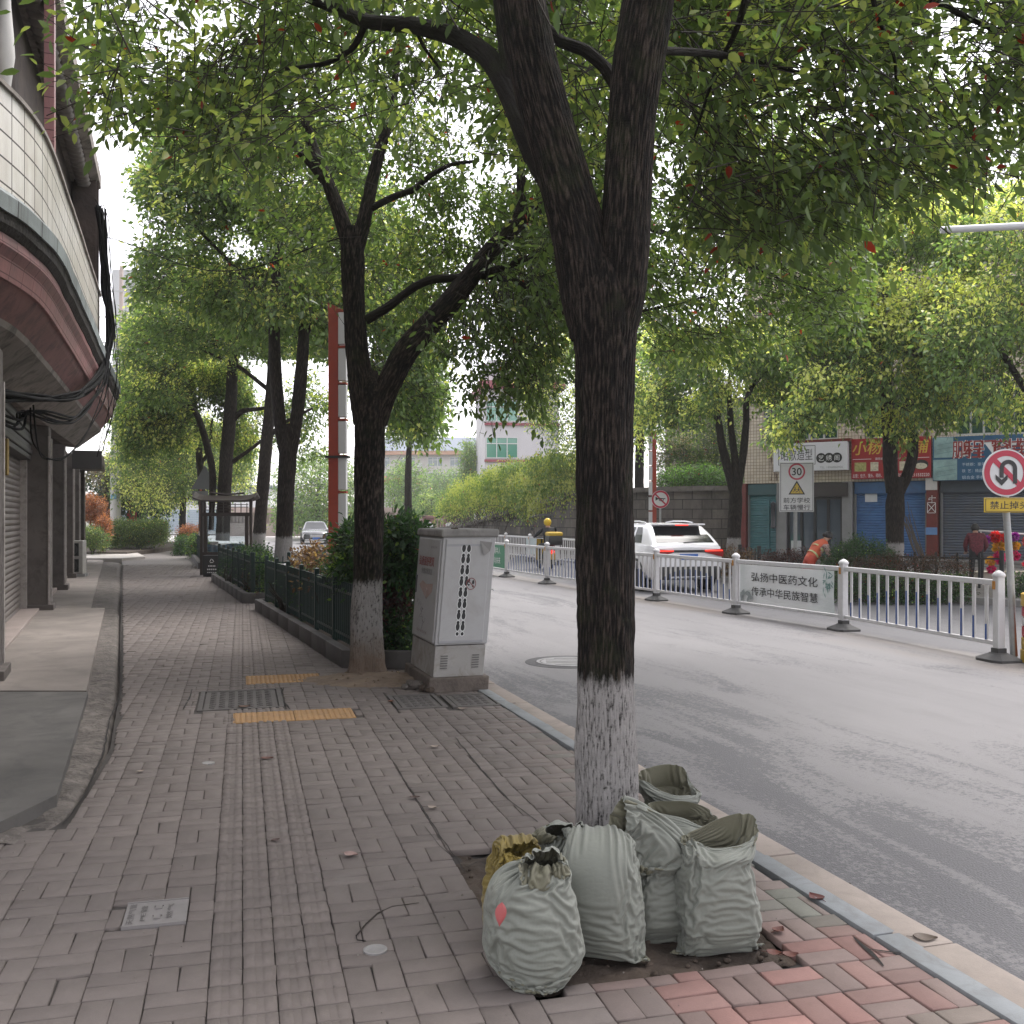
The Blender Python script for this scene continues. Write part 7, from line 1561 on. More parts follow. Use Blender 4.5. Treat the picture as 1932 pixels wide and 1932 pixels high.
def face_parts(bo, c, f, r):
    """nose, eyes, mouth and ears added to a head centred at c looking along f"""
    c = np.array(c); f = np.array(f, float); f /= np.linalg.norm(f); s = np.cross(f, [0, 0, 1.0]); s /= np.linalg.norm(s); u = np.cross(s, f)
    m = MB(); m.lathe([(.001, .022), (.012, .012), (.016, -.01)], 8, c + f * r * .95 - u * r * .1, M=np.stack([s, u, f], 1))
    for q in (-1, 1): m.lathe([(.001, -.03), (.02, -.02), (.024, 0), (.018, .022), (.001, .03)], 8, c + s * q * r * .86 - f * .01, M=np.stack([f, s * .5, u], 1))
    m.build("face", M_skin, bo, smooth=True, loc=(0, 0, 0)); e = MB()
    for q in (-1, 1): e.lathe([(.001, .006), (.01, .003), (.012, 0)], 8, c + f * r * .86 + s * q * .034 + u * .01, M=np.stack([s, u * .6, f], 1))
    e.box(c + f * r * .88 - u * r * .5, (.001, .001, .001)).lathe([(.001, .004), (.022, .002), (.026, 0)], 8, c + f * r * .84 - u * r * .52, M=np.stack([s, u * .3, f], 1)); e.build("eyes_and_mouth", M_hair, bo)
def cap_hair(bo, c, r, back, name="hair", mat=None, cover=.15, pad=.012, bun=None):
    c = np.array(c); back = np.array(back, float); back /= np.linalg.norm(back); s = np.cross(back, [0, 0, 1.0]); s /= np.linalg.norm(s); u = np.cross(s, -back) * -1; u = np.array([0, 0, 1.0]) if abs(u[2]) < .2 else u * np.sign(u[2])
    m = MB(); V = []
    for a in np.linspace(0, math.pi * .62, 8):
        ring_ = []
        for b in np.arange(14) / 14 * 2 * np.pi:
            ax = (u * .8 + back * .55); ax /= np.linalg.norm(ax); e1 = s; e2 = np.cross(ax, e1); ring_.append(c + (r + pad) * np.array((math.cos(a) * ax + math.sin(a) * (math.cos(b) * e1 + math.sin(b) * e2))) * np.array([1, 1, 1.12]))
        V.append(ring_)
    m.grid(V, wrap=True)
    if bun is not None: m.lathe([(.001, -.045), (.035, -.03), (.048, 0), (.035, .03), (.001, .045)], 10, c + np.array(bun))
    m.build(name, mat or M_hair, bo, smooth=True)
# elderly man in a maroon jacket, seen from behind at the goods rack
def stand_legs(J, E, hip, dx, y, kl, ks):
    for s, n in ((-1, "l"), (1, "r")):
        J["hip" + n] = ((s * .095, y, hip - .02), .095); J["knee" + n] = ((s * .11 + dx, y - .03, hip * .53), .068); J["ank" + n] = ((s * .11 + dx, y + .03, .08), .048); J["toe" + n] = ((s * .13 + dx, y + .17, .035), (.045, .03))
        E += [("pelvis", "hip" + n, kl), ("hip" + n, "knee" + n, kl), ("knee" + n, "ank" + n, kl), ("ank" + n, "toe" + n, ks)]
J = dict(pelvis=((0, 0, .80), (.165, .12)), waist=((0, .0, .95), (.175, .13)), chest=((0, .05, 1.14), (.185, .135)), neck0=((0, .10, 1.28), (.09, .08)), neck=((0, .135, 1.33), .052), head=((0, .165, 1.42), .085), crown=((0, .17, 1.47), .075)); E = [("pelvis", "waist", 0), ("waist", "chest", 0), ("chest", "neck0", 0), ("neck0", "neck", 2), ("neck", "head", 2), ("head", "crown", 2)]
for s, n in ((-1, "l"), (1, "r")):
    J["sh" + n] = ((s * .17, .06, 1.24), .08); J["el" + n] = ((s * .25, .05, 1.0), .062); J["wr" + n] = ((s * .2, .2, .86), .045); E += [("chest", "sh" + n, 0), ("sh" + n, "el" + n, 0), ("el" + n, "wr" + n, 0)]; hand(J, E, "wr" + n, (0, 1, -.4), 2, "h" + n, (-s, 0, 0))
stand_legs(J, E, .80, 0, 0, 1, 3)
M_maroon = surf("maroon_flecked_jacket", (.13, .025, .035), .85, .5, 26, .2, 60); M_trous = plain("black_trousers", (.014, .014, .016), .8); M_shoe = plain("black_shoe", (.02, .018, .017), .6)
b0 = A(1842, 1107, 23.6); b0[2] = 0; t, bo = person("person in maroon flecked jacket seen from behind beside the tinsel flower rack", b0, -.25, J, E, [M_maroon, M_trous, M_skin, M_shoe], None, None, None, None)
t.scale = (.93, .93, .93); cap_hair(bo, (0, .168, 1.435), .088, (0, -1, 0)); face_parts(bo, (0, .165, 1.42), (0, 1, -.25), .085)
# sweeper in an orange vest, bent forward
J = dict(pelvis=((0, 0, .74), (.16, .13)), waist=((0, .1, .9), (.16, .125)), chest=((0, .26, 1.07), (.18, .13)), neck0=((0, .37, 1.17), (.085, .08)), neck=((0, .41, 1.2), .05), head=((0, .48, 1.27), .085), crown=((0, .5, 1.31), .07)); E = [("pelvis", "waist", 0), ("waist", "chest", 0), ("chest", "neck0", 0), ("neck0", "neck", 2), ("neck", "head", 2), ("head", "crown", 2)]
for s, n in ((-1, "l"), (1, "r")):
    J["sh" + n] = ((s * .18, .29, 1.1), .078); J["el" + n] = ((s * .25, .34, .84), .058); J["wr" + n] = ((s * .14, .55, .74), .04); E += [("chest", "sh" + n, 0), ("sh" + n, "el" + n, 4), ("el" + n, "wr" + n, 4)]; hand(J, E, "wr" + n, (0, .6, -.8), 2, "h" + n, (-s, 0, 0))
stand_legs(J, E, .74, 0, -.02, 1, 3)
M_vest = plain("orange_vest", (.62, .1, .03), .6); M_pinks = surf("pale_pink_sleeve", (.52, .36, .33), .8, .12, 10, .1); M_oredt = plain("orange_red_trousers", (.5, .06, .03), .7)
b0 = np.array([A(1528, 0, 23.0)[0], 23.0, RZ]); t, bo = person("person in orange work vest bending over behind the banner barrier", b0, -1.25, J, E, [M_vest, M_oredt, M_skin, M_shoe, M_pinks], None, None, None, None)
cap_hair(bo, (0, .485, 1.285), .088, (0, -.8, .6), bun=(0, -.11, .03)); face_parts(bo, (0, .48, 1.27), (0, .9, -.45), .085)
bt = MB()
for y, z in ((.07, .86), (.2, 1.0)): bt.lathe([(.168, -.022), (.172, 0), (.168, .022)], 20, (0, y, z), M=np.array([[1.02, 0, 0], [0, .45, .89], [0, -.68, .45]]), cap=False)
bt.build("reflective_band", plain("lime_silver_band", (.6, .62, .3), .3), bo, smooth=True)
brm = thing("broom", "broom held by the bending sweeper", "broom", (b0[0] + .55, b0[1] + .2, RZ)); MB().tube([(0, 0, .05), (-.0, -.02, .75)], .013, 8).build("handle", plain("bamboo_stick", (.4, .28, .13), .6), brm); MB().lathe([(.02, .3), (.06, .2), (.13, 0)], 12).build("bristles", plain("straw", (.38, .26, .1), .9), brm)
# scooter rider
sc = np.array([1.22, 33.2, RZ]); hs_ = math.atan2(.25, .97); t = thing("motor_scooter", "delivery scooter with a yellow topped tail box on the far lane", "scooter", sc, hs_)
M_sy = plain("scooter_yellow", (.65, .42, .04), .4); M_sk2 = plain("scooter_black", (.02, .02, .022), .4)
XW = np.array([[0, 0, 1.0], [0, 1, 0], [1, 0, 0]])
for y in (0, 1.22):
    w_ = MB().lathe([(.17, -.05), (.21, -.055), (.24, -.02), (.24, .02), (.21, .055), (.17, .05)], 24, (0, y, .24), M=XW).build("wheel", M_tyre, t, smooth=True, auto=50); MB().lathe([(.001, .03), (.17, .03), (.17, -.03), (.001, -.03)], 18, (0, y, .24), M=XW).build("rim", M_rim, w_)
MB().grid([[(x * w, y, z + (1 - x * x) * .06) for x in np.linspace(-1, 1, 7)] for y, w, z in ((-.3, .08, .58), (-.1, .15, .62), (.2, .16, .6), (.42, .13, .5), (.55, .14, .3), (.85, .15, .28))]).box((0, .1, .42), (.26, .6, .3), bev=.06).build("body", M_sk2, t, smooth=True, auto=40); MB().box((0, .18, .72), (.28, .66, .1), bev=.04).build("seat", M_sk2, t, smooth=True)
MB().grid([[(x * .19, .98 - (1 - x * x) * -.07 - (z - .3) * .18, z) for x in np.linspace(-1, 1, 7)] for z in np.linspace(.3, 1.0, 5)]).build("front_shield", M_sy, t, smooth=True); MB().tube([(0, 1.22, .24), (0, .9, 1.0)], .03, 8).build("fork", M_sk2, t); MB().tube([(-.34, .78, 1.06), (-.2, .86, 1.04), (.2, .86, 1.04), (.34, .78, 1.06)], .016, 8).build("handlebar", M_sk2, t)
MB().box((0, -.16, .46), (.3, .16, .2), bev=.04).build("side_fairing", M_sy, t, smooth=True); MB().lathe([(.07, 0), (.06, .03), (.001, .04)], 14, (.02, -.26, .6), M=FRONT).build("tail_light", M_tail, t, smooth=True); MB().box((0, -.25, .42), (.22, .02, .14)).build("number_plate", plain("yellow_plate2", (.6, .38, .08), .5), t); MB().box((0, -.2, .3), (.2, .02, .2), bev=.02).build("mudguard", M_sk2, t)
bx = MB().box((.06, -.28, .98), (.48, .44, .34), bev=.05).build("tail_box", M_sk2, t, smooth=True, auto=40); MB().box((.06, -.28, 1.17), (.5, .46, .14), bev=.06).build("lid", M_sy, bx, smooth=True, auto=40)
for s in (-1, 1): MB().tube([(s * .26, .83, 1.05), (s * .34, .84, 1.3)], .007, 6).lathe([(.001, .01), (.055, .008), (.055, -.008), (.001, -.01)], 12, (s * .36, .84, 1.32), M=FRONT).build("mirror", M_sk2, t)
w_ = thing("rain_canopy", "small black canopy frame standing up over the scooter front", "canopy", sc, hs_); MB().tube([(-.28, .8, 1.05), (-.3, .9, 1.78)], .009, 6).tube([(.28, .8, 1.05), (.3, .9, 1.78)], .009, 6).build("struts", M_sk2, w_)
MB().grid([[(x * .34, .55 + q * .7, 1.76 + .07 * (1 - x * x) - .05 * q) for x in np.linspace(-1, 1, 7)] for q in np.linspace(0, 1, 6)]).build("cover", M_sk2, w_, smooth=True)
J = dict(pelvis=((0, .1, .82), (.16, .13)), waist=((0, .1, .98), (.16, .125)), chest=((0, .16, 1.2), (.185, .135)), neck0=((0, .2, 1.37), (.09, .08)), neck=((0, .21, 1.42), .052), head=((0, .24, 1.52), .088), crown=((0, .245, 1.57), .078)); E = [("pelvis", "waist", 0), ("waist", "chest", 0), ("chest", "neck0", 0), ("neck0", "neck", 2), ("neck", "head", 2), ("head", "crown", 2)]
for s, n in ((-1, "l"), (1, "r")):
    J["sh" + n] = ((s * .19, .18, 1.31), .08); J["el" + n] = ((s * .34, .42, 1.12), .06); J["wr" + n] = ((s * .32, .68, 1.06), .042); E += [("chest", "sh" + n, 0), ("sh" + n, "el" + n, 0), ("el" + n, "wr" + n, 0)]; hand(J, E, "wr" + n, (-s * .1, 1, 0), 2, "h" + n, (0, 0, 1))
    J["hip" + n] = ((s * .1, .12, .8), .1); J["knee" + n] = ((s * .2, .55, .78), .075); J["ank" + n] = ((s * .15, .62, .37), .05); J["toe" + n] = ((s * .16, .78, .32), (.045, .03)); E += [("pelvis", "hip" + n, 1), ("hip" + n, "knee" + n, 1), ("knee" + n, "ank" + n, 1), ("ank" + n, "toe" + n, 3)]
t, bo = person("person in black jacket and yellow helmet riding the delivery scooter", sc, hs_, J, E, [plain("black_jacket", (.018, .02, .026), .7), M_trous, M_skin, M_shoe], None, None, None, None); cap_hair(bo, (0, .242, 1.545), .1, (0, -1, 0), "helmet", plain("yellow_helmet", (.68, .48, .03), .25), pad=.028); face_parts(bo, (0, .24, 1.52), (0, 1, 0), .088)

# ------------------------------------------------------------------ planting and goods across the road
FP = "hedges and bushes across the road"
def farplant(*a, **k): k.setdefault("group", FP); k.setdefault("base", 0.0); return hedge(*a, **k)
farplant("large round dark green bush right of the bending sweeper", [(1552, 1130), (1548, 1062), (1570, 1028), (1620, 1012), (1660, 1022), (1690, 1048), (1700, 1130)], (21.8, 23.6), 1500, 501, name="bush", cat="bush", leaf=.06, young=.05, spread=.09, jag=5, **GL)
farplant("long dark red clipped hedge in front of the blue shutter", [(1600, 1140), (1606, 1056), (1680, 1046), (1760, 1050), (1820, 1062), (1832, 1080), (1830, 1150), (1700, 1146)], (20.6, 22.2), 1900, 503, leaf=.05, young=.2, spread=.08, jag=5, mid=np.array([.085, .035, .03]), dark=np.array([.03, .028, .02]), yng=np.array([.16, .07, .06]))
farplant("green lower growth along the foot of the red hedge", [(1560, 1130), (1570, 1078), (1700, 1082), (1826, 1090), (1830, 1146), (1700, 1140)], (19.9, 20.8), 1100, 505, leaf=.055, young=.15, spread=.08, jag=6, **GL)
farplant("reddish low hedge left of the sweeper", [(1436, 1090), (1440, 1042), (1500, 1036), (1534, 1044), (1536, 1095)], (25, 26.2), 700, 507, leaf=.055, young=.25, spread=.08, jag=5, **DR)
farplant("small reddish bush at the foot of the three stemmed tree", [(1352, 1090), (1356, 1040), (1376, 1030), (1420, 1040), (1424, 1090)], (27, 28.4), 460, 509, name="bush", cat="bush", leaf=.055, young=.3, spread=.09, jag=5, **BR)
farplant("leafy dark plants at the right end by the sign pole", [(1888, 1135), (1890, 1085), (1960, 1080), (2000, 1140)], (20, 21.4), 300, 511, name="bush", cat="bush", leaf=.07, young=.2, spread=.1, jag=6, **GL)
M_bfen = plain("black_iron_fence", (.014, .015, .016), .5)
def low_fence(label, a, b, h=.62, n=None, seed=0):
    a, b = np.array(a, float), np.array(b, float); L = np.linalg.norm(b - a); an = math.atan2(b[1] - a[1], b[0] - a[0]); t = thing("low_fence", label, "fence", (a[0], a[1], 0), an, "low black fences across the road"); n = n or int(L / .42); m = MB()
    for k in range(n + 1): m.box((k * L / n, 0, h / 2), (.05, .03, h))
    for z in (.2, h - .12): m.box((L / 2, 0, z), (L, .025, .04))
    m.build("picket_panel", M_bfen, t)
    for x in (0, L): MB().box((x, 0, h / 2 + .03), (.09, .09, h + .08), bev=.01).build("post", M_bfen, t)
low_fence("low black fence behind the dark red hedge", A(1650, 0, 24.2)[:2] , A(1890, 0, 22.6)[:2], .78); low_fence("short black fence beside the three stemmed tree foot", A(1396, 0, 29)[:2], A(1432, 0, 27.6)[:2], .74, 5)
rk = thing("goods_rack", "white rail on posts with festive tinsel flowers hung in front of the slate shutter", "rack", (*A(1866, 0, 25.2)[:2], 0)); xr = A(1985, 0, 24.6)[0] - rk.location[0]
MB().tube([(-.35, 0, 1.26), (xr + .2, -.1, 1.12)], .022, 8).build("rail", M_bw, rk, smooth=True)
for x in (-.2, xr): MB().tube([(x, 0, 0), (x, 0, 1.25 if x < 0 else 1.14)], .018, 8).build("post", M_bw, rk, smooth=True)
MB().box((.75, .25, .12), (2.0, .5, .24), bev=.02).build("plinth", surf("pale_goods_box", (.4, .36, .3), .8, .1), rk)
cols = {"red": (.55, .015, .02), "golden": (.6, .32, .03), "magenta": (.6, .02, .22), "purple": (.3, .02, .42), "pink": (.7, .3, .45), "crimson": (.45, .01, .06)}
items = [(-.12, 1.05, "purple", .13), (.12, 1.12, "red", .16), (.38, 1.1, "red", .14), (.2, .86, "golden", .17), (.22, .62, "magenta", .19), (.58, 1.12, "purple", .13), (.62, .9, "golden", .12), (.6, .66, "magenta", .14), (.0, .52, "golden", .13), (.02, .33, "magenta", .12), (.92, 1.0, "red", .15), (1.15, .9, "red", .2), (1.3, .75, "pink", .18), (1.2, .5, "red", .2), (.95, .45, "crimson", .17), (1.45, .55, "crimson", .18)]
for k, (x, z, cn, r_) in enumerate(items):
    rr = np.random.default_rng(600 + k); n = 130; d = rr.normal(0, 1, (n, 3)); d /= np.linalg.norm(d, axis=1)[:, None]; c = np.array(cols[cn]); tn_ = np.concatenate([np.clip(c * rr.uniform(.5, 1.4, (n, 1)), 0, 1), np.ones((n, 1))], 1)
    V, Fc, tt_ = leaf_arrays(d * r_ * .25, d, np.cross(d, rr.normal(0, 1, (n, 3))), np.full(n, r_ * .8), np.full(n, r_ * .38), tn_, False)
    o = link("tinsel_flower", fast_mesh("tinsel_flower", V, Fc, np.full(len(Fc) // 4, 4), [M_leaf], colattr=tt_)); o.location = (rk.location[0] + x, rk.location[1] - .08, z - .02)
    hgt = "top" if z > .98 else "middle" if z > .6 else "bottom"; side_ = "left end" if x < .3 else "centre" if x < .85 else "right end"
    tag(o, "%s tinsel flower bunch in the %s row at the %s of the goods rack, item %s" % (cn, hgt, side_, ""), "tinsel flower", "tinsel flowers on the goods rack"); o["label"] = "%s tinsel flower bunch in the %s row near the %s of the goods rack" % (cn, hgt, side_)
# bundle of sticks leaning by the shutter tree
bs = thing("stick_bundle", "bundle of thin grey sticks leaning behind the fence by the blue shutter", "sticks", (*A(1738, 0, 26)[:2], 0)); m = MB(); rr = np.random.default_rng(70)
for k in range(16): x = rr.normal(0, .06); m.tube([(x + .12, 0, .2), (x - .12 + rr.normal(0, .04), .05, .9), (x - .42 + rr.normal(0, .13), .1, 1.7 + rr.uniform(-.3, .3))], [.014, .012, .007], 5)
m.build("sticks", plain("grey_stick", (.12, .1, .08), .9), bs)

# ------------------------------------------------------------------ fallen leaves and a stick on the paving
def fallen(u, v, col, label, L=.085, rz=0.0, curl=.3, z=None):
    L *= .8; p = G(u, v); q = np.array([[math.cos(rz), math.sin(rz), .02]]); rows = []; a = np.linspace(0, 1, 8)
    for t_ in a:
        wv = .23 * L * 2 * (math.sin(math.pi * min(1, t_ * 1.02) ** .8) ** .9) * .9; rows.append([(t_ * L, s * wv, curl * L * (.35 * (t_ - .5) ** 2 * 2 + .5 * s * s * .5)) for s in (-1, -.5, 0, .5, 1)])
    m = MB().grid(np.array(rows) @ rotz(rz).T); m.tube(np.array([(0, 0, curl * L * .18), (-.25 * L, .02 * L, .004)]) @ rotz(rz).T, .0012, 4)
    o = m.build("fallen_leaf", surf("dry_leaf_%d%d" % (u, v), col, .6, .2, 40, .1), None, smooth=True); z0_ = float(ground_z(p[0], p[1])) if z is None else z; o.location = (p[0], p[1], z0_ + .009); tag(o, label, "fallen leaf", "fallen leaves on the paving"); return o
BRN, PAL, DKR = (.10, .035, .025), (.3, .24, .2), (.06, .03, .025)
for a in ((492, 1434, BRN, "brown leaf on the ribbed strip beyond the round disc", .1, .2), (773, 1508, DKR, "dark curled leaf on the long joint between pavers", .07, .1), (650, 1616, (.3, .2, .18), "pinkish leaf lying left of the long joint", .09, -.4), (823, 1528, PAL, "pale curled leaf right of the long joint", .07, 2.6), (812, 1413, PAL, "pale leaf farther up near the patched pavers", .08, .3), (259, 1459, PAL, "pale leaf at the left by the drain strip", .06, 1.0), (450, 1336, (.12, .06, .035), "brown leaf on the square drain cover", .12, .5), (735, 1327, (.13, .055, .035), "upright brown leaf right of the square cover", .1, 1.4), (863, 1339, PAL, "pale brown leaf before the cabinet drain covers", .1, .1), (1340, 1626 , (.3, .09, .085), "", .09, -.9), (1552, 1702, (.11, .028, .024), "dark red leaf with a twig on the green pavers at the right", .1, 2.0), (1722, 1772, (.12, .09, .07), "brown leaf lying on the kerb stone at the right", .11, -.2), (512, 1592, DKR, "dark leaf scrap on the ribbed strip", .06, .8), (462, 1260, PAL, "small pale leaf beyond the square cover", .07, .4), (298, 1258, DKR, "dark leaf far along the pavement", .08, .2), (338, 1128, DKR, "dark leaf near the path middle far ahead", .1, .9)):
    if a[3]: fallen(a[0], a[1], a[2], a[3], a[4], a[5])
for k, (u, v, a_) in enumerate(((1460, 1762, .7), (1445, 1800, -.3), (1476, 1806, .1))): fallen(u, v, (.12, .04, .03), ("rusty leaf standing at the pit edge beside the right sack", "reddish leaf on the pit soil under the right sack", "reddish leaf at the front corner of the tree pit")[k], .075, a_, .4)
st_ = np.array([G(672, 1768), G(690, 1746), G(712, 1726), G(740, 1713), G(790, 1706)]); m = MB().tube(st_ + [0, 0, .006], [.003, .003, .003, .0025, .0015], 5); o = tag(m.build("twig", M_twig, None, loc=st_[0]), "thin curved dark twig lying on the paving left of the sacks", "twig")
st_ = np.array([G(672, 1768), G(674, 1776), G(690, 1778)]); o = tag(MB().tube(st_ + [0, 0, .005], .002, 5).build("wire_scrap", M_cable, None, loc=st_[0]), "short bent wire scrap at the end of the twig", "wire")
# ------------------------------------------------------------------ woven sacks heaped round the near tree (small cloth solver)
def mat_sack(name, col, inner=None):
    m = NT(name); c = m.coord("UV", (1, 1, 1)); o = m.coord()
    w1 = m.n("ShaderNodeTexWave", wave_type='BANDS', bands_direction='X'); m.put(w1.inputs[0], c); w1.inputs["Scale"].default_value = 70; w1.inputs["Distortion"].default_value = .6; w1.inputs["Detail"].default_value = 2
    w2 = m.n("ShaderNodeTexWave", wave_type='BANDS', bands_direction='Y'); m.put(w2.inputs[0], c); w2.inputs["Scale"].default_value = 70; w2.inputs["Distortion"].default_value = .6
    h = m.math('ADD', w1.outputs[1], w2.outputs[1]); st = m.noise(m.coord("UV", (26, 3, 1)), 5, 5, .7)
    k = m.mix(m.noise(o, 9, 5, .6), tuple(x * .86 for x in col), tuple(x * 1.12 for x in col))
    k = m.mix(m.math('MULTIPLY', st, .3), k, tuple(x * .72 for x in col))
    k = m.mix(m.math('MULTIPLY', m.ramp(m.noise(o, 5, 6, .7), [(.55, 0.0), (.75, 1.0)]), .3), k, (.16, .145, .11))
    k = m.mix(m.math('MULTIPLY', m.math('MULTIPLY', h, .5), .16), k, tuple(x * .6 for x in col))
    return m.end(m.bsdf(k, .52, m.bump(m.math('ADD', m.math('MULTIPLY', h, .3), m.math('ADD', m.noise(o, 60, 4, .6), m.math('MULTIPLY', m.ramp(m.voro(m.coord('Object', (1, 1, 1.7)), 26, 'DISTANCE_TO_EDGE'), [(0.0, 0.0), (.2, 1.0)]), .3))), .28, .004), Specular_IOR_Level=.4, Sheen_Weight=.15))
M_sack = mat_sack("sack_weave", (.168, .177, .152)); M_sack_in = mat_sack("sack_weave_inside", (.125, .12, .08)); M_sack_y = mat_sack("sack_weave_yellow", (.17, .125, .025)); M_sack_yi = mat_sack("sack_weave_yellow_inside", (.27, .2, .04))
M_rubble = surf("sack_rubble", (.2, .18, .15), .95, .4, 14, .8, 30, bd=.02)
def sack_shape(keys, seed, W=120, Hn=104, slack=(1.15, 1.085), rim=((0, 0), (0, 0)), pull=.035, steps=46, cyc=6, wr=.0095, circ=0.0, sag=.0003):
    """a designed bag skin (rings along a bent axis) given spare cloth, then relaxed until it buckles into folds"""
    keys = sorted(keys, key=lambda k: k[0]); kh = np.array([k[0] for k in keys]); K = np.array([[*k[1], k[2], k[3], *(k[4] if len(k) > 4 else (0, 0, 1))] for k in keys], float)
    hh = np.linspace(0, 1, Hn); R_ = np.stack([np.interp(hh, kh, K[:, i]) for i in range(8)], 1); ker = np.hanning(9)[1:-1]; ker /= ker.sum()
    for i in range(8): R_[:, i] = np.convolve(np.concatenate([2 * R_[0, i] - R_[3:0:-1, i], R_[:, i], 2 * R_[-1, i] - R_[-2:-5:-1, i]]), ker, 'valid')
    th = np.arange(W) / W * 2 * np.pi; T = np.zeros((Hn, W, 3)); Nn = np.zeros((Hn, W, 3))
    for j in range(Hn):
        d = R_[j, 5:8] / np.linalg.norm(R_[j, 5:8]); e1 = np.array([1.0, 0, 0]) - d * d[0]; e1 /= np.linalg.norm(e1); e2 = np.cross(d, e1)
        rx, ry = max(R_[j, 3], .006), max(R_[j, 4], .004); sq = 2 / 2.4
        cx_ = np.sign(np.cos(th)) * np.abs(np.cos(th)) ** sq; sy_ = np.sign(np.sin(th)) * np.abs(np.sin(th)) ** sq
        T[j] = R_[j, :3] + rx * cx_[:, None] * e1 + ry * sy_[:, None] * e2; n_ = np.cos(th)[:, None] * e1 + np.sin(th)[:, None] * e2; Nn[j] = n_
        ramp = max(0.0, (hh[j] - .72) / .28) ** 1.3
        for k, (am, ph) in enumerate(rim): T[j] += d * (am * ramp * np.cos((k + 1) * (th - ph)))[:, None]
        T[j] += d * (ramp * .02 * pnoise(np.stack([np.cos(th) * 2.2 + seed, np.sin(th) * 2.2, th * 0 + .3], -1)))[:, None]
    hv = hh[:, None] + 0 * th; ct = np.cos(th)[None] + 0 * hv; st = np.sin(th)[None] + 0 * hv
    warp = .35 * fbm(np.stack([ct * 1.2 + seed, st * 1.2, hv * 3], -1), 2)
    n1 = fbm(np.stack([ct * .9 + seed * 2, st * .9, (hv + .3 * warp) * 8], -1), 3)                 # level slump folds of the full part
    n2 = fbm(np.stack([ct * 3 + seed, st * 3, hv * 1.6 + warp], -1), 3)                                # pleats of the gathered part
    n3 = fbm(np.stack([ct * 2.1 - seed, st * 2.1, hv * 4 + 7], -1), 3)
    rmean = (R_[:, 3] + R_[:, 4]) / 2; up = np.clip((hh - .55) / .15, 0, 1)[:, None]; tight = np.clip(1.15 - rmean / rmean.max(), 0, 1)[:, None]
    disp = wr * (n1 * 1.25 * (1 - .7 * up) + n2 * (.25 + 1.5 * up * tight) + n3 * .8 + .55 * (np.abs(fbm(np.stack([ct * 3 + seed * 5, st * 3, (hv + .2 * warp) * 14], -1), 2)) - .3))
    # sharpen crests so folds read as creases, not ripples
    disp = wr * np.sign(disp) * (np.abs(disp) / wr) ** .8
    low = fbm(np.stack([ct * .8 + seed * 3, st * .8, hv * 2.2], -1), 2); mask = np.clip(.55 + 1.1 * fbm(np.stack([ct * 1.1 - seed, st * 1.1, hv * 2.6 + 3], -1), 2), .12, 1.5)
    T = T + Nn * (.022 * low * np.clip(hv * 6, 0, 1))[..., None]; T[..., 2] = np.maximum(T[..., 2] + .012 * fbm(np.stack([ct * 1.3, st * 1.3, hv * 1.5 + seed], -1), 2) * np.clip(hv * 3 - .3, 0, 1), .004)
    disp = disp * mask; X = (T + Nn * disp[..., None]); N = Hn * W; id_ = np.arange(N).reshape(Hn, W)
    per = np.linalg.norm(T - np.roll(T, -1, 1), axis=2).sum(1); per = np.maximum(per * slack[1], circ if circ else per.max() * .82); per = np.convolve(np.r_[per[:3][::-1], per, per[-3:][::-1]], np.ones(7) / 7, 'valid')
    rw_ = per / W; rv = np.linalg.norm(T[1:] - T[:-1], axis=2).mean(1); B = []
    rl = np.roll(id_, -1, 1); rl2 = np.roll(id_, -2, 1); WR = np.repeat(rw_[:, None], W, 1); VR = np.repeat(rv[:, None], W, 1) * (1 + (slack[0] - 1) * (.35 + .8 * mask[1:])); WR = WR * (1 + (mask - .6) * .05)
    def bat(a, b, rest, k): B.append((a.ravel(), b.ravel(), rest.ravel(), k))
    for q in (0, 1):
        bat(id_[:, q::2], rl[:, q::2], WR[:, q::2], 1.0); bat(id_[:-1][q::2], id_[1:][q::2], VR[q::2], 1.0)
        dg_ = np.sqrt(WR[:-1] ** 2 + VR ** 2); bat(id_[:-1][q::2], rl[1:][q::2], dg_[q::2], .35); bat(rl[:-1][q::2], id_[1:][q::2], dg_[q::2], .35)
    for q in (0, 2):
        s_ = np.r_[q:W:4, q + 1:W:4]; bat(id_[:, s_], rl2[:, s_], 2 * WR[:, s_], .05)
        s_ = np.array([k for k in range(Hn - 2) if k % 4 in (q, q + 1)]); bat(id_[s_], id_[s_ + 2], VR[s_] + VR[s_ + 1], .05)
    X = X.reshape(N, 3); Tf = T.reshape(N, 3); hv = np.repeat(hh, W); pw = (pull * np.where(hv < .6, 1.0, .55))[:, None]
    for s in range(steps):
        X = X + (Tf - X) * pw * (1.0 if s < steps - 8 else .3); X[:, 2] -= sag * np.clip((hv - .5) * 3, 0, 1)
        for it in range(cyc):
            for a, b, rest, k in B:
                d = X[b] - X[a]; L = np.sqrt((d * d).sum(1)) + 1e-9; cc = d * (k * .5 * (L - rest) / L)[:, None]
                X[a] += cc; X[b] -= cc
        X[:, 2] = np.maximum(X[:, 2], .003)
    # no point may sink far inside the full part
    return X.reshape(Hn, W, 3)
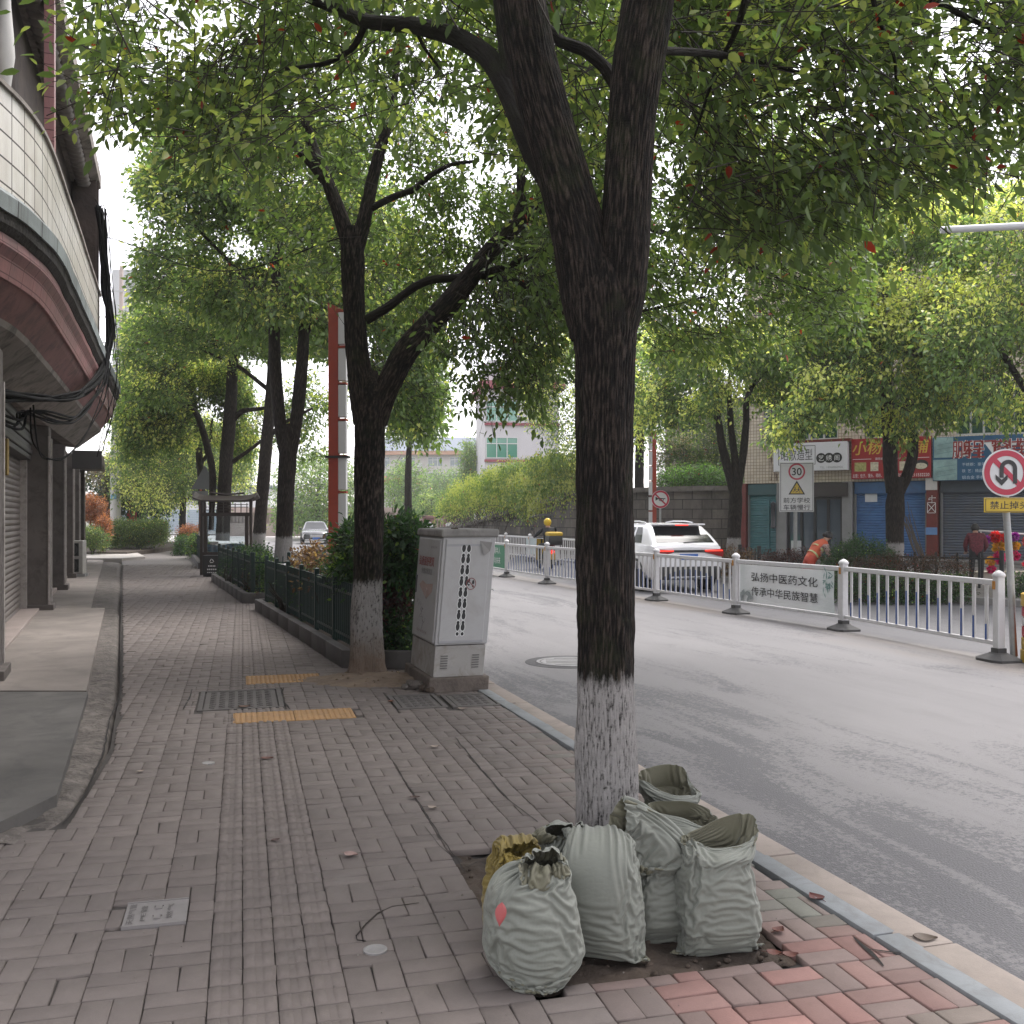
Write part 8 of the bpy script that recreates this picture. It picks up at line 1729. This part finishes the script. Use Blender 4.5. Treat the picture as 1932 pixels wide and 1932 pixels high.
def sack(label, pos, yaw, keys, mats=(M_sack, M_sack_in), contents=None, **kw):
    X = sack_shape(keys, **kw); Hn, W = X.shape[:2]
    c, s = math.cos(yaw), math.sin(yaw); Rm = np.array([[c, -s, 0], [s, c, 0], [0, 0, 1.0]]); P = X.reshape(-1, 3) @ Rm.T
    id_ = np.arange(Hn * W).reshape(Hn, W); nx = np.roll(id_, -1, 1)
    F_ = np.stack([id_[:-1], nx[:-1], nx[1:], id_[1:]], -1).reshape(-1)
    bot = np.array([[id_[0, i], id_[0, (W - i) % W], id_[0, (W - i - 1) % W], id_[0, i + 1]] for i in range(1, W // 2 - 1)]).reshape(-1)
    t = thing("sack", label, "sack", pos, 0, "sacks of rubble round the near tree")
    L_ = np.concatenate([F_, bot]); me = fast_mesh("bag", P, L_, np.full(len(L_) // 4, 4), list(mats), smooth=True)
    ul = me.uv_layers.new(name="UVMap"); uvv = np.stack([np.tile(np.arange(W) / W, Hn), np.repeat(np.linspace(0, 1, Hn), W)], 1); lp = np.zeros(len(me.loops), np.int32); me.loops.foreach_get("vertex_index", lp); ul.data.foreach_set("uv", uvv[lp].astype(np.float32).ravel())
    o = link("bag", me, t)
    so_ = o.modifiers.new("thickness", 'SOLIDIFY'); so_.thickness = .0012; so_.offset = -1; so_.material_offset = 1; so_.use_rim = True
    sb_ = o.modifiers.new("smooth", 'SUBSURF'); sb_.levels = 1; sb_.render_levels = 1
    if contents:
        cx_, cy_, z, a, b = contents; n = 26; an = np.arange(n) / n * 2 * np.pi
        rows = [[(cx_ + a * q * math.cos(x), cy_ + b * q * math.sin(x), z - .05 * q * q + .02 * float(fbm(np.array([q * math.cos(x) * 4, q * math.sin(x) * 4, kw['seed']]), 3))) for x in an] for q in np.linspace(.02, 1, 12)]
        MB().grid(np.array(rows) @ Rm.T, wrap=True).build("contents", M_rubble, t, smooth=True)
    return t
def spot(u, Y, z=-.005): return np.array([(u - CX) / F * Y, Y, z])
def body(a, b, top, bulge=1.0, ear=1.15, lx=0.0, ly=0.0, hs=.55):
    """seam on the ground with pointed corners, full belly, shoulder; returns rings up to cloth height hs"""
    return [(0, (0, -.02, .006), a * ear, .006), (.05 * hs / .55, (0, -.01, .012), a * .98, b * .55), (.13 * hs / .55, (0, 0, .05), a * .97, b * .9), (.25 * hs / .55, (lx * .2, ly * .2, top * .32), a * 1.02 * bulge, b * 1.02 * bulge),
            (.38 * hs / .55, (lx * .5, ly * .5, top * .62), a * 1.0, b * 1.0), (.48 * hs / .55, (lx * .8, ly * .8, top * .86), a * .93, b * .9), (hs, (lx, ly, top), a * .8, b * .76)]
k1 = body(.158, .14, .335, 1.03, .72, -.015, .0, .52)
k1[0] = (0, (-.0, -.115, .008), .035, .008); k1[1] = (.05, (-.0, -.075, .012), .085, .05); k1[2] = (.13, (0, -.02, .055), .135, .115)
sack("bulging grey green sack nearest the camera with gathered top and a red leaf on it", spot(1008, 3.52), .06, k1 + [(.60, (.01, .01, .372), .105, .085), (.69, (.03, .01, .392), .06, .045), (.80, (.035, -.005, .415), .05, .036), (.9, (.03, -.03, .42), .075, .045, (.1, -.5, .8)), (1, (.025, -.07, .40), .085, .05, (.3, -.9, .1))], seed=3, circ=.88)
k2 = body(.155, .125, .36, 1.0, 1.12, -.02, .02, .58)
sack("grey green sack standing second from the left with its top pressed flat", spot(1137, 3.72), -.32, k2 + [(.68, (-.03, .05, .40), .12, .075, (-.2, .5, .85)), (.78, (-.05, .1, .415), .10, .04, (-.3, .9, .2)), (.9, (-.08, .15, .40), .085, .02, (-.3, .9, -.3)), (1, (-.10, .19, .375), .09, .018, (-.3, .8, -.5))], seed=8, circ=.86)
k3 = body(.125, .115, .27, 1.02, .55, .02, .0, .5)
sack("grey green sack in the middle with its long mouth folded over and slumped", spot(1238, 3.92, -.03), .15, k3 + [(.58, (.02, -.02, .31), .125, .10), (.66, (.0, -.04, .345), .125, .075, (-.5, -.2, .8)), (.76, (-.05, -.035, .39), .115, .045, (-.75, .1, .6)), (.88, (-.115, -.02, .435), .10, .028, (-.8, .1, .5)), (1, (-.175, -.01, .465), .09, .03, (-.75, .0, .6))], seed=12, circ=.84, rim=((.02, 1.0), (.02, .3)))
k4 = body(.148, .13, .33, 1.04, 1.2, .0, .0, .56)
sack("grey green sack at the right front with its mouth standing open and a pointed corner", spot(1350, 3.82, -.03), .2, k4 + [(.68, (.01, .0, .365), .128, .10), (.82, (.02, .02, .405), .138, .062), (1, (.025, .035, .445), .15, .045)], seed=17, circ=.9, contents=(0.01, .01, .33, .11, .09), rim=((.055, .75), (.02, .6)))
k5 = body(.13, .12, .31, 1.0, 1.0, .0, .0, .55)
sack("open sack half hidden behind the right front one with its mouth gaping", spot(1285, 4.16, -.03), -.2, k5 + [(.7, (0, .01, .36), .13, .11), (.85, (0, .02, .39), .14, .085), (1, (-.005, .035, .42), .15, .06)], seed=23, circ=.88, contents=(0, .01, .31, .11, .1), rim=((.03, 2.6), (.02, 1.2)))
k6 = body(.13, .12, .31, 1.0, 1.0, .0, .0, .52)
sack("olive lined sack farthest back with one tall flap raised", spot(1268, 4.56, -.02), .35, k6 + [(.66, (0, .01, .37), .13, .115), (.82, (-.01, .02, .40), .135, .09), (1, (-.02, .03, .43), .14, .075)], seed=29, circ=.88, contents=(0, .01, .33, .11, .1), rim=((.075, 1.9), (.04, .9)))
k7 = body(.115, .11, .31, 1.0, 1.0, .0, .0, .54)
sack("crumpled sack squeezed between the tree foot and the front sacks", spot(1066, 3.99, -.02), .4, k7 + [(.66, (.0, .0, .345), .095, .075), (.76, (.01, .0, .375), .08, .05), (.88, (-.01, -.02, .40), .09, .035, (.2, -.5, .7)), (1, (-.05, -.06, .40), .10, .03, (-.5, -.8, .2))], seed=31, circ=.78, rim=((.03, 1.2), (.02, .4)))
k8 = body(.10, .095, .25, 1.0, .9, .0, .0, .48)
sack("small crumpled mustard yellow sack behind the left one", spot(964, 3.86, -.01), .2, k8 + [(.58, (-.01, .0, .30), .075, .065), (.68, (.0, .0, .325), .06, .05), (.8, (.02, .0, .36), .085, .06, (.3, -.3, .9)), (.9, (.03, -.03, .375), .085, .05, (.5, -.8, .3)), (1, (.02, -.07, .35), .08, .045, (.2, -.8, -.4))], mats=(M_sack_y, M_sack_yi), seed=37, circ=.72)
# ------------------------------------------------------------------ red leaf on the near sack; the air
lf = MB(); rows = [[(s * .02 * math.sin(math.pi * min(1, q * 1.02) ** .8), -.004 * (1 - s * s) , -.075 * q) for s in (-1, -.5, 0, .5, 1)] for q in np.linspace(0, 1, 8)]
o = lf.grid(rows).build("fallen_leaf", plain("red_leaf", (.33, .06, .06), .5), None, smooth=True); o.location = A(947, 1702, 3.335); o.rotation_euler = (-.25, .2, .3); tag(o, "bright red leaf stuck on the side of the front left sack", "fallen leaf", "fallen leaves on the paving")
# long open cracks and sunken joints in the paving, a slot beside the kerb, crumbs and grit
M_crack = surf("open_crack_shadow", (.02, .017, .015), .95, .3, 20, 0)
def crack(pts, w, seed, zz=.0035):
    P = np.array([G(*q) for q in pts]); L = np.r_[0, np.cumsum(np.linalg.norm(np.diff(P, axis=0), axis=1))]; n = int(L[-1] / .025); q = np.linspace(0, L[-1], n); C = np.stack([np.interp(q, L, P[:, i]) for i in range(3)], 1)
    C[:, 0] += .008 * pnoise(np.stack([q * 6, q * 0 + seed, q * 0], 1)); d = np.gradient(C, axis=0); d /= np.linalg.norm(d, axis=1)[:, None]; nn = np.stack([-d[:, 1], d[:, 0], d[:, 2] * 0], 1); ww = (w * (.45 + .8 * np.abs(pnoise(np.stack([q * 4, q * 0 + seed, q * 0 + 3], 1)))))[:, None] * np.sin(np.linspace(.15, math.pi - .15, n))[:, None] ** .4
    z = ground_z(C[:, 0], C[:, 1])[:, None] + zz; return [np.concatenate([(C + nn * s * ww)[:, :2], z], 1) for s in (-1, 1)]
for k, (pts, w) in enumerate((([(858, 1392), (905, 1450), (960, 1510), (1015, 1552)], .008), ([(728, 1417), (780, 1500), (838, 1590), (878, 1650)], .0055), ([(1612, 1768), (1640, 1792), (1668, 1822)], .012), ([(1638, 1790), (1690, 1797), (1726, 1802)], .011), ([(800, 1560), (830, 1600), (868, 1632)], .003), ([(880, 1640), (905, 1628), (930, 1640)], .006), ([(535, 1298), (528, 1318), (548, 1338)], .016), ([(345, 1340), (360, 1312), (362, 1300)], .012), ([(930, 1312), (958, 1322), (985, 1334)], .022), ([(232, 1180), (229, 1290), (225, 1320), (206, 1362)], .016), ([(206, 1362), (196, 1420), (160, 1500), (120, 1556)], .012))):
    a, b = crack(pts, w, k * 3.7); struct(MB().grid([a, b]).build("pavement_crack", M_crack))
m = MB(); rr = np.random.default_rng(77)
for k in range(420):
    s_, t_ = rr.uniform(3.0, 13), rr.uniform(-1.2, 2.2); x, y = pav(s_, t_)
    if x < drain_x(y) + .1 or x > kerb_x(y): continue
    q = rr.uniform(.0015, .0045) * (1.6 if rr.random() < .1 else 1); m.lathe([(q * .3, -q * .3), (q, q * .2), (q * .4, q)], 5, (x, y, float(ground_z(x, y)) + .002), M=rotz(rr.uniform(0, 6)) @ np.diag([1, rr.uniform(.5, 1), 1]))
stuff(m.build("litter_crumbs", surf("grit", (.2, .18, .16), .9, .6, 30, 0)))
m = MB()
for k in range(260):
    y = rr.uniform(3.6, 14); x = kerb_x(y) + abs(rr.normal(0, .09)) + .02; q = rr.uniform(.003, .009); m.lathe([(q * .3, -q * .3), (q, q * .2), (q * .4, q)], 5, (x, y, -.127), M=rotz(rr.uniform(0, 6)) @ np.diag([1, rr.uniform(.5, 1), 1]))
stuff(m.build("gutter_grit", M_drain))
hz = MB().box((0, 95, 14.4), (420, 230, 31.2)); M_hz = NT("haze"); pv = M_hz.n("ShaderNodeVolumePrincipled"); pv.inputs["Color"].default_value = (.93, .95, .97, 1); pv.inputs["Density"].default_value = .0006; pv.inputs["Anisotropy"].default_value = .3
M_hz.t.links.new(pv.outputs[0], M_hz.out.inputs["Volume"]); stuff(hz.build("haze", M_hz.m))
S.cycles.volume_bounces = 1
